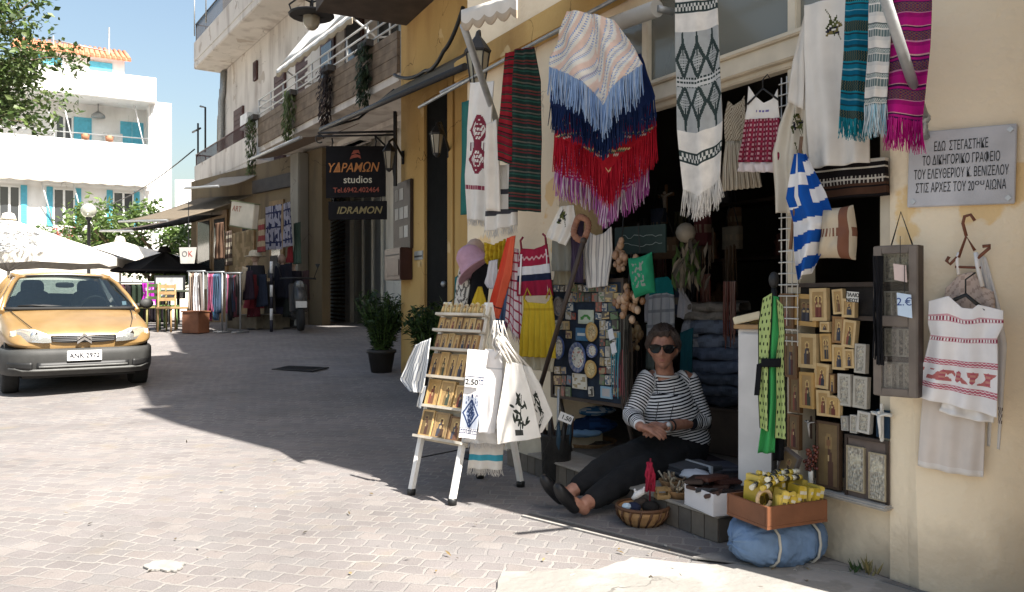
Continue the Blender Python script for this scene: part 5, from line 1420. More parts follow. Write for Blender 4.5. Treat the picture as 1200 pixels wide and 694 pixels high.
I('small pale gold icon tilted outward at the top of the board',(980.5,339,993,368),g2,105,tilt_deg=-5)
I('small gold icon below the handwritten card',(993,350,1008,372),g2,107,tilt_deg=1)
I('small icon of a red robed figure in darker frame',(980,371,994,402),(.28,.15,.06),108,tilt_deg=2)
I('small tilted pale icon of a grey robed figure',(993,375,1008,407),g2,109,tilt_deg=6)
I('tiny square pale icon between larger icons',(967,377,978,389),g2,110)
I('narrow gold icon with two dark robed figures',(966,391,979,423),g1,111,two=True,tilt_deg=-3)
I('large pale framed icon with dark cloaked kneeling figure',(941,391,962,431),g2,112)
I('tall dark brown icon beside the green scarf',(925,391,940,442),g3,113,dark=True)
I('small pale gold icon leaning beside a smaller one',(980,404,995,433),g2,114,tilt_deg=-1)
I('smallest pale icon in the middle rows near the silver ones',(995.5,409,1007,431),g2,116,tilt_deg=-2)
I('pale icon with rounded painted arch in the middle',(959,426,976,455),g2,117,tilt_deg=3)
I('thin narrow brown icon seen between two pale ones',(977,438,984,460),g3,118)
I('olive gold icon of a bearded figure in dark robe',(943,436,960,478),g1,119,tilt_deg=-1)
I('dim brown icon below the tall dark one',(929,442,942,483),g3,120,dark=True)
I('dim lowest brown icon in the first column',(928,485,942,526),g3,121,dark=True)
I('pale icon partly covered by the arched one',(963,457,979,487),g2,122,tilt_deg=-2)
icon('small arched icon with rounded top',ib,(974,463,991,488),g2,123,off=-.036,arch=True)
I('silver embossed icon high beside the glass case',(1007,403,1020,437),(.42,.39,.33),124,silver=True,tilt_deg=2)
I('pale silver icon with plain framed figure',(988,438,1003,475),(.44,.41,.35),125,silver=True)
I('silver icon with round relief beside the plain framed one',(1004.5,441,1021,478),(.42,.39,.33),126,silver=True,tilt_deg=2)
I('small white silver icon beside the white crucifix',(1010,482,1025,507),(.5,.47,.42),127,silver=True,tilt_deg=4)
I('tiny grey silver icon, first of a close pair',(992,487,1000,504),(.3,.28,.25),128,silver=True,tilt_deg=-4)
I('tiny pale silver icon, second of a close pair',(1001,486,1009,507),(.44,.41,.36),129,silver=True)
I('big dark old icon of a standing saint low on the board',(962,494,989,571),(.085,.05,.028),130,dark=True,border=.09)
gb = PL(ib.p - ib.n * .03,ib.yaw)
t = thing('relief_board','grey brown velvet board carrying two large embossed reliefs','display board',gb.p,gb.yaw)
xa,xb_ = gb.loc(991,550)[0],gb.loc(1042,550)[0]; za,zz = gb.loc(1018,513)[1],gb.loc(1018,590)[1]
MB().box2((xa,.0,zz),(xb_,.006,za)).build('panel',M('grey brown velvet',(.13,.1,.085),.9,.2,15,.1),t)
m = MB()
for a_,b2 in (((xa,-.007,zz),(xb_,-.0005,zz + .012)),((xa,-.007,za - .012),(xb_,-.0005,za)),((xa,-.007,zz + .012),(xa + .012,-.0005,za - .012)),((xb_ - .012,-.007,zz + .012),(xb_,-.0005,za - .012))): m.box2(a_,b2)
m.build('edging',DWOOD,t)
icon('embossed silver gilt relief with several figures, first on the velvet board',gb,(994,523,1015,576),(.34,.28,.18),131,off=-.008,silver=True,two=True,border=.06,dep=.007,name='metal_relief',cat='relief')
icon('embossed silver gilt relief nearest the cream wall on the velvet board',gb,(1020,531,1040,586),(.36,.3,.2),132,off=-.008,silver=True,two=True,border=.06,dep=.007,name='metal_relief',cat='relief')
# crucifixes
def crucifix(label,pl,px,py,h,col,mat,back=None):
    t = thing('crucifix',label,'crucifix',(lambda q: pl.p + pl.r * q[0] + Vector((0,0,q[1])))(pl.loc(px,py)),pl.yaw)
    s = h / .3
    if back: MB().box2((-.06 * s,.004,-.13 * s),(.055 * s,.01,.09 * s),back).build('backing_card',PAPER,t)
    m = MB(); m.box2((-.014 * s,-.008,-.16 * s),(.014 * s,.003,.14 * s),col); m.box2((-.09 * s,-.0085,.045 * s),(.09 * s,.0025,.073 * s),col); m.build('cross',mat,t,.003)
    m = MB(); m.col = mixc(col,(.8,.78,.74),.4)
    m.tube([(0,-.014,-.13 * s),(.006 * s,-.018,-.06 * s),(0,-.02,.0),(0,-.02,.05 * s)],[.006 * s,.012 * s,.013 * s,.017 * s],8); m.tube([(-.08 * s,-.014,.07 * s),(-.03 * s,-.018,.058 * s),(0,-.02,.045 * s),(.03 * s,-.018,.058 * s),(.08 * s,-.014,.07 * s)],[.006 * s,.008 * s,.011 * s,.008 * s,.006 * s],6); m.ball((.004 * s,-.024,.075 * s),.013 * s,8)
    m.build('figure',mat,t)
    return t
crucifix('white crucifix on a dark blue card beside the small silver icon',PL(ib.p - ib.n * .035,ib.yaw),1034,494,.15,(.66,.63,.57),PAINT,(.012,.03,.055))
crucifix('small dark wooden crucifix hanging between icons above the red beads',PL(ib.p - ib.n * .035,ib.yaw),951,500,.1,(.05,.03,.02),PAINT)
crucifix('brown crucifix in the dim shop behind the hung ponchos',PL(front(781,235,-1.2),FYAW),781,238,.3,(.22,.12,.06),PAINT)
# price card, clip tags, hanging red beads, candle
pc_ = PL(front(999,347,.06),FYAW); a = pc_.loc(992,342); b_ = pc_.loc(1006,354)
t = thing('price_card','white handwritten card clipped over the small icons','card',pc_.p,pc_.yaw,tilt=('Y',R(4)))
MB().box2((a[0],0,b_[1]),(b_[0],.002,a[1]),(.66,.64,.58)).build('card',PAPER,t)
lettering(t,'writing','ΠΑΛΙΟ',((a[0] + b_[0]) / 2,-.001,a[1] - .014),.02,INK,.0004,bold=.0006); lettering(t,'writing','ΝΕΟΣ',((a[0] + b_[0]) / 2,-.001,a[1] - .036),.02,INK,.0004,bold=.0006)
m = MB(); rg = random.Random(9)
for k in range(40): a_ = rg.uniform(0,6.28); q = rg.random(); m.ball((math.cos(a_) * .035 * q,math.sin(a_) * .02,rg.uniform(-.06,.04)),.008,6,mixc((.16,.04,.02),(.08,.02,.015),rg.random()))
p = front(951,535,.05); solo('bead_cluster','cluster of dark red beads hanging below the wooden crucifix','beads',m,GLOSSP,p,FYAW)
p = front(950,571,.06); p.z = sill
t = thing('candle','short white candle standing on the window sill','candle',p)
MB().lathe([(.011,0),(.0105,.075),(.006,.08)],12).build('wax',M('candle wax',(.66,.62,.54),.5),t); MB().tube([(0,0,.08),(0,0,.09)],.0015,4).build('wick',INK,t)
pi = PL(front(922,548,.1),FYAW)
c = pi.p.copy(); c.z += .0
t = icon_at('dark silver edged icon leaning low beside the white cabinet',c,FYAW,.09,.15,(.12,.1,.09),133,24,dark=True,border=.1)

# ---------------------------------------------------------------- cabinet, scarf stand, folded clothes in the doorway
cb = PL(front(888,470,.02),FYAW + R(28))
xa,xb_ = cb.loc(865,470)[0],cb.loc(911,470)[0]; zt_ = cb.loc(888,386)[1]
t = thing('white_cabinet','scuffed white painted cabinet in the shop doorway','cabinet',Vector((cb.p.x,cb.p.y,0)),cb.yaw)
OFFW = M('scuffed white paint',(.6,.58,.56),.5,.12,6,.05)
MB().box2((xa,0,.128),(xb_,.3,zt_ + cb.p.z)).build('carcass',OFFW,t,.004)
MB().box2((xa + .01,-.016,.15),(xb_ - .01,-.001,zt_ + cb.p.z - .02)).build('door',OFFW,t,.004)
MB().box2((xa - .015,-.025,zt_ + cb.p.z + .001),(xb_ + .01,.31,zt_ + cb.p.z + .022)).build('top',M('light wood top',(.36,.22,.1),.5,.2,10),t,.003)
ztop = zt_ + cb.p.z + .023
c = Vector((cb.p.x,cb.p.y,0)) + cb.r * (xa + .05)
m = MB(); m.box((0,.03,ztop + .03),(.13,.09,.035),(.6,.52,.36),tilt=('Y',R(-14))); 
solo('paper_packet','cream paper packet lying tilted on the white cabinet','packet',m,PAPER,c - cb.n * .02,cb.yaw,bevel=.004)
m = MB(); m.box((0,.06,ztop + .012),(.1,.08,.022),(.4,.3,.12)); solo('wooden_slab','small flat wooden box under the cream packet','box',m,PAINT,c + cb.r * .04 + cb.n * .02,cb.yaw,bevel=.003)
# green dotted scarf on a stand
gs = PL(front(906,440,.16),FYAW + R(34))
t = thing('scarf_stand','slim black stand dressed in a green scarf with black dots','scarf stand',Vector((gs.p.x,gs.p.y,0)),gs.yaw)
zc = gs.p.z
m = MB(); m.tube([(0,.03,.0),(0,.03,1.17)],.012,8); m.lathe([(.1,0),(.1,.012),(.03,.03)],16,(0,.03,0)); m.ball((0,.02,1.19),.028,12,sq=(.8,1,1.3)); m.build('stand',IRON,t)
gsl = PL(gs.p,gs.yaw)
class ShiftPL(PL):
    def loc(s,px,py): x,z = PL.loc(s,px,py); return x,z + s.p.z
gl = ShiftPL(gs.p,gs.yaw)
def dots(base,n=9,w=.2):
    def f(u,v):
        if u < .06 or u > .94: return (.015,.02,.012)
        i,j = (u * 3.2),(v * n * 2); j0 = int(j); i += .5 * (j0 % 2)
        return (.015,.02,.012) if math.hypot((i % 1) - .5,((j % 1) - .5) * .8) < w else base
    return f
LG,BG = (.34,.42,.16),(.05,.31,.09)
m = MB(); panel(m,gl,[[(895,350),(907,343)],[(890,380),(906,378)],[(890,418),(903,420)],[(890,460),(902,460)],[(892,500),(902,504)]],dots(LG),44,260,.01,1,y0=-.04); m.build('dotted_front',CLOTH,t)
m = MB(); panel(m,gl,[[(904,346),(913,348)],[(901,380),(915,380)],[(900,420),(912,420)],[(897,470),(911,470)],[(889,530),(908,530)]],flat(BG),14,40,.016,1.4,y0=-.025); m.build('green_lining',CLOTH,t)
m = MB(); panel(m,gl,[[(911,350),(919,358)],[(914,390),(921,388)],[(910,420),(920,420)],[(911,470),(922,468)],[(909,512),(923,513)]],dots(LG),40,240,.01,1,y0=-.035); m.build('dotted_end',CLOTH,t)
m = MB(); panel(m,gl,[[(894,419),(917,419)],[(894,429),(917,429)]],flat((.01,.01,.012)),20,4,.004,1,y0=-.052,curl=.015); panel(m,gl,[[(889,426),(895,424)],[(886,462),(892,462)]],flat((.01,.01,.012)),6,12,.004,1,y0=-.05); m.build('belt',CLOTH,t)
m = MB(); panel(m,gl,[[(906,440),(920,440)],[(906,540),(918,540)]],flat((.008,.008,.009)),8,20,.01,1.2,y0=.0); m.build('black_tail',CLOTH,t)
# stacks of folded clothes behind the woman
JE = [(.07,.085,.12),(.1,.115,.15),(.05,.06,.085),(.13,.12,.1),(.085,.1,.13),(.16,.13,.1)]
def folded(label,px0,px1,py0,py1,off,colr,seed,name='folded_jeans',cat='folded clothes',dy=0.0):
    p = PL(front((px0 + px1) / 2,(py0 + py1) / 2,off),FYAW + R(30)); a = p.loc(px0,py1); b_ = p.loc(px1,py0)
    g_ = random.Random(seed); m = MB(); w,h = (b_[0] - a[0]) / 2,(b_[1] - a[1])
    nl = 2
    def ring(t_,q):
        return None
    m2 = []
    N = 40
    for L in range(nl):
        zc = -h / 2 + h * (L + .5) / nl; hh = h / nl * .56
        def fn(u,v,zc=zc,hh=hh,L=L):
            a_ = 2 * math.pi * v; x = -w + 2 * w * u
            e = .9 + .1 * math.sin(math.pi * u)
            y = .14 * (math.copysign(abs(math.cos(a_)) ** .5,-math.cos(a_)))
            z = zc + hh * e * (math.copysign(abs(math.sin(a_)) ** .6,math.sin(a_)))
            k = n3(x * 9 + seed,y * 9 + L * 3,z * 9)
            return (x + .02 * k + .02 * n3(seed * 3.1,L * 2.3),y + .03 * k + .14 + .03 * n3(seed * 1.7,L * 5.1,2),z + .02 * n3(x * 11,y * 8 + seed,L) + .06 * x * n3(seed * 2.2,L * 1.3,4))
        m.sheet(fn,18,24,lambda u,v: mixc(tuple(c * .8 for c in colr),tuple(c * 2.0 for c in colr),.5 + .7 * n3(u * 7,v * 12,seed)),closed=False)
    return solo(name,label,cat,m,CLOTH,p.p,p.yaw)
folded('pale grey folded cloth with brown edge on top of the jeans stack',801,866,355,377,-.78,(.17,.15,.13),1,'folded_cloth')
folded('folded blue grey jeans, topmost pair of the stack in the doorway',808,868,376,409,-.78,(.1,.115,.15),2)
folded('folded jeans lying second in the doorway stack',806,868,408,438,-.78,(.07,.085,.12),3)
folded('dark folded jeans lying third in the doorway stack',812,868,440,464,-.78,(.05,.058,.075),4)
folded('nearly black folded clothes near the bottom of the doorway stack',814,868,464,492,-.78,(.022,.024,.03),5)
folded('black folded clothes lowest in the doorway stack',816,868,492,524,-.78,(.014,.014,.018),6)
folded('white and dark patterned folded scarf beside the jeans stack',798,816,378,412,-.7,(.22,.22,.24),7,'folded_scarf')
m = MB(); xa = fx(800,-.2); m.box2((-.36,-.02,.128),(.34,.36,.40)); p = front(842,520,-.78); p.z = 0
t = thing('low_chest','low dark chest under the stacked jeans','chest',p,FYAW + R(12)); m.build('body',DWOOD,t,.006); MB().box2((-.37,-.03,.401),(.35,.37,.42)).build('lid',DWOOD,t,.004)
# ---- hangings inside the opening
pl = plane(700,270,.1,20)
hung('sleeveless_top','white sleeveless top with thin grey stripes beside the dark pole','top',pl,[[(686,270),(698,276),(706,274),(716,266)],[(684,300),(717,296)],[(688,338),(712,335)]],lambda u,v: (.62,.6,.57) if int(u * 30) % 4 else (.3,.29,.3),nu=60,nv=30,amp=.012,nf=3)
pl = plane(750,297,.1,26)
t = thing('cushion','bright green cushion with embroidered grey figures hanging in the opening','cushion',pl.p,pl.yaw)
m = MB()
cc = [[(736,303),(750,300),(764,295)],[(739,325),(766,320)],[(744,350),(768,343)]]
pillow(m,pl,cc,lambda u,v: (.2,.22,.19) if .2 < u < .75 and .15 < v < .8 and n3(u * 9,v * 11,3) > .1 else (.02,.2,.1),.05,44,44); m.build('cover',CLOTH,t)
m = MB(); x,z = pl.loc(748,296); m.tube([(x,.02,z),(x - .01,.02,z + .16)],.003,4); m.build('cord',INK,t)
pl = plane(750,270,-.12,14)
t = thing('shop_board','dark green board with faint chalk scribbles hanging in the opening','sign',pl.p,pl.yaw)
a = pl.loc(720,267); b_ = pl.loc(780,296); MB().box2((a[0],0,b_[1]),(b_[0],.015,a[1])).build('board',M('dark green board',(.012,.028,.024),.6,.25),t,.003)
m = MB(); g_ = random.Random(2)
for k in range(2): m.tube([(a[0] + .06 + j * .022,-.002,a[1] - .06 - k * .05 + g_.uniform(-.012,.012)) for j in range(14)],.002,4)
m.build('scribble',M('chalk',(.22,.26,.24)),t)
pl = plane(772,325,-.62,22)
t = thing('hanging_blouse','white checked blouse with teal yoke hanging behind the woman','blouse',pl.p,pl.yaw)
m = MB(); panel(m,pl,[[(762,330),(768,326),(782,324),(788,330)],[(759,360),(790,358)],[(758,412),(790,410)]],lambda u,v: (.02,.24,.24) if v < .22 else (.36,.37,.4) if abs(v * 5 % 1 - .3) < .06 or abs(u * 3 % 1 - .5) < .06 else (.62,.62,.63),40,50,.012,2); m.build('body',CLOTH,t)
m = MB(); panel(m,pl,[[(786,328),(796,334)],[(794,344),(809,358)],[(792,372),(806,376)]],flat((.5,.48,.5)),14,20,.014,1.4,y0=.02); panel(m,pl,[[(764,330),(760,336)][::-1],[(753,350),(762,352)],[(754,378),(762,380)]],flat((.55,.53,.54)),8,16,.01,1,y0=.02); m.build('sleeve',CLOTH,t)
pl = plane(755,400,-.6,10)
hung('cloth_length','pale green grey cloth hanging beside the seated woman','cloth',pl,[[(757,380),(766,380)],[(757,432),(766,434)]],flat((.3,.36,.33)),nu=8,nv=14,amp=.008)
pl = plane(800,430,-.66,20)
hung('cloth_length','dark teal cloth hanging between the woman and the jeans','cloth',pl,[[(797,390),(812,384)],[(797,440),(810,440)]],flat((.02,.1,.12)),nu=8,nv=14,amp=.012)
# gourds, bead strings and leather goods between board and blouse
g_ = random.Random(17)
for k,(px,py,lab,cs) in enumerate(((735,358,'bunch of polished brown shell pendants hanging beside the green cushion',((.3,.17,.09),(.2,.1,.05),(.42,.28,.18))),(742,394,'smaller bunch of pale gourds and pendants above the woman',((.38,.27,.14),(.25,.15,.07))),(727,304,'brown round gourd bundle beside the green cushion',((.25,.14,.08),(.32,.2,.12))))):
    p = front(px,py,.04 if k != 1 else -.3); m = MB()
    for j in range(26): m.ball((g_.gauss(0,.035),g_.gauss(0,.02),g_.gauss(0,.04)),g_.uniform(.012,.024),8,g_.choice(cs),(1,1,1.3))
    t = thing('pendant_bunch',lab,'pendants',p,FYAW); m.build('pendant',GLOSSP,t); m = MB(); m.tube([(0,0,0),(.01,.02,.3)],.004,5); m.build('cord',INK,t)
for k,(px,py,L,cs,lab) in enumerate(((722,420,.34,((.03,.25,.3),(.02,.15,.2)),'turquoise bead strings beside the magnet board'),(732,400,.5,((.02,.018,.016),(.05,.04,.03)),'black bead strings hanging beside the magnet board'),(745,420,.4,((.012,.012,.013),(.03,.02,.02)),'black leather straps hanging behind the woman'),(728,440,.26,((.22,.03,.04),(.1,.02,.03)),'dark red bead strings near the blue cloth pile'),(738,320,.35,((.015,.013,.012),),'black strands hanging under the chalk board'))):
    p = front(px,py - 30,.03 if px < 735 else -.5); m = MB(); m.strands([(-.05,0,0),(.05,0,0)],L,.004,cs,26,g_,.01,.02); t = thing('bead_strings',lab,'bead strings',p,FYAW); m.build('string',GLOSSP,t); m = MB(); m.tube([(-.055,0,.004),(.055,0,.004)],.005,6); m.tube([(0,0,.004),(0,.02,.1)],.003,4); m.build('hanger_bar',INK,t)
for k,(px,py,lab) in enumerate(((716,392,'white paper tag on the strings beside the magnet board'),(719,408,'tilted white paper tag near the small painted plates'))):
    m = MB(); m.box((0,0,0),(.045,.003,.06),(.55,.55,.55),tilt=('Y',R(-18))); solo('paper_tag',lab,'tag',m,PAPER,front(px,py,.1),FYAW)
# a lean dark pole
p,q = front(684,282,.3),front(628,470,.34)
m = MB(); m.tube([p,q],.014,8); m.ball(p,.02,8); solo('wooden_pole','thin dark wooden pole leaning past the yellow dress','pole',m,DWOOD)
# ---- magnet and plate board
mbp = PL(front(690,400,.06),FYAW + R(8))
xa,xb_ = mbp.loc(649,400)[0],mbp.loc(729,400)[0]; za,zz = mbp.loc(690,331)[1],mbp.loc(690,468)[1]
t = thing('magnet_board','dark blue board crowded with painted plates and souvenir magnets','display board',mbp.p,mbp.yaw)
MB().box2((xa,0,zz),(xb_,.02,za)).build('panel',M('dark blue felt',(.012,.02,.035),.9,.3,20,.2,200),t)
m = MB(); 
for a,b_ in (((xa - .02,-.01,zz - .02),(xa,.025,za + .02)),((xb_,-.01,zz - .02),(xb_ + .02,.025,za + .02)),((xa,-.01,za),(xb_,.025,za + .02)),((xa,-.01,zz - .02),(xb_,.025,zz))): m.box2(a,b_)
m.build('border',DWOOD,t)
MB().tube([(xa + .02,.03,zz),(xa + .02,.16,-mbp.p.z + .002)],.012,6).build('leg',DWOOD,t); MB().tube([(xb_ - .02,.03,zz),(xb_ - .02,.16,-mbp.p.z + .13)],.012,6).build('leg',DWOOD,t)
def plate(label,box,cols,seed,oval=False):
    a = mbp.loc(box[0],box[1]); b_ = mbp.loc(box[2],box[3]); rx,rz = (b_[0] - a[0]) / 2,(a[1] - b_[1]) / 2
    t = thing('painted_plate',label,'plate',mbp.p + mbp.r * ((a[0] + b_[0]) / 2) + Vector((0,0,(a[1] + b_[1]) / 2)) - mbp.n * .02,mbp.yaw)
    m = MB(); N = 28
    prof = ((1.0,-.006),(.97,-.010),(.72,-.002),(.68,-.001))
    rings = [[m.vert((rx * r_ * math.cos(2 * math.pi * j / N),y,rz * r_ * math.sin(2 * math.pi * j / N))) for j in range(N)] for r_,y in ((.9,.006),) + prof]
    for i,(A,B) in enumerate(zip(rings,rings[1:])):
        for j in range(N): m.face((A[j],B[j],B[(j + 1) % N],A[(j + 1) % N])[::-1],cols[0] if i < 2 else mixc(cols[0],cols[4],.25 if j % 2 else .1),True)
    m.face(rings[0],cols[0]); m.build('rim',GLOSSP,t)
    m = MB(); g2_ = random.Random(seed); ph = g2_.uniform(0,6)
    def cf(u,v):
        r_,a_ = u * 1.0,v * 6.283
        q_ = n3(r_ * 3.2 * math.cos(a_) + ph,r_ * 3.2 * math.sin(a_),seed); return mixc(cols[4],cols[2],.75) if q_ > .3 else mixc(cols[4],cols[3],.7) if q_ < -.32 else mixc(cols[4],cols[1],.45) if .12 < q_ < .2 else cols[4]
    R2 = [[m.vert((rx * .68 * (i / 10 if i else .02) * math.cos(2 * math.pi * j / N),-.0012,rz * .68 * (i / 10 if i else .02) * math.sin(2 * math.pi * j / N))) for j in range(N)] for i in range(11)]
    for i in range(10):
        for j in range(N): m.face((R2[i][j],R2[i][(j + 1) % N],R2[i + 1][(j + 1) % N],R2[i + 1][j]),cf((i + .5) / 10,j / N))
    m.build('painting',GLOSSP,t)
BLU,OCR,WHC = (.03,.06,.18),(.4,.25,.08),(.55,.53,.46)
plate('large white plate with blue rim and pomegranate painting on the magnet board',(670,400,690,438),(BLU,BLU,(.3,.06,.04),(.06,.14,.06),WHC),1)
plate('small ochre plate near the upper edge of the magnet board',(690,377,703,401),(OCR,(.2,.1,.04),(.2,.06,.03),(.05,.1,.05),(.45,.34,.18)),2)
plate('small white and ochre plate in the middle of the plate column',(691,402,703,420),(BLU,OCR,(.25,.05,.03),(.05,.12,.06),WHC),3)
plate('small yellow plate lowest in the plate column',(689,421,702,444),(OCR,(.3,.16,.05),(.1,.08,.03),(.05,.1,.05),(.5,.38,.16)),4)
plate('white plate half behind the yellow dress at the board edge',(652,393,664,422),(BLU,(.3,.2,.1),(.1,.05,.03),(.05,.1,.06),WHC),5)
plate('dim brown oval plate at the top of the magnet board',(652,347,664,371),((.06,.05,.045),(.08,.06,.05),(.05,.03,.03),(.05,.04,.04),(.12,.1,.09)),6)
def tile(label,box,f,group=None,name='souvenir_tile',cat='tile',rot=0.0,n=8,off=-.012):
    a = mbp.loc(box[0],box[1]); b_ = mbp.loc(box[2],box[3]); w,h = (b_[0] - a[0]) / 2,(a[1] - b_[1]) / 2
    t = thing(name,label,cat,mbp.p + mbp.r * ((a[0] + b_[0]) / 2) + Vector((0,0,(a[1] + b_[1]) / 2)) + mbp.n * off,mbp.yaw,group,('Y',rot) if rot else None)
    m = MB(); m.box2((-w,.0,-h),(w,.008,h),f(0,0)); m.build('tile_body',GLOSSP,t,.002)
    m = MB(); m.sheet(lambda u,v: (-w * .86 + 1.72 * w * u,-.0015,h * .86 - 1.72 * h * v),n,n,f,.001,smooth=False); m.build('picture',GLOSSP,t)
tile('white tile with green painted leaves on the magnet board',(679,363,697,380),lambda u,v: (.06,.2,.05) if .3 < v < .75 and abs(v - .5 - .15 * math.sin(u * 9)) < .15 and .15 < u < .85 else (.42,.45,.36),n=16)
tile('blue and white seascape tile above the large plate',(676,384,690,400),lambda u,v: (.5,.52,.5) if .35 < v < .6 and abs(u - .5) < .35 else (.05,.14,.24))
tile('white vase shaped magnet below the large plate',(672,437,689,457),lambda u,v: (.03,.03,.03) if abs(u - .5) > .32 - .25 * abs(v - .5) and False else (.5,.48,.4) if n3(u * 4,v * 4,2) > -.1 else (.25,.2,.1))
tile('pale blue framed picture tile at the foot of the magnet board',(705,452,719,468),lambda u,v: (.16,.3,.4) if u < .16 or u > .84 or v < .16 or v > .84 else (.3,.3,.3))
g_ = random.Random(31)
occupied = [(670,400,690,438),(690,377,703,444),(652,393,664,422),(652,347,664,371),(679,363,697,380),(676,384,690,400),(672,437,689,457),(705,452,719,468)]
y = 334
while y < 462:
    h = g_.uniform(8,13); x = 650 + g_.uniform(0,2)
    while x < 722:
        w = g_.uniform(5,10); bx = (x,y + g_.uniform(-1,1),x + w,y + h)
        if not any(bx[0] < o[2] and bx[2] > o[0] and bx[1] < o[3] and bx[3] > o[1] for o in occupied):
            c1 = g_.choice(((.13,.11,.09),(.28,.26,.22),(.04,.07,.11),(.12,.06,.04),(.06,.08,.055),(.24,.19,.11),(.07,.11,.16),(.05,.045,.04))); c2 = g_.choice(((.4,.38,.33),(.04,.06,.1),(.25,.07,.05),(.1,.15,.08),(.36,.26,.12))); sd = g_.random() * 50
            band = 'above the large painted plate' if y < 400 else 'low on the blue board'
            tile('small painted souvenir magnet ' + band,bx,lambda u,v,c1=c1,c2=c2,sd=sd: c2 if n3(u * 2.5,v * 2.5,sd) > .08 else c1,group='souvenir magnets ' + band,name='souvenir_magnet',cat='magnet',rot=R(g_.uniform(-6,6)),n=5)
        x += w + .4 if any(bx[0] < o[2] and bx[2] > o[0] and bx[1] < o[3] and bx[3] > o[1] for o in occupied) is False else 2.5
    y += h + .6
# ---- clothes hung beside the door, behind the icon stand
YEL = (.52,.36,.03)
pl = plane(630,346,.3,26)
t = thing('yellow_dress','small yellow sleeveless dress with gathered skirt','dress',pl.p,pl.yaw)
m = MB(); panel(m,pl,[[(613,346),(617,354),(640,356),(646,347)],[(613,362),(648,362)],[(610,385),(650,386)],[(608,418),(651,420)]],lambda u,v: (.4,.26,.02) if .1 < v < .15 else YEL,60,50,.014,6,seed=.3); m.build('dress_body',CLOTH,t)
m = MB(); P = lambda a,b_: (lambda q: (q[0],0,q[1]))(pl.loc(a,b_)); m.tube([P(614,350),P(618,338),P(622,347)],.005,5); m.build('strap',M('yellow strap',YEL),t); MB().tube([P(640,350),P(644,338),P(647,350)],.005,5).build('strap',M('yellow strap'),t)
pl = plane(630,420,.26,26)
hung('cream_skirt','cream skirt hem showing below the yellow dress','skirt',pl,[[(610,404),(650,404)],[(609,432),(648,436)]],flat((.5,.45,.33)),nu=30,nv=8,amp=.014,nf=4)
pl = plane(626,290,.3,26)
t = thing('sleeveless_top','dark red sleeveless top with white and navy bands','top',pl.p,pl.yaw)
m = MB(); panel(m,pl,[[(610,291),(626,292),(641,286)],[(606,318),(644,314)],[(606,347),(648,346)]],lambda u,v: (.58,.56,.56) if .36 < v < .54 else (.015,.02,.045) if .54 <= v < .68 else (.5,.3,.3) if abs(v - .2 - .03 * math.sin(u * 40)) < .02 else (.26,.015,.04),50,50,.012,3); m.build('body',CLOTH,t)
P = lambda a,b_: (lambda q: (q[0],0,q[1]))(pl.loc(a,b_)); m = MB(); m.tube([P(611,292),P(610,282),P(613,278)],.007,5); m.build('strap',M('dotted strap',(.2,.02,.04)),t); MB().tube([P(640,287),P(639,277),P(636,274)],.007,5).build('strap',M('dotted strap'),t)
for (a_,b2) in (((611,298),(609,345)),((640,292),(643,345))): m = MB(); m.tube([P(*a_),P(*b2)],.006,5); m.build('ribbon',M('white strap',(.7,.67,.64)),t)
pl = plane(590,280,.42,26)
hung('red_cloth','bright orange red towel hanging slantwise with dark lower edge','towel',pl,[[(594,279),(603,276)],[(582,322),(598,322)],[(571,368),(583,374)]],lambda u,v: (.1,.02,.02) if .86 < v < .885 else (.55,.06,.03) if u < .55 else (.6,.1,.05),nu=20,nv=60,amp=.014,nf=1.2)
def check(u,v): return (.3,.03,.06) if abs((u * 3) % 1 - .5) < .12 or abs((v * 9) % 1 - .5) < .12 else (.6,.5,.5)
pl = plane(602,298,.36,26)
hung('checked_scarf','white scarf with red checks hanging beside the orange red towel','scarf',pl,[[(598,290),(607,292)],[(596,330),(610,332)],[(592,376),(611,402)]],check,fringe=(.04,[(.55,.45,.45),(.3,.05,.08)],30,.002),nu=30,nv=90,amp=.01,nf=1.4)
pl = plane(588,325,.33,26)
hung('blue_scarf','faded denim blue scarf behind the red checked scarf','scarf',pl,[[(588,318),(598,318)],[(582,350),(597,352)],[(580,386),(594,392)]],lambda u,v: (.1,.16,.27) if int(u * 9) % 2 else (.07,.11,.2),nu=20,nv=40,amp=.014,nf=2)
pl = plane(580,285,.3,26)
hung('yellow_cloth','bright yellow ruffled cloth above the black garment','cloth',pl,[[(567,284),(578,287),(592,280)],[(567,300),(592,302)],[(570,308),(588,318)]],lambda u,v: (.55,.38,.03) if n3(u * 6,v * 6) > 0 else (.42,.27,.02),nu=36,nv=30,amp=.03,nf=5)
# hat on a mannequin stand
hm = PL(front(552,330,.34),FYAW + R(26)); S_ = hm.mpp()
t = thing('mannequin_stand','small mannequin dressed in patterned scarf and black top beside the doorway','mannequin',Vector((hm.p.x,hm.p.y,0)),hm.yaw)
hl = ShiftPL(hm.p,hm.yaw)
m = MB(); m.tube([(0,.06,0),(0,.06,hm.p.z + .05)],.015,8); m.lathe([(.13,0),(.13,.015),(.03,.03)],16,(0,.06,0)); m.build('stand',IRON,t)
m = MB(); m.ball((0,.05,hm.p.z + .2),.085,14,(.5,.36,.28),(.85,1,1.2)); m.build('head',M('mannequin skin',(.4,.28,.22),.6),t)
m = MB(); panel(m,hl,[[(543,314),(553,312)],[(539,335),(555,334)],[(537,372),(549,372)]],lambda u,v: (.12,.11,.1) if n3(u * 7,v * 14,1) > .05 else (.55,.52,.46),26,50,.01,1.2,y0=-.05); m.build('scarf',CLOTH,t)
m = MB(); panel(m,hl,[[(552,306),(565,302),(577,306)],[(549,330),(576,326)],[(546,372),(570,368)]],flat((.012,.012,.014)),24,30,.02,1.5,y0=-.02,curl=.03); m.build('top',BLACKC,t)
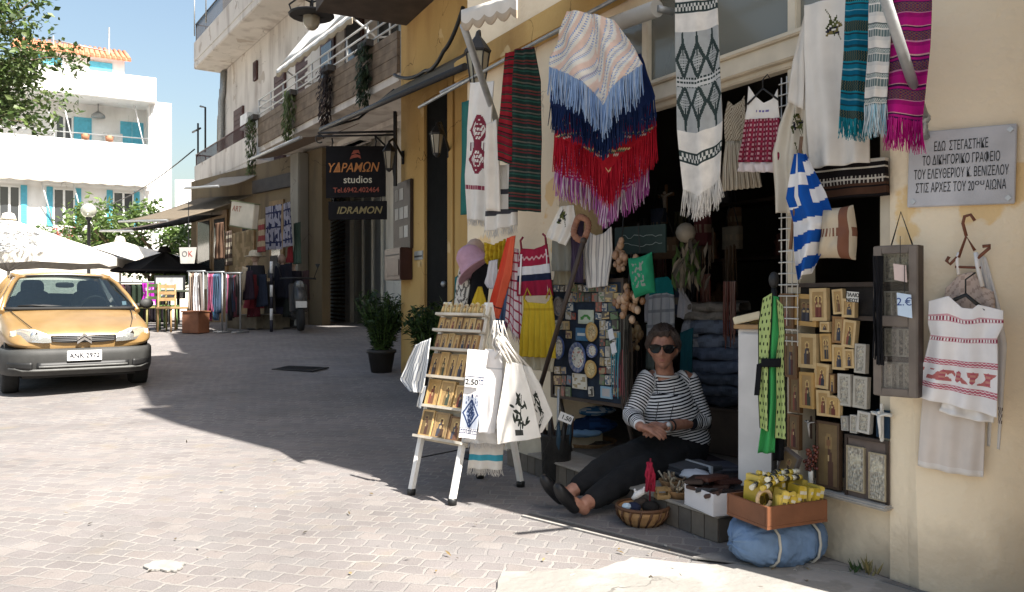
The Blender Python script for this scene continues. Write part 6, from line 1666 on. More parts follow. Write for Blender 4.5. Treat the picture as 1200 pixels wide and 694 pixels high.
hp_ = hm.p + hm.r * hm.loc(553,305)[0] + Vector((0,0,hm.loc(553,305)[1]))
t = thing('sun_hat','dusty pink felt hat resting tilted on the mannequin','hat',hp_,hm.yaw,tilt=('Y',R(-38)))
PINK = M('dusty pink felt',(.42,.24,.29),.95,.12,20,.3,150)
m = MB(); m.lathe([(.135,-.085),(.13,-.08),(.115,-.05),(.1,.0),(.09,.06),(.06,.095),(.01,.1)],24,sy=1.05); m.build('crown',PINK,t)
m = MB(); m.lathe([(.155,-.105),(.16,-.1),(.136,-.083)],24,sy=1.05); m.build('brim',PINK,t)
pl = plane(548,350,.2,26)
hung('teal_garment','teal garment edge hanging behind the mannequin','garment',pl,[[(533,325),(544,318)],[(531,380),(542,378)]],flat((.02,.13,.13)),nu=8,nv=16,amp=.01)
pl = plane(574,310,.36,26)
hung('white_shirt','white child shirt with pink printed edge half behind the orange red towel','shirt',pl,[[(573,306),(583,304)],[(568,332),(582,334)],[(572,338),(582,340)]],flat((.6,.56,.55)),nu=12,nv=16,amp=.012)
pl = plane(560,340,.4,26)
hung('yellow_vest','small yellow strapped top below the black garment','top',pl,[[(560,336),(564,336)],[(553,352),(569,352)],[(552,366),(570,366)]],flat((.5,.34,.03)),nu=14,nv=16,amp=.01)
# socks, gloves and grey tops under the ponchos
pl = plane(660,245,.3,26)
hung('embroidered_apron','small white apron with black embroidered sprig under the purple poncho','apron',pl,[[(656,242),(672,240)],[(643,268),(676,262)],[(640,278),(662,288)]],olive(.45,.3,.3,.3,flat((.6,.56,.5))),nu=40,nv=40,amp=.01)
pl = plane(658,285,.24,26)
hung('grey_top','grey olive top hanging under the white apron','top',pl,[[(647,282),(672,278)],[(646,300),(674,298)],[(647,318),(672,318)]],flat((.17,.165,.14)),nu=20,nv=16,amp=.014)
pl = plane(672,330,.16,26)
hung('beige_top','beige vest hanging below the grey olive top','top',pl,[[(650,312),(674,308)],[(648,334),(672,334)]],flat((.22,.19,.13)),nu=16,nv=10,amp=.012)
pl = plane(676,260,.2,26)
hung('purple_shawl','dark purple shawl behind the leaning pole','shawl',pl,[[(668,262),(684,258)],[(670,330),(682,332)]],flat((.055,.04,.07)),nu=12,nv=16,amp=.016)
m = MB(); 
for k in range(24): a_ = 2 * math.pi * k / 24; m.ball((.045 * math.cos(a_),.01 * math.sin(a_ * 3),.065 * math.sin(a_)),.02,8,mixc((.42,.22,.15),(.3,.14,.09),rnd.random()))
solo('felt_wreath','small terracotta felt wreath hanging beside the striped top','wreath',m,KNIT,front(681,268,.26),FYAW + R(26))
# dim shelf with figures at the back of the shop
sp2 = PL(front(770,250,-1.9),FYAW)
t = thing('wall_shelf','dark shelf with upright boards in the dim shop','shelf',Vector((sp2.p.x,sp2.p.y,0)),sp2.yaw)
m = MB()
for z in (.5,.95,1.4,1.85,2.25): m.box2((-1.6,0,z),(1.6,.28,z + .025))
m.build('board',DWOOD,t); m = MB()
for x in (-1.62,-.5,.55,1.6): m.box2((x,0,.128),(x + .025,.28,2.4))
m.build('upright',DWOOD,t)
for k in range(22):
    x,z = g_.uniform(-1.5,1.5),g_.choice((.527,.977,1.427,1.877)); c1 = g_.choice(((.2,.1,.05),(.3,.2,.1),(.1,.1,.12),(.25,.2,.16),(.12,.05,.04)))
    m = MB(); h = g_.uniform(.14,.26); m.lathe([(.04,0),(.05,.02),(.03,h * .4),(.045,h * .65),(.02,h * .8),(.03,h * .9),(.01,h)],10,col=c1)
    solo('carved_figurine','small carved figurine on the dim shelf at the back of the shop','figurine',m,PAINT,Vector((sp2.p.x,sp2.p.y,z)) + sp2.r * x + sp2.n * .1,g_.uniform(0,6),'figurines on the dim shelf')
p = front(808,285,-.4); m = MB()
for k in range(60): m.leaf(Vector((g_.gauss(0,.05),g_.gauss(0,.04),g_.uniform(-.2,.06))),Vector((g_.uniform(-.6,.6),g_.uniform(-.6,.6),-1)),Vector((0,-1,.2)),.12,.035,g_.choice(((.22,.18,.13),(.08,.13,.03),(.1,.08,.06),(.3,.24,.17))))
m.ball((0,-.03,.06),.06,12,(.4,.34,.26)); t = thing('dried_bunch','bunch of dried flowers hanging in the dim doorway','dried flowers',p,FYAW); m.build('stems',LEAF,t); m = MB(); m.tube([(0,0,.1),(0,0,.9)],.003,4); m.build('string',INK,t)
# ================================================================ THE STAND OF ICONS WITH BAGS
Lg,Mg,Rg,Bg = (ground(482,580),ground(530,592),ground(621,580),ground(572,556))
frd = (Mg - Lg); frd.z = 0; SYAW = math.atan2(frd.y,frd.x); Wd = frd.length
O = (Lg + Mg) / 2; O.z = 0
apexc = (Lg + Mg + Rg + Bg) / 4
back = Vector((-frd.y,frd.x,0)).normalized()
depth = (apexc - O).dot(back); TOPZ = 1.08
lean_a = math.atan2(depth,TOPZ); SL = math.hypot(depth,TOPZ)
st_ = thing('display_stand','white folding trestle stand with shelves of small icons','display stand',O,SYAW)
m = MB(); hw = Wd / 2
for sx_ in (-1,1):
    MB().tube([(sx_ * hw,0,.025),(sx_ * hw,depth,TOPZ)],.02,4).build('leg',WWOOD,st_)
    MB().tube([(sx_ * hw,2 * depth,.025),(sx_ * hw,depth + .01,TOPZ)],.02,4).build('leg',WWOOD,st_)
    for yy in (0,2 * depth): MB().lathe([(.024,0),(.026,.03),(.02,.035)],10,(sx_ * hw,yy,0)).build('rubber_foot',INK,st_)
T_ = Matrix.Rotation(-lean_a,4,'X')
m = MB().at(T_); m.box2((-hw - .02,.004,.31),(hw + .02,.018,SL - .02)); m.build('back_panel',M('worn cream board',(.5,.44,.34),.7,.2,8,.1),st_)
rowz = [.33,.505,.675,.835,.945,1.04]
for z in rowz:
    m = MB().at(T_); m.box2((-hw - .03,-.045,z - .009),(hw + .03,.003,z),None); m.box2((-hw - .03,-.05,z - .009),(hw + .03,-.0455,z + .006)); m.build('shelf',M('worn cream shelf',(.5,.45,.37),.7,.2,12,.1),st_)
m = MB(); m.tube([(-hw,2 * depth,.33),(hw,2 * depth,.33)],.014,4); m.build('stretcher',WWOOD,st_); m = MB(); m.tube([(-hw,.04,.2),(-hw,2 * depth - .04,.2)],.004,4); m.build('chain',INK,st_)
SM = st_.matrix_world @ T_
rg = random.Random(12)
names = ('bottom','fifth','fourth','third','second','top')
for r_,z in enumerate(rowz):
    hgt = (rowz[r_ + 1] - z - .014) if r_ < 5 else .075
    n = (3,3,5,7,7,8)[r_]
    wmax = 2 * (hw + .01) / n
    for k in range(n):
        w = wmax * rg.uniform(.82,.97); h = hgt * rg.uniform(.84,.99)
        x = -hw - .01 + wmax * (k + .5)
        X = SM @ Matrix.Translation((x,-.022 - rg.uniform(0,.008),z + h / 2 + .001)) @ Matrix.Rotation(R(rg.uniform(-4,4)),4,'Z') @ Matrix.Rotation(R(-4),4,'X')
        fr_ = rg.choice(((.5,.33,.14),(.4,.24,.1),(.16,.09,.045),(.55,.42,.22),(.3,.2,.1)))
        if r_ == 5:
            t = thing('icon_figure','small pale gilt figure plaque standing on the top shelf of the stand','figurine',(0,0,0),0,'gilt figures on the top shelf of the stand'); t.matrix_world = X
            m = MB(); cc = rg.choice(((.55,.43,.2),(.5,.42,.28),(.58,.5,.3))); h2 = h / 2
            m.prism([(-w * .45,-h2),(w * .45,-h2),(w * .45,0),(w * .3,h2 * .3),(w * .3,h2 * .8),(0,h2),(-w * .3,h2 * .8),(-w * .3,h2 * .3),(-w * .45,0)],0,.012,cc); m.build('backing',PAINT,t)
            m = MB(); m.ball((0,-.004,h2 * .45),w * .2,8,(.35,.22,.1)); m.tube([(0,-.004,-h2 * .9),(0,-.006,h2 * .2)],[w * .3,w * .17],8,(.45,.32,.14)); m.build('figure',PAINT,t)
        else:
            if r_ == 0: lab = ('faded olive picture book leaning at the edge of the bottom shelf','gilt icon of a cloaked figure in the middle of the bottom shelf','pale gilt icon beside the hanging towel on the bottom shelf')[k]
            elif r_ == 1: lab = ('gold icon of a saint leaning back on the fifth shelf down','pale wooden block icon thickest on the fifth shelf down','dark sided block icon of a robed saint on the fifth shelf down')[k]
            else: lab = 'small gilded wooden icon standing on the %s shelf of the white stand' % names[r_]
            icon_at(lab,(0,0,0),0,w,h,fr_,300 + r_ * 10 + k,dep=.028 if r_ == 1 else .014,group=None if r_ < 2 else 'gilded icons on the %s shelf of the stand' % names[r_],border=.1,mtx=X,name='small_icon',ncell=(10,14),silver=False,dark=(r_ == 0 and k == 0))
# towels and tote bags hanging from the stand's near corner
def onb(px,py,Y,dy=-8): return PL(at(px,py,Y),R(dy))
YB = 4.22
def towel_key(u,v):
    NV = (.02,.035,.09)
    x = u * 9
    def key(q): 
        i = (u * 7.5) % 1
        if q < .14 or q > .86: return NV
        if i < .2 or (i > .35 and .3 < q < .5) or (.45 < i < .62 and .3 < q < .72) or (.62 < i < .9 and .58 < q < .72): return NV
        return WHT
    if .3 < v < .385: return key((v - .3) / .085)
    if .885 < v < .95: return key((v - .885) / .065)
    if .5 < v < .885:
        q = (v - .5) / .385; a = abs(u - .5)
        bg = (.33,.36,.42) if q > .08 else WHT
        w = .42 * (1 - abs(q - .58) / .42) if q > .16 else 0
        if abs(a - w) < .045 and q > .16: return NV
        if a < w * .62: return NV if n3(u * 14,q * 16,2) > -.15 else (.2,.24,.34)
        if a < .03 + .03 * math.sin(q * 30) and q < .3: return NV
        if q < .32 and .16 < a < .34 and n3(u * 18,q * 16,7) > .12: return NV
        return bg
    return WHT
pl = onb(553,405,YB - .02)
t = thing('printed_towel','white towel with navy key border and diamond motif hanging on the icon stand','towel',pl.p,pl.yaw)
m = MB(); panel(m,pl,[[(549,409),(573,411)],[(546,440),(568,442)],[(542,480),(563,484)],[(538.5,512),(558,514)]],towel_key,110,300,.008,1,y0=-.02); m.build('cloth',CLOTH,t)
pl2 = onb(553,447,YB - .055)
t = thing('price_tag','white price card reading 2.50 pinned on the navy printed towel','price tag',pl2.p,pl2.yaw,tilt=('Y',R(5)))
a = pl2.loc(545,442); b_ = pl2.loc(561,454); MB().box2((a[0],0,b_[1]),(b_[0],.002,a[1])).build('card',M('white card',(.72,.71,.69),.6,.05),t)
lettering(t,'writing','2.50',((a[0] + b_[0]) / 2,-.001,(a[1] + b_[1]) / 2),.04,INK,.0005,bold=.0008)
pl = onb(575,405,YB + .0)
t = thing('white_towel','plain white folded towel hanging between the printed towel and tote bag','towel',pl.p,pl.yaw)
m = MB(); panel(m,pl,[[(569,409),(588,410)],[(566,440),(589,442)],[(561,507),(580,508)]],lambda u,v: (.5,.5,.5) if abs(v - .22) < .008 else WHT,20,60,.008,1.2,y0=-.01); m.build('cloth',CLOTH,t)
def olivebag(seed):
    rg = random.Random(seed); L = [(rg.gauss(.55,.1),rg.uniform(.42,.8),rg.uniform(-1.3,1.3)) for _ in range(24)]
    def f(u,v):
        if abs(u - .62 + .22 * (v - .6)) < .012 and .4 < v < .93: return (.03,.035,.03)
        for x,y,a in L:
            du,dv = u - x - .1 * (.6 - y),(v - y) * 1.2; p,q = du * math.cos(a) + dv * math.sin(a),-du * math.sin(a) + dv * math.cos(a)
            if (p / .075) ** 2 + (q / .022) ** 2 < 1: return (.03,.035,.028)
        if .86 < v < .93 and abs(u - .52) < .1: return (.05,.05,.045)
        return (.68,.65,.6)
    return f
pl = onb(608,420,YB - .06)
t = thing('tote_bag','natural cotton tote bag with black olive branch print on the icon stand','tote bag',pl.p,pl.yaw)
m = MB(); panel(m,pl,[[(594,424),(612,426)],[(590,450),(621,454)],[(583,492),(630,494)],[(584,520),(634,512)]],olivebag(5),130,190,.012,1.2,y0=-.02,thick=.02); m.build('body',CLOTH,t)
def strap(pts,r=.006): return MB().tube([(lambda q: (q[0],-.015,q[1]))(pl.loc(*p)) for p in pts],r,6)
COT = M('natural cotton',(.66,.62,.56),.95,.1)
strap([(596,425),(585,405),(582,396),(592,404),(608,425)]).build('handle',COT,t); strap([(612,426),(592,396),(584,388),(588,400),(600,425)]).build('handle',COT,t)
pl = onb(630,430,YB + .05)
t = thing('tote_bag','second cotton tote bag with dark pot print, tilted outward behind the first','tote bag',pl.p,pl.yaw)
m = MB(); panel(m,pl,[[(607,426),(622,430)],[(613,452),(634,452)],[(622,490),(648,486)],[(622,510),(636,506)]],olivebag(9),90,150,.01,1,y0=-.02,thick=.02); m.build('body',CLOTH,t); strap([(608,428),(594,404),(588,396),(600,408),(620,430)]).build('handle',COT,t)
pl = onb(590,385,YB - .02)
m = MB(); g_ = random.Random(3)
for k in range(9):
    px = 578 + g_.uniform(-2,12); m.tube([(lambda q: (q[0],g_.uniform(-.02,.03),q[1]))(pl.loc(*p)) for p in ((px,376),(px + g_.uniform(-6,6),390),(px + g_.uniform(-10,12),404),(px + g_.uniform(-16,20),420))],.004,5)
m.ball((pl.loc(586,400)[0],0,pl.loc(586,400)[1]),.03,10,sq=(1,.7,1.2))
solo('cotton_cords','knotted bundle of white cotton cords at the top corner of the icon stand','cords',m,COT,pl.p,pl.yaw)
pl = onb(575,500,YB + .1)
hung('fringed_towel','white fringed towel end under the printed towel','towel',pl,[[(546,505),(590,505)],[(543,519),(594,521)]],flat((.68,.65,.61)),fringe=(.03,[(.66,.63,.6)],60,.002),nu=20,nv=8,amp=.014,nf=2.4)
pl = onb(568,530,YB + .14)
hung('banded_towel','white towel with teal band and fringe hanging lowest on the icon stand','towel',pl,[[(551,520),(590,520)],[(548,549),(588,551)]],lambda u,v: (.05,.28,.36) if .42 < v < .66 else (.62,.58,.52),fringe=(.035,[(.62,.58,.52)],70,.002),nu=24,nv=30,amp=.012,nf=2.2)
pl = PL(at(492,400,4.62),SYAW)
t = thing('striped_shirt','white shirt with thin grey stripes hung over the far edge of the icon stand','shirt',pl.p,pl.yaw)
m = MB(); panel(m,pl,[[(494,404),(512,396)],[(484,424),(509,424)],[(477,444),(504,452)],[(488,458),(501,460)]],lambda u,v: (.2,.22,.26) if int(u * 26 + v * 3) % 3 == 0 else (.62,.62,.6),52,40,.012,1.6,y0=-.05); m.build('body',CLOTH,t)
m = MB(); panel(m,pl,[[(497,452),(503,452)],[(493,476),(497,478)]],lambda u,v: (.3,.32,.35) if int(u * 6) % 2 else (.6,.6,.58),12,16,.006,1,y0=-.03); m.build('sleeve',CLOTH,t)
# quiver of sticks with price tag
qp = ground(652,563)
t = thing('stick_basket','tall black basket holding sticks and dark umbrellas beside the blue cloth pile','basket',qp,0)
m = MB(); m.lathe([(.075,0),(.085,.02),(.095,.27),(.1,.29),(.09,.28),(.08,.05)],18); m.build('holder',M('black wickerwork',(.016,.015,.014),.6,.4,30,.5,60),t)
for k in range(11):
    a_ = k * 2.4; b0 = Vector((.05 * math.cos(a_),.05 * math.sin(a_),.03)); tp = Vector((.1 * math.cos(a_),.1 * math.sin(a_),rnd.uniform(.32,.42)))
    MB().tube([b0,b0.lerp(tp,.7),tp],[.014,.018,.006],6).build('umbrella_stick',M(('dark brown stick','black stick','blue grey stick')[k % 3],((.05,.025,.015),(.014,.013,.014),(.02,.05,.08))[k % 3],.5,.2),t)
MB().tube([(.0,-.06,.1),(.01,-.07,.56)],.008,8).build('steel_rod',STEEL,t)
pt = PL(at(663,490,qp.y - .13),0)
t = thing('price_tag','white price card reading 1.50 tilted above the black stick basket','price tag',pt.p,0,tilt=('Y',R(22)))
MB().box2((-.042,0,-.026),(.042,.002,.026)).build('card',M('white card'),t); lettering(t,'writing','1.50',(.004,-.001,0),.036,INK,.0005,bold=.0008)
MB().tube([(-.03,.002,-.02),(-.045,.01,-.25)],.002,4).build('wire',INK,t)
# soft pile of blue and yellow cloth on a low basket
p0 = ground(690,545)
t = thing('low_basket','round low wicker basket under the pile of blue cloth','basket',Vector((p0.x,p0.y + .1,0)))
m = MB(); m.lathe([(.14,0),(.17,.05),(.19,.14),(.2,.15),(.18,.14),(.15,.03)],24); m.build('bowl',WICK,t)
def heap(label,px,py,Y,rx,ry,rz,colf,seed,name='cloth_heap',cat='cloth'):
    c = at(px,py,Y); m = MB(); N,K = 28,12
    rings = [[None] * N for _ in range(K + 1)]
    for i in range(K + 1):
        th = math.pi * i / K
        for j in range(N):
            a_ = 2 * math.pi * j / N; k = 1 + .22 * n3(math.cos(a_) * 1.6 + seed,math.sin(a_) * 1.6,th * 1.5) + .12 * n3(math.cos(a_) * 5,math.sin(a_) * 5 + seed,th * 5)
            rings[i][j] = m.vert((rx * k * math.sin(th) * math.cos(a_),ry * k * math.sin(th) * math.sin(a_),rz * k * math.cos(th)))
    for i in range(K):
        for j in range(N): m.face((rings[i][j],rings[i + 1][j],rings[i + 1][(j + 1) % N],rings[i][(j + 1) % N]),colf(j / N,i / K),True)
    return solo(name,label,cat,m,CLOTH,c,R(-20))
B1,B2 = (.015,.045,.13),(.03,.1,.2)
heap('crumpled dark blue cloth in the low basket',690,497,p0.y + .02,.18,.14,.06,lambda u,v: B1 if n3(u * 8,v * 6) > 0 else (.01,.025,.07),1)
heap('sky blue cloth folded at the front of the low basket',683,507,p0.y - .08,.12,.08,.03,lambda u,v: (.16,.27,.4),2)
heap('blue and white printed cloth in the middle of the low basket pile',692,481,p0.y + .06,.16,.12,.035,lambda u,v: B2 if n3(u * 12,v * 9,2) > -.1 else (.3,.35,.4),3)
heap('crumpled mustard yellow cloth on top of the blue pile',694,467,p0.y + .08,.15,.1,.026,lambda u,v: (.4,.24,.05) if n3(u * 14,v * 9) > -.2 else (.25,.14,.04),4)
heap('grey brown cloth spilling below the blue cloth pile',704,524,p0.y + .02,.12,.1,.035,lambda u,v: (.12,.1,.08) if n3(u * 9,v * 9) > 0 else (.08,.06,.05),5)

# ================================================================ ON AND BEFORE THE STEP
c = Vector((.904,3.6,.128)); yb_ = R(20)
bxr = Vector((math.cos(yb_),math.sin(yb_),0)); byr = Vector((-bxr.y,bxr.x,0))
def tray(name,label,cat,corner,yaw,w,d,h,th,mat,z):
    """open box whose near corner (x = 0, y = 0) is given"""
    t = thing(name,label,cat,(corner.x,corner.y,z),yaw)
    MB().box2((0,0,0),(w,d,th)).build('base',mat,t)
    for a,b_ in (((0,0,th),(w,th,h)),((0,d - th,th),(w,d,h)),((0,th,th),(th,d - th,h)),((w - th,th,th),(w,d - th,h))): MB().box2(a,b_).build('side',mat,t,.0015)
    return t
CARD = M('white cardboard',(.66,.63,.62),.8,.06,6,.05)
tray('cardboard_box','open white cardboard box of wallets on the step','box',c,yb_,.25,.24,.1,.005,CARD,.1285)
g_ = random.Random(23)
LEA = [(.012,.011,.011),(.035,.018,.013),(.05,.022,.015),(.02,.014,.012)]
for k in range(15):
    x,y = .04 + (k % 5) * .042,.05 + (k // 5) * .065
    m = MB(); col = g_.choice(LEA); m.box((0,0,0),(.1,.075,.018),col,R(g_.uniform(-50,50)),('X',R(g_.uniform(-25,25))))
    v = c + bxr * x + byr * y; solo('wallet','small dark leather wallet heaped in the white cardboard box','wallet',m,M('leather',col=True,rough=.45,var=.2,bump=.15,bscale=120),(v.x,v.y,.128 + .075 + g_.uniform(0,.03)),yb_,'wallets in the white cardboard box',bevel=.003)
for k,(x,y,z,col,a_,lab) in enumerate(((.1,.16,.262,(.07,.025,.017),12,'reddish brown leather wallet lying uppermost on the cardboard box'),(.17,.12,.25,(.05,.018,.013),-8,'brown leather wallet just below the uppermost one'),(.05,.2,.25,(.03,.016,.012),40,'dark brown wallet at the back of the cardboard box'),(.21,.2,.245,(.02,.015,.013),20,'black wallet at the far corner of the cardboard box'))):
    m = MB(); m.box((0,0,0),(.14,.09,.02),col,R(a_),('X',R(-6))); v = c + bxr * x + byr * y; solo('wallet',lab,'wallet',m,M('leather'),(v.x,v.y,z),yb_,bevel=.004)
# folded papers, scarves, little baskets along the step
def stepp(px,py,z=.128): return at(px,py,(EYE - z) * FPX / (py - CY))
for k,(px,py,w,d,n,cols,lab,rz) in enumerate(((812,556,.24,.2,6,((.06,.06,.065),(.09,.09,.095)),'stack of dark grey scarves tied with white tape on the step',25),(842,546,.2,.16,3,((.1,.1,.12),(.2,.2,.22)),'short stack of grey printed cloths behind the wallets',10))):
    p = stepp(px,py + 6); m = MB()
    for j in range(n): m.box((g_.uniform(-.01,.01),g_.uniform(-.01,.01),.008 + j * .0135),(w,d,.012),cols[j % 2],R(g_.uniform(-3,3)))
    t = thing('scarf_stack',lab,'scarves',p,R(rz)); m.build('folded_scarf',CLOTH,t,.003)
    if k == 0: MB().box((.04,0,.043),(.014,d + .02,.088)).build('tape',M('white tape',(.5,.5,.5)),t)
p = stepp(806,572); m = MB(); 
heap('loose white cloth crumpled between scarves and cardboard box',815,556,p.y + .02,.08,.06,.025,lambda u,v: (.5,.5,.52),8)
for k,(px,py,r_,lab) in enumerate(((797,583,.07,'shallow pale wicker basket on the edge of the step'),(786,571,.06,'small wicker basket of trinkets behind the shallow one'))):
    p = stepp(px,py); t = thing('wicker_basket',lab,'basket',p); m = MB(); m.lathe([(r_ * .7,0),(r_,.035),(r_ * 1.04,.04),(r_ * .9,.035),(r_ * .6,.008)],20); m.build('bowl',WICK,t)
    m = MB()
    for j in range(22): a_ = g_.uniform(0,6.28); q = g_.random() * r_ * .8; m.tube([(q * math.cos(a_),q * math.sin(a_),.03),(q * math.cos(a_) + g_.uniform(-.03,.03),q * math.sin(a_) + g_.uniform(-.03,.03),.05 + g_.uniform(0,.03))],.005,5,g_.choice(((.28,.22,.14),(.15,.1,.06),(.35,.3,.22))))
    m.build('trinket',PAINT,t)
p = stepp(776,584); t = thing('tiny_crate','tiny yellowish wooden crate at the edge of the step','crate',p,R(10))
OCH = M('yellowish wood',(.3,.19,.08),.6,.2,20); m = MB()
for z in (.008,.04): 
    for a,b_ in (((-.035,-.025,z),(.035,-.021,z + .012)),((-.035,.021,z),(.035,.025,z + .012)),((-.035,-.021,z),(-.031,.021,z + .012)),((.031,-.021,z),(.035,.021,z + .012))): m.box2(a,b_)
m.build('slat',OCH,t); m = MB()
for sx_ in (-1,1):
    for sy_ in (-1,1): m.box((sx_ * .028,sy_ * .018,.028),(.008,.006,.054))
m.build('post',OCH,t); MB().box2((-.032,-.022,0),(.032,.022,.006)).build('base',OCH,t)
# wicker basket on the paving with red ribbon
p = ground(753,621); p.y += .11; p.x = (753 - 600) * p.y / FPX
t = thing('bread_basket','round woven basket of small toys on the paving below the step','basket',p)
m = MB(); N = 32
prof = [(.085,.0),(.105,.02),(.122,.055),(.128,.085),(.12,.088),(.112,.06),(.09,.015)]
m.lathe(prof,N); m.build('bowl',M('honey wicker',(.36,.2,.085),.6,.3,25,.6,45),t)
m = MB()
for k in range(16):
    a_ = 2 * math.pi * k / 16; m.tube([(.088 * math.cos(a_),.088 * math.sin(a_),.004),(.127 * math.cos(a_ + .12),.127 * math.sin(a_ + .12),.05),(.131 * math.cos(a_ + .2),.131 * math.sin(a_ + .2),.084)],.006,5)
m.build('stave',M('dark cane',(.1,.045,.02),.6,.3),t)
m = MB(); m.tube([(.127 * math.cos(2 * math.pi * k / 32),.127 * math.sin(2 * math.pi * k / 32),.087) for k in range(33)],.009,6,cap=False); m.build('rim',M('dark cane'),t)
for k,(x,y,z,r_,col,lab) in enumerate(((-.05,-.03,.085,.035,(.02,.025,.05),'dark blue wrapped bundle in the round basket'),(.04,.0,.08,.04,(.025,.022,.02),'black cloth bundle in the round basket'),(-.085,-.045,.095,.022,(.4,.5,.58),'pale blue ball at the rim of the round basket'),(.0,.05,.09,.035,(.08,.06,.05),'brown cloth bundle at the back of the round basket'))):
    m = MB(); m.ball((0,0,0),r_,12,col,(1.1,.9,.8)); solo('toy_bundle',lab,'toy',m,CLOTH,p + Vector((x,y,z)))
m = MB(); m.col = (.62,.6,.57); m.tube([(0,0,0),(.02,-.005,.02),(.05,0,.035),(.07,.01,.03)],[.008,.018,.016,.006],8); m.tube([(.02,0,.02),(.01,0,.05)],[.01,.004],6); m.tube([(.05,0,.03),(.06,.0,.06)],[.012,.004],6)
solo('paper_bird','small white paper bird perched above the round basket','ornament',m,PAPER,p + Vector((-.05,.0,.12)))
m = MB(); m.col = (.4,.03,.06)
for k in range(14): m.tube([(g_.uniform(-.012,.012),g_.uniform(-.012,.012),.24),(g_.uniform(-.028,.028),g_.uniform(-.02,.02),.18),(g_.uniform(-.02,.02),g_.uniform(-.02,.02),.1)],.006,5)
m.tube([(0,0,.02),(.004,0,.26)],.004,6,(.25,.03,.05)); m.ball((0,0,.2),.02,10)
solo('red_tassel','crimson tassel on a stick rising from the round basket','tassel',m,KNIT,p + Vector((.035,.0,.06)))

# blue bundle and the crate on it
bc = Vector((1.12,3.385,0)); by = R(16)
t = thing('cloth_bundle','blue cloth bundle tied with cord under the wooden crate','bundle',bc,by)
m = MB(); N,K = 80,64
rx,ry,rz = .215,.13,.098
for_r = []
for i in range(K + 1):
    s_ = -1 + 2 * i / K; xx = rx * s_; e = (1 - abs(s_) ** 3.2) ** .5
    ring = []
    for j in range(N):
        a_ = 2 * math.pi * j / N; cy_,cz_ = math.cos(a_),math.sin(a_)
        py_,pz_ = math.copysign(abs(cy_) ** .62,cy_),math.copysign(abs(cz_) ** .62,cz_)
        tie = 1 - .07 * math.exp(-((s_ + .38) / .05) ** 2) - .07 * math.exp(-((s_ - .5) / .05) ** 2)
        k = 1 + .1 * n3(xx * 13,cy_ * 2.2,cz_ * 2.2) + .09 * abs(n3(xx * 24,cy_ * 3.5,cz_ * 3.5)) - .05 * abs(n3(xx * 45,cy_ * 7,cz_ * 7))
        ring.append(m.vert((xx + .012 * n3(xx * 9,py_ * 3,pz_ * 3),ry * e * py_ * tie * k,max(.001,rz + rz * (.15 + .85 * e) * pz_ * tie * k))))
    for_r.append(ring)
for a,b_ in zip(for_r,for_r[1:]):
    for j in range(N): m.face((a[j],b_[j],b_[(j + 1) % N],a[(j + 1) % N]),None,True)
m.face(for_r[0],None,True); m.face(for_r[-1][::-1],None,True)
m.build('wrapping',M('faded blue cotton',(.12,.185,.29),.95,.25,9,.9,24),t)
for s_ in (-.38,.5):
    m = MB(); m.tube([(rx * s_ + .01 * math.sin(k),(ry * .985) * math.copysign(abs(math.cos(k * .3927)) ** .62,math.cos(k * .3927)),max(.006,rz + rz * .955 * math.copysign(abs(math.sin(k * .3927)) ** .62,math.sin(k * .3927)))) for k in range(17)],.006,6,cap=False); m.build('cord',M('pale cord',(.45,.42,.36),.9),t)
RW = M('reddish pine boards',(.15,.058,.026),.55,.3,5,.12,40)
cc_ = Vector((1.004,3.156,0)); yc_ = R(23)
tray('wooden_crate','reddish brown wooden crate of yellow packets resting on the blue bundle','crate',cc_,yc_,.31,.25,.09,.012,RW,.198)
cxr = Vector((math.cos(yc_),math.sin(yc_),0)); cyr = Vector((-cxr.y,cxr.x,0))
YB1,YB2 = (.46,.32,.03),(.55,.41,.08)
k = 0
def packet(lab,x,y,z,dims,rz,tl,col,group=None):
    m = MB(); w,d,h = dims
    m.box((0,0,h / 2),dims,col)
    t = thing('yellow_packet',lab,'packet',cc_ + cxr * x + cyr * y + Vector((0,0,.198 + z)),yc_ + R(rz),group,('Y',R(tl)))
    m.build('wrapper',M('printed wrapper',col=True,rough=.35,var=.08,scale=20),t,.003)
    m = MB(); m.box((0,-d / 2 - .0006,h * .5),(w * .62,.001,h * .3),(.12,.08,.02)); m.box((0,-d / 2 - .0006,h * .82),(w * .7,.001,h * .1),(.5,.46,.36)); m.box((0,0,h + .0006),(w * .7,d * .5,.001),(.1,.08,.03)); m.build('printed_label',M('printed wrapper'),t)
for k in range(7): packet('yellow printed packet standing in the front row of the wooden crate',.09 + k * .03,.05 + g_.uniform(-.006,.006),.014,(.026,.08,.125 + g_.uniform(-.02,.02)),g_.uniform(-16,10),g_.uniform(-4,20),YB1 if k % 2 else YB2,'yellow packets in the front row of the crate')
for k in range(8): packet('yellow printed packet standing in the back row of the wooden crate',.05 + k * .031,.155 + g_.uniform(-.01,.01),.014,(.027,.09,.15 + g_.uniform(-.02,.02)),g_.uniform(-14,14),g_.uniform(-16,12),YB2 if k % 2 else YB1,'yellow packets in the back row of the crate')
packet('broad yellow packet facing out at the near corner of the crate',.12,.026,.03,(.1,.018,.1),4,-3,YB2)
packet('broad yellow packet tilted at the wall end of the crate',.255,.03,.02,(.07,.016,.115),-4,9,YB2)
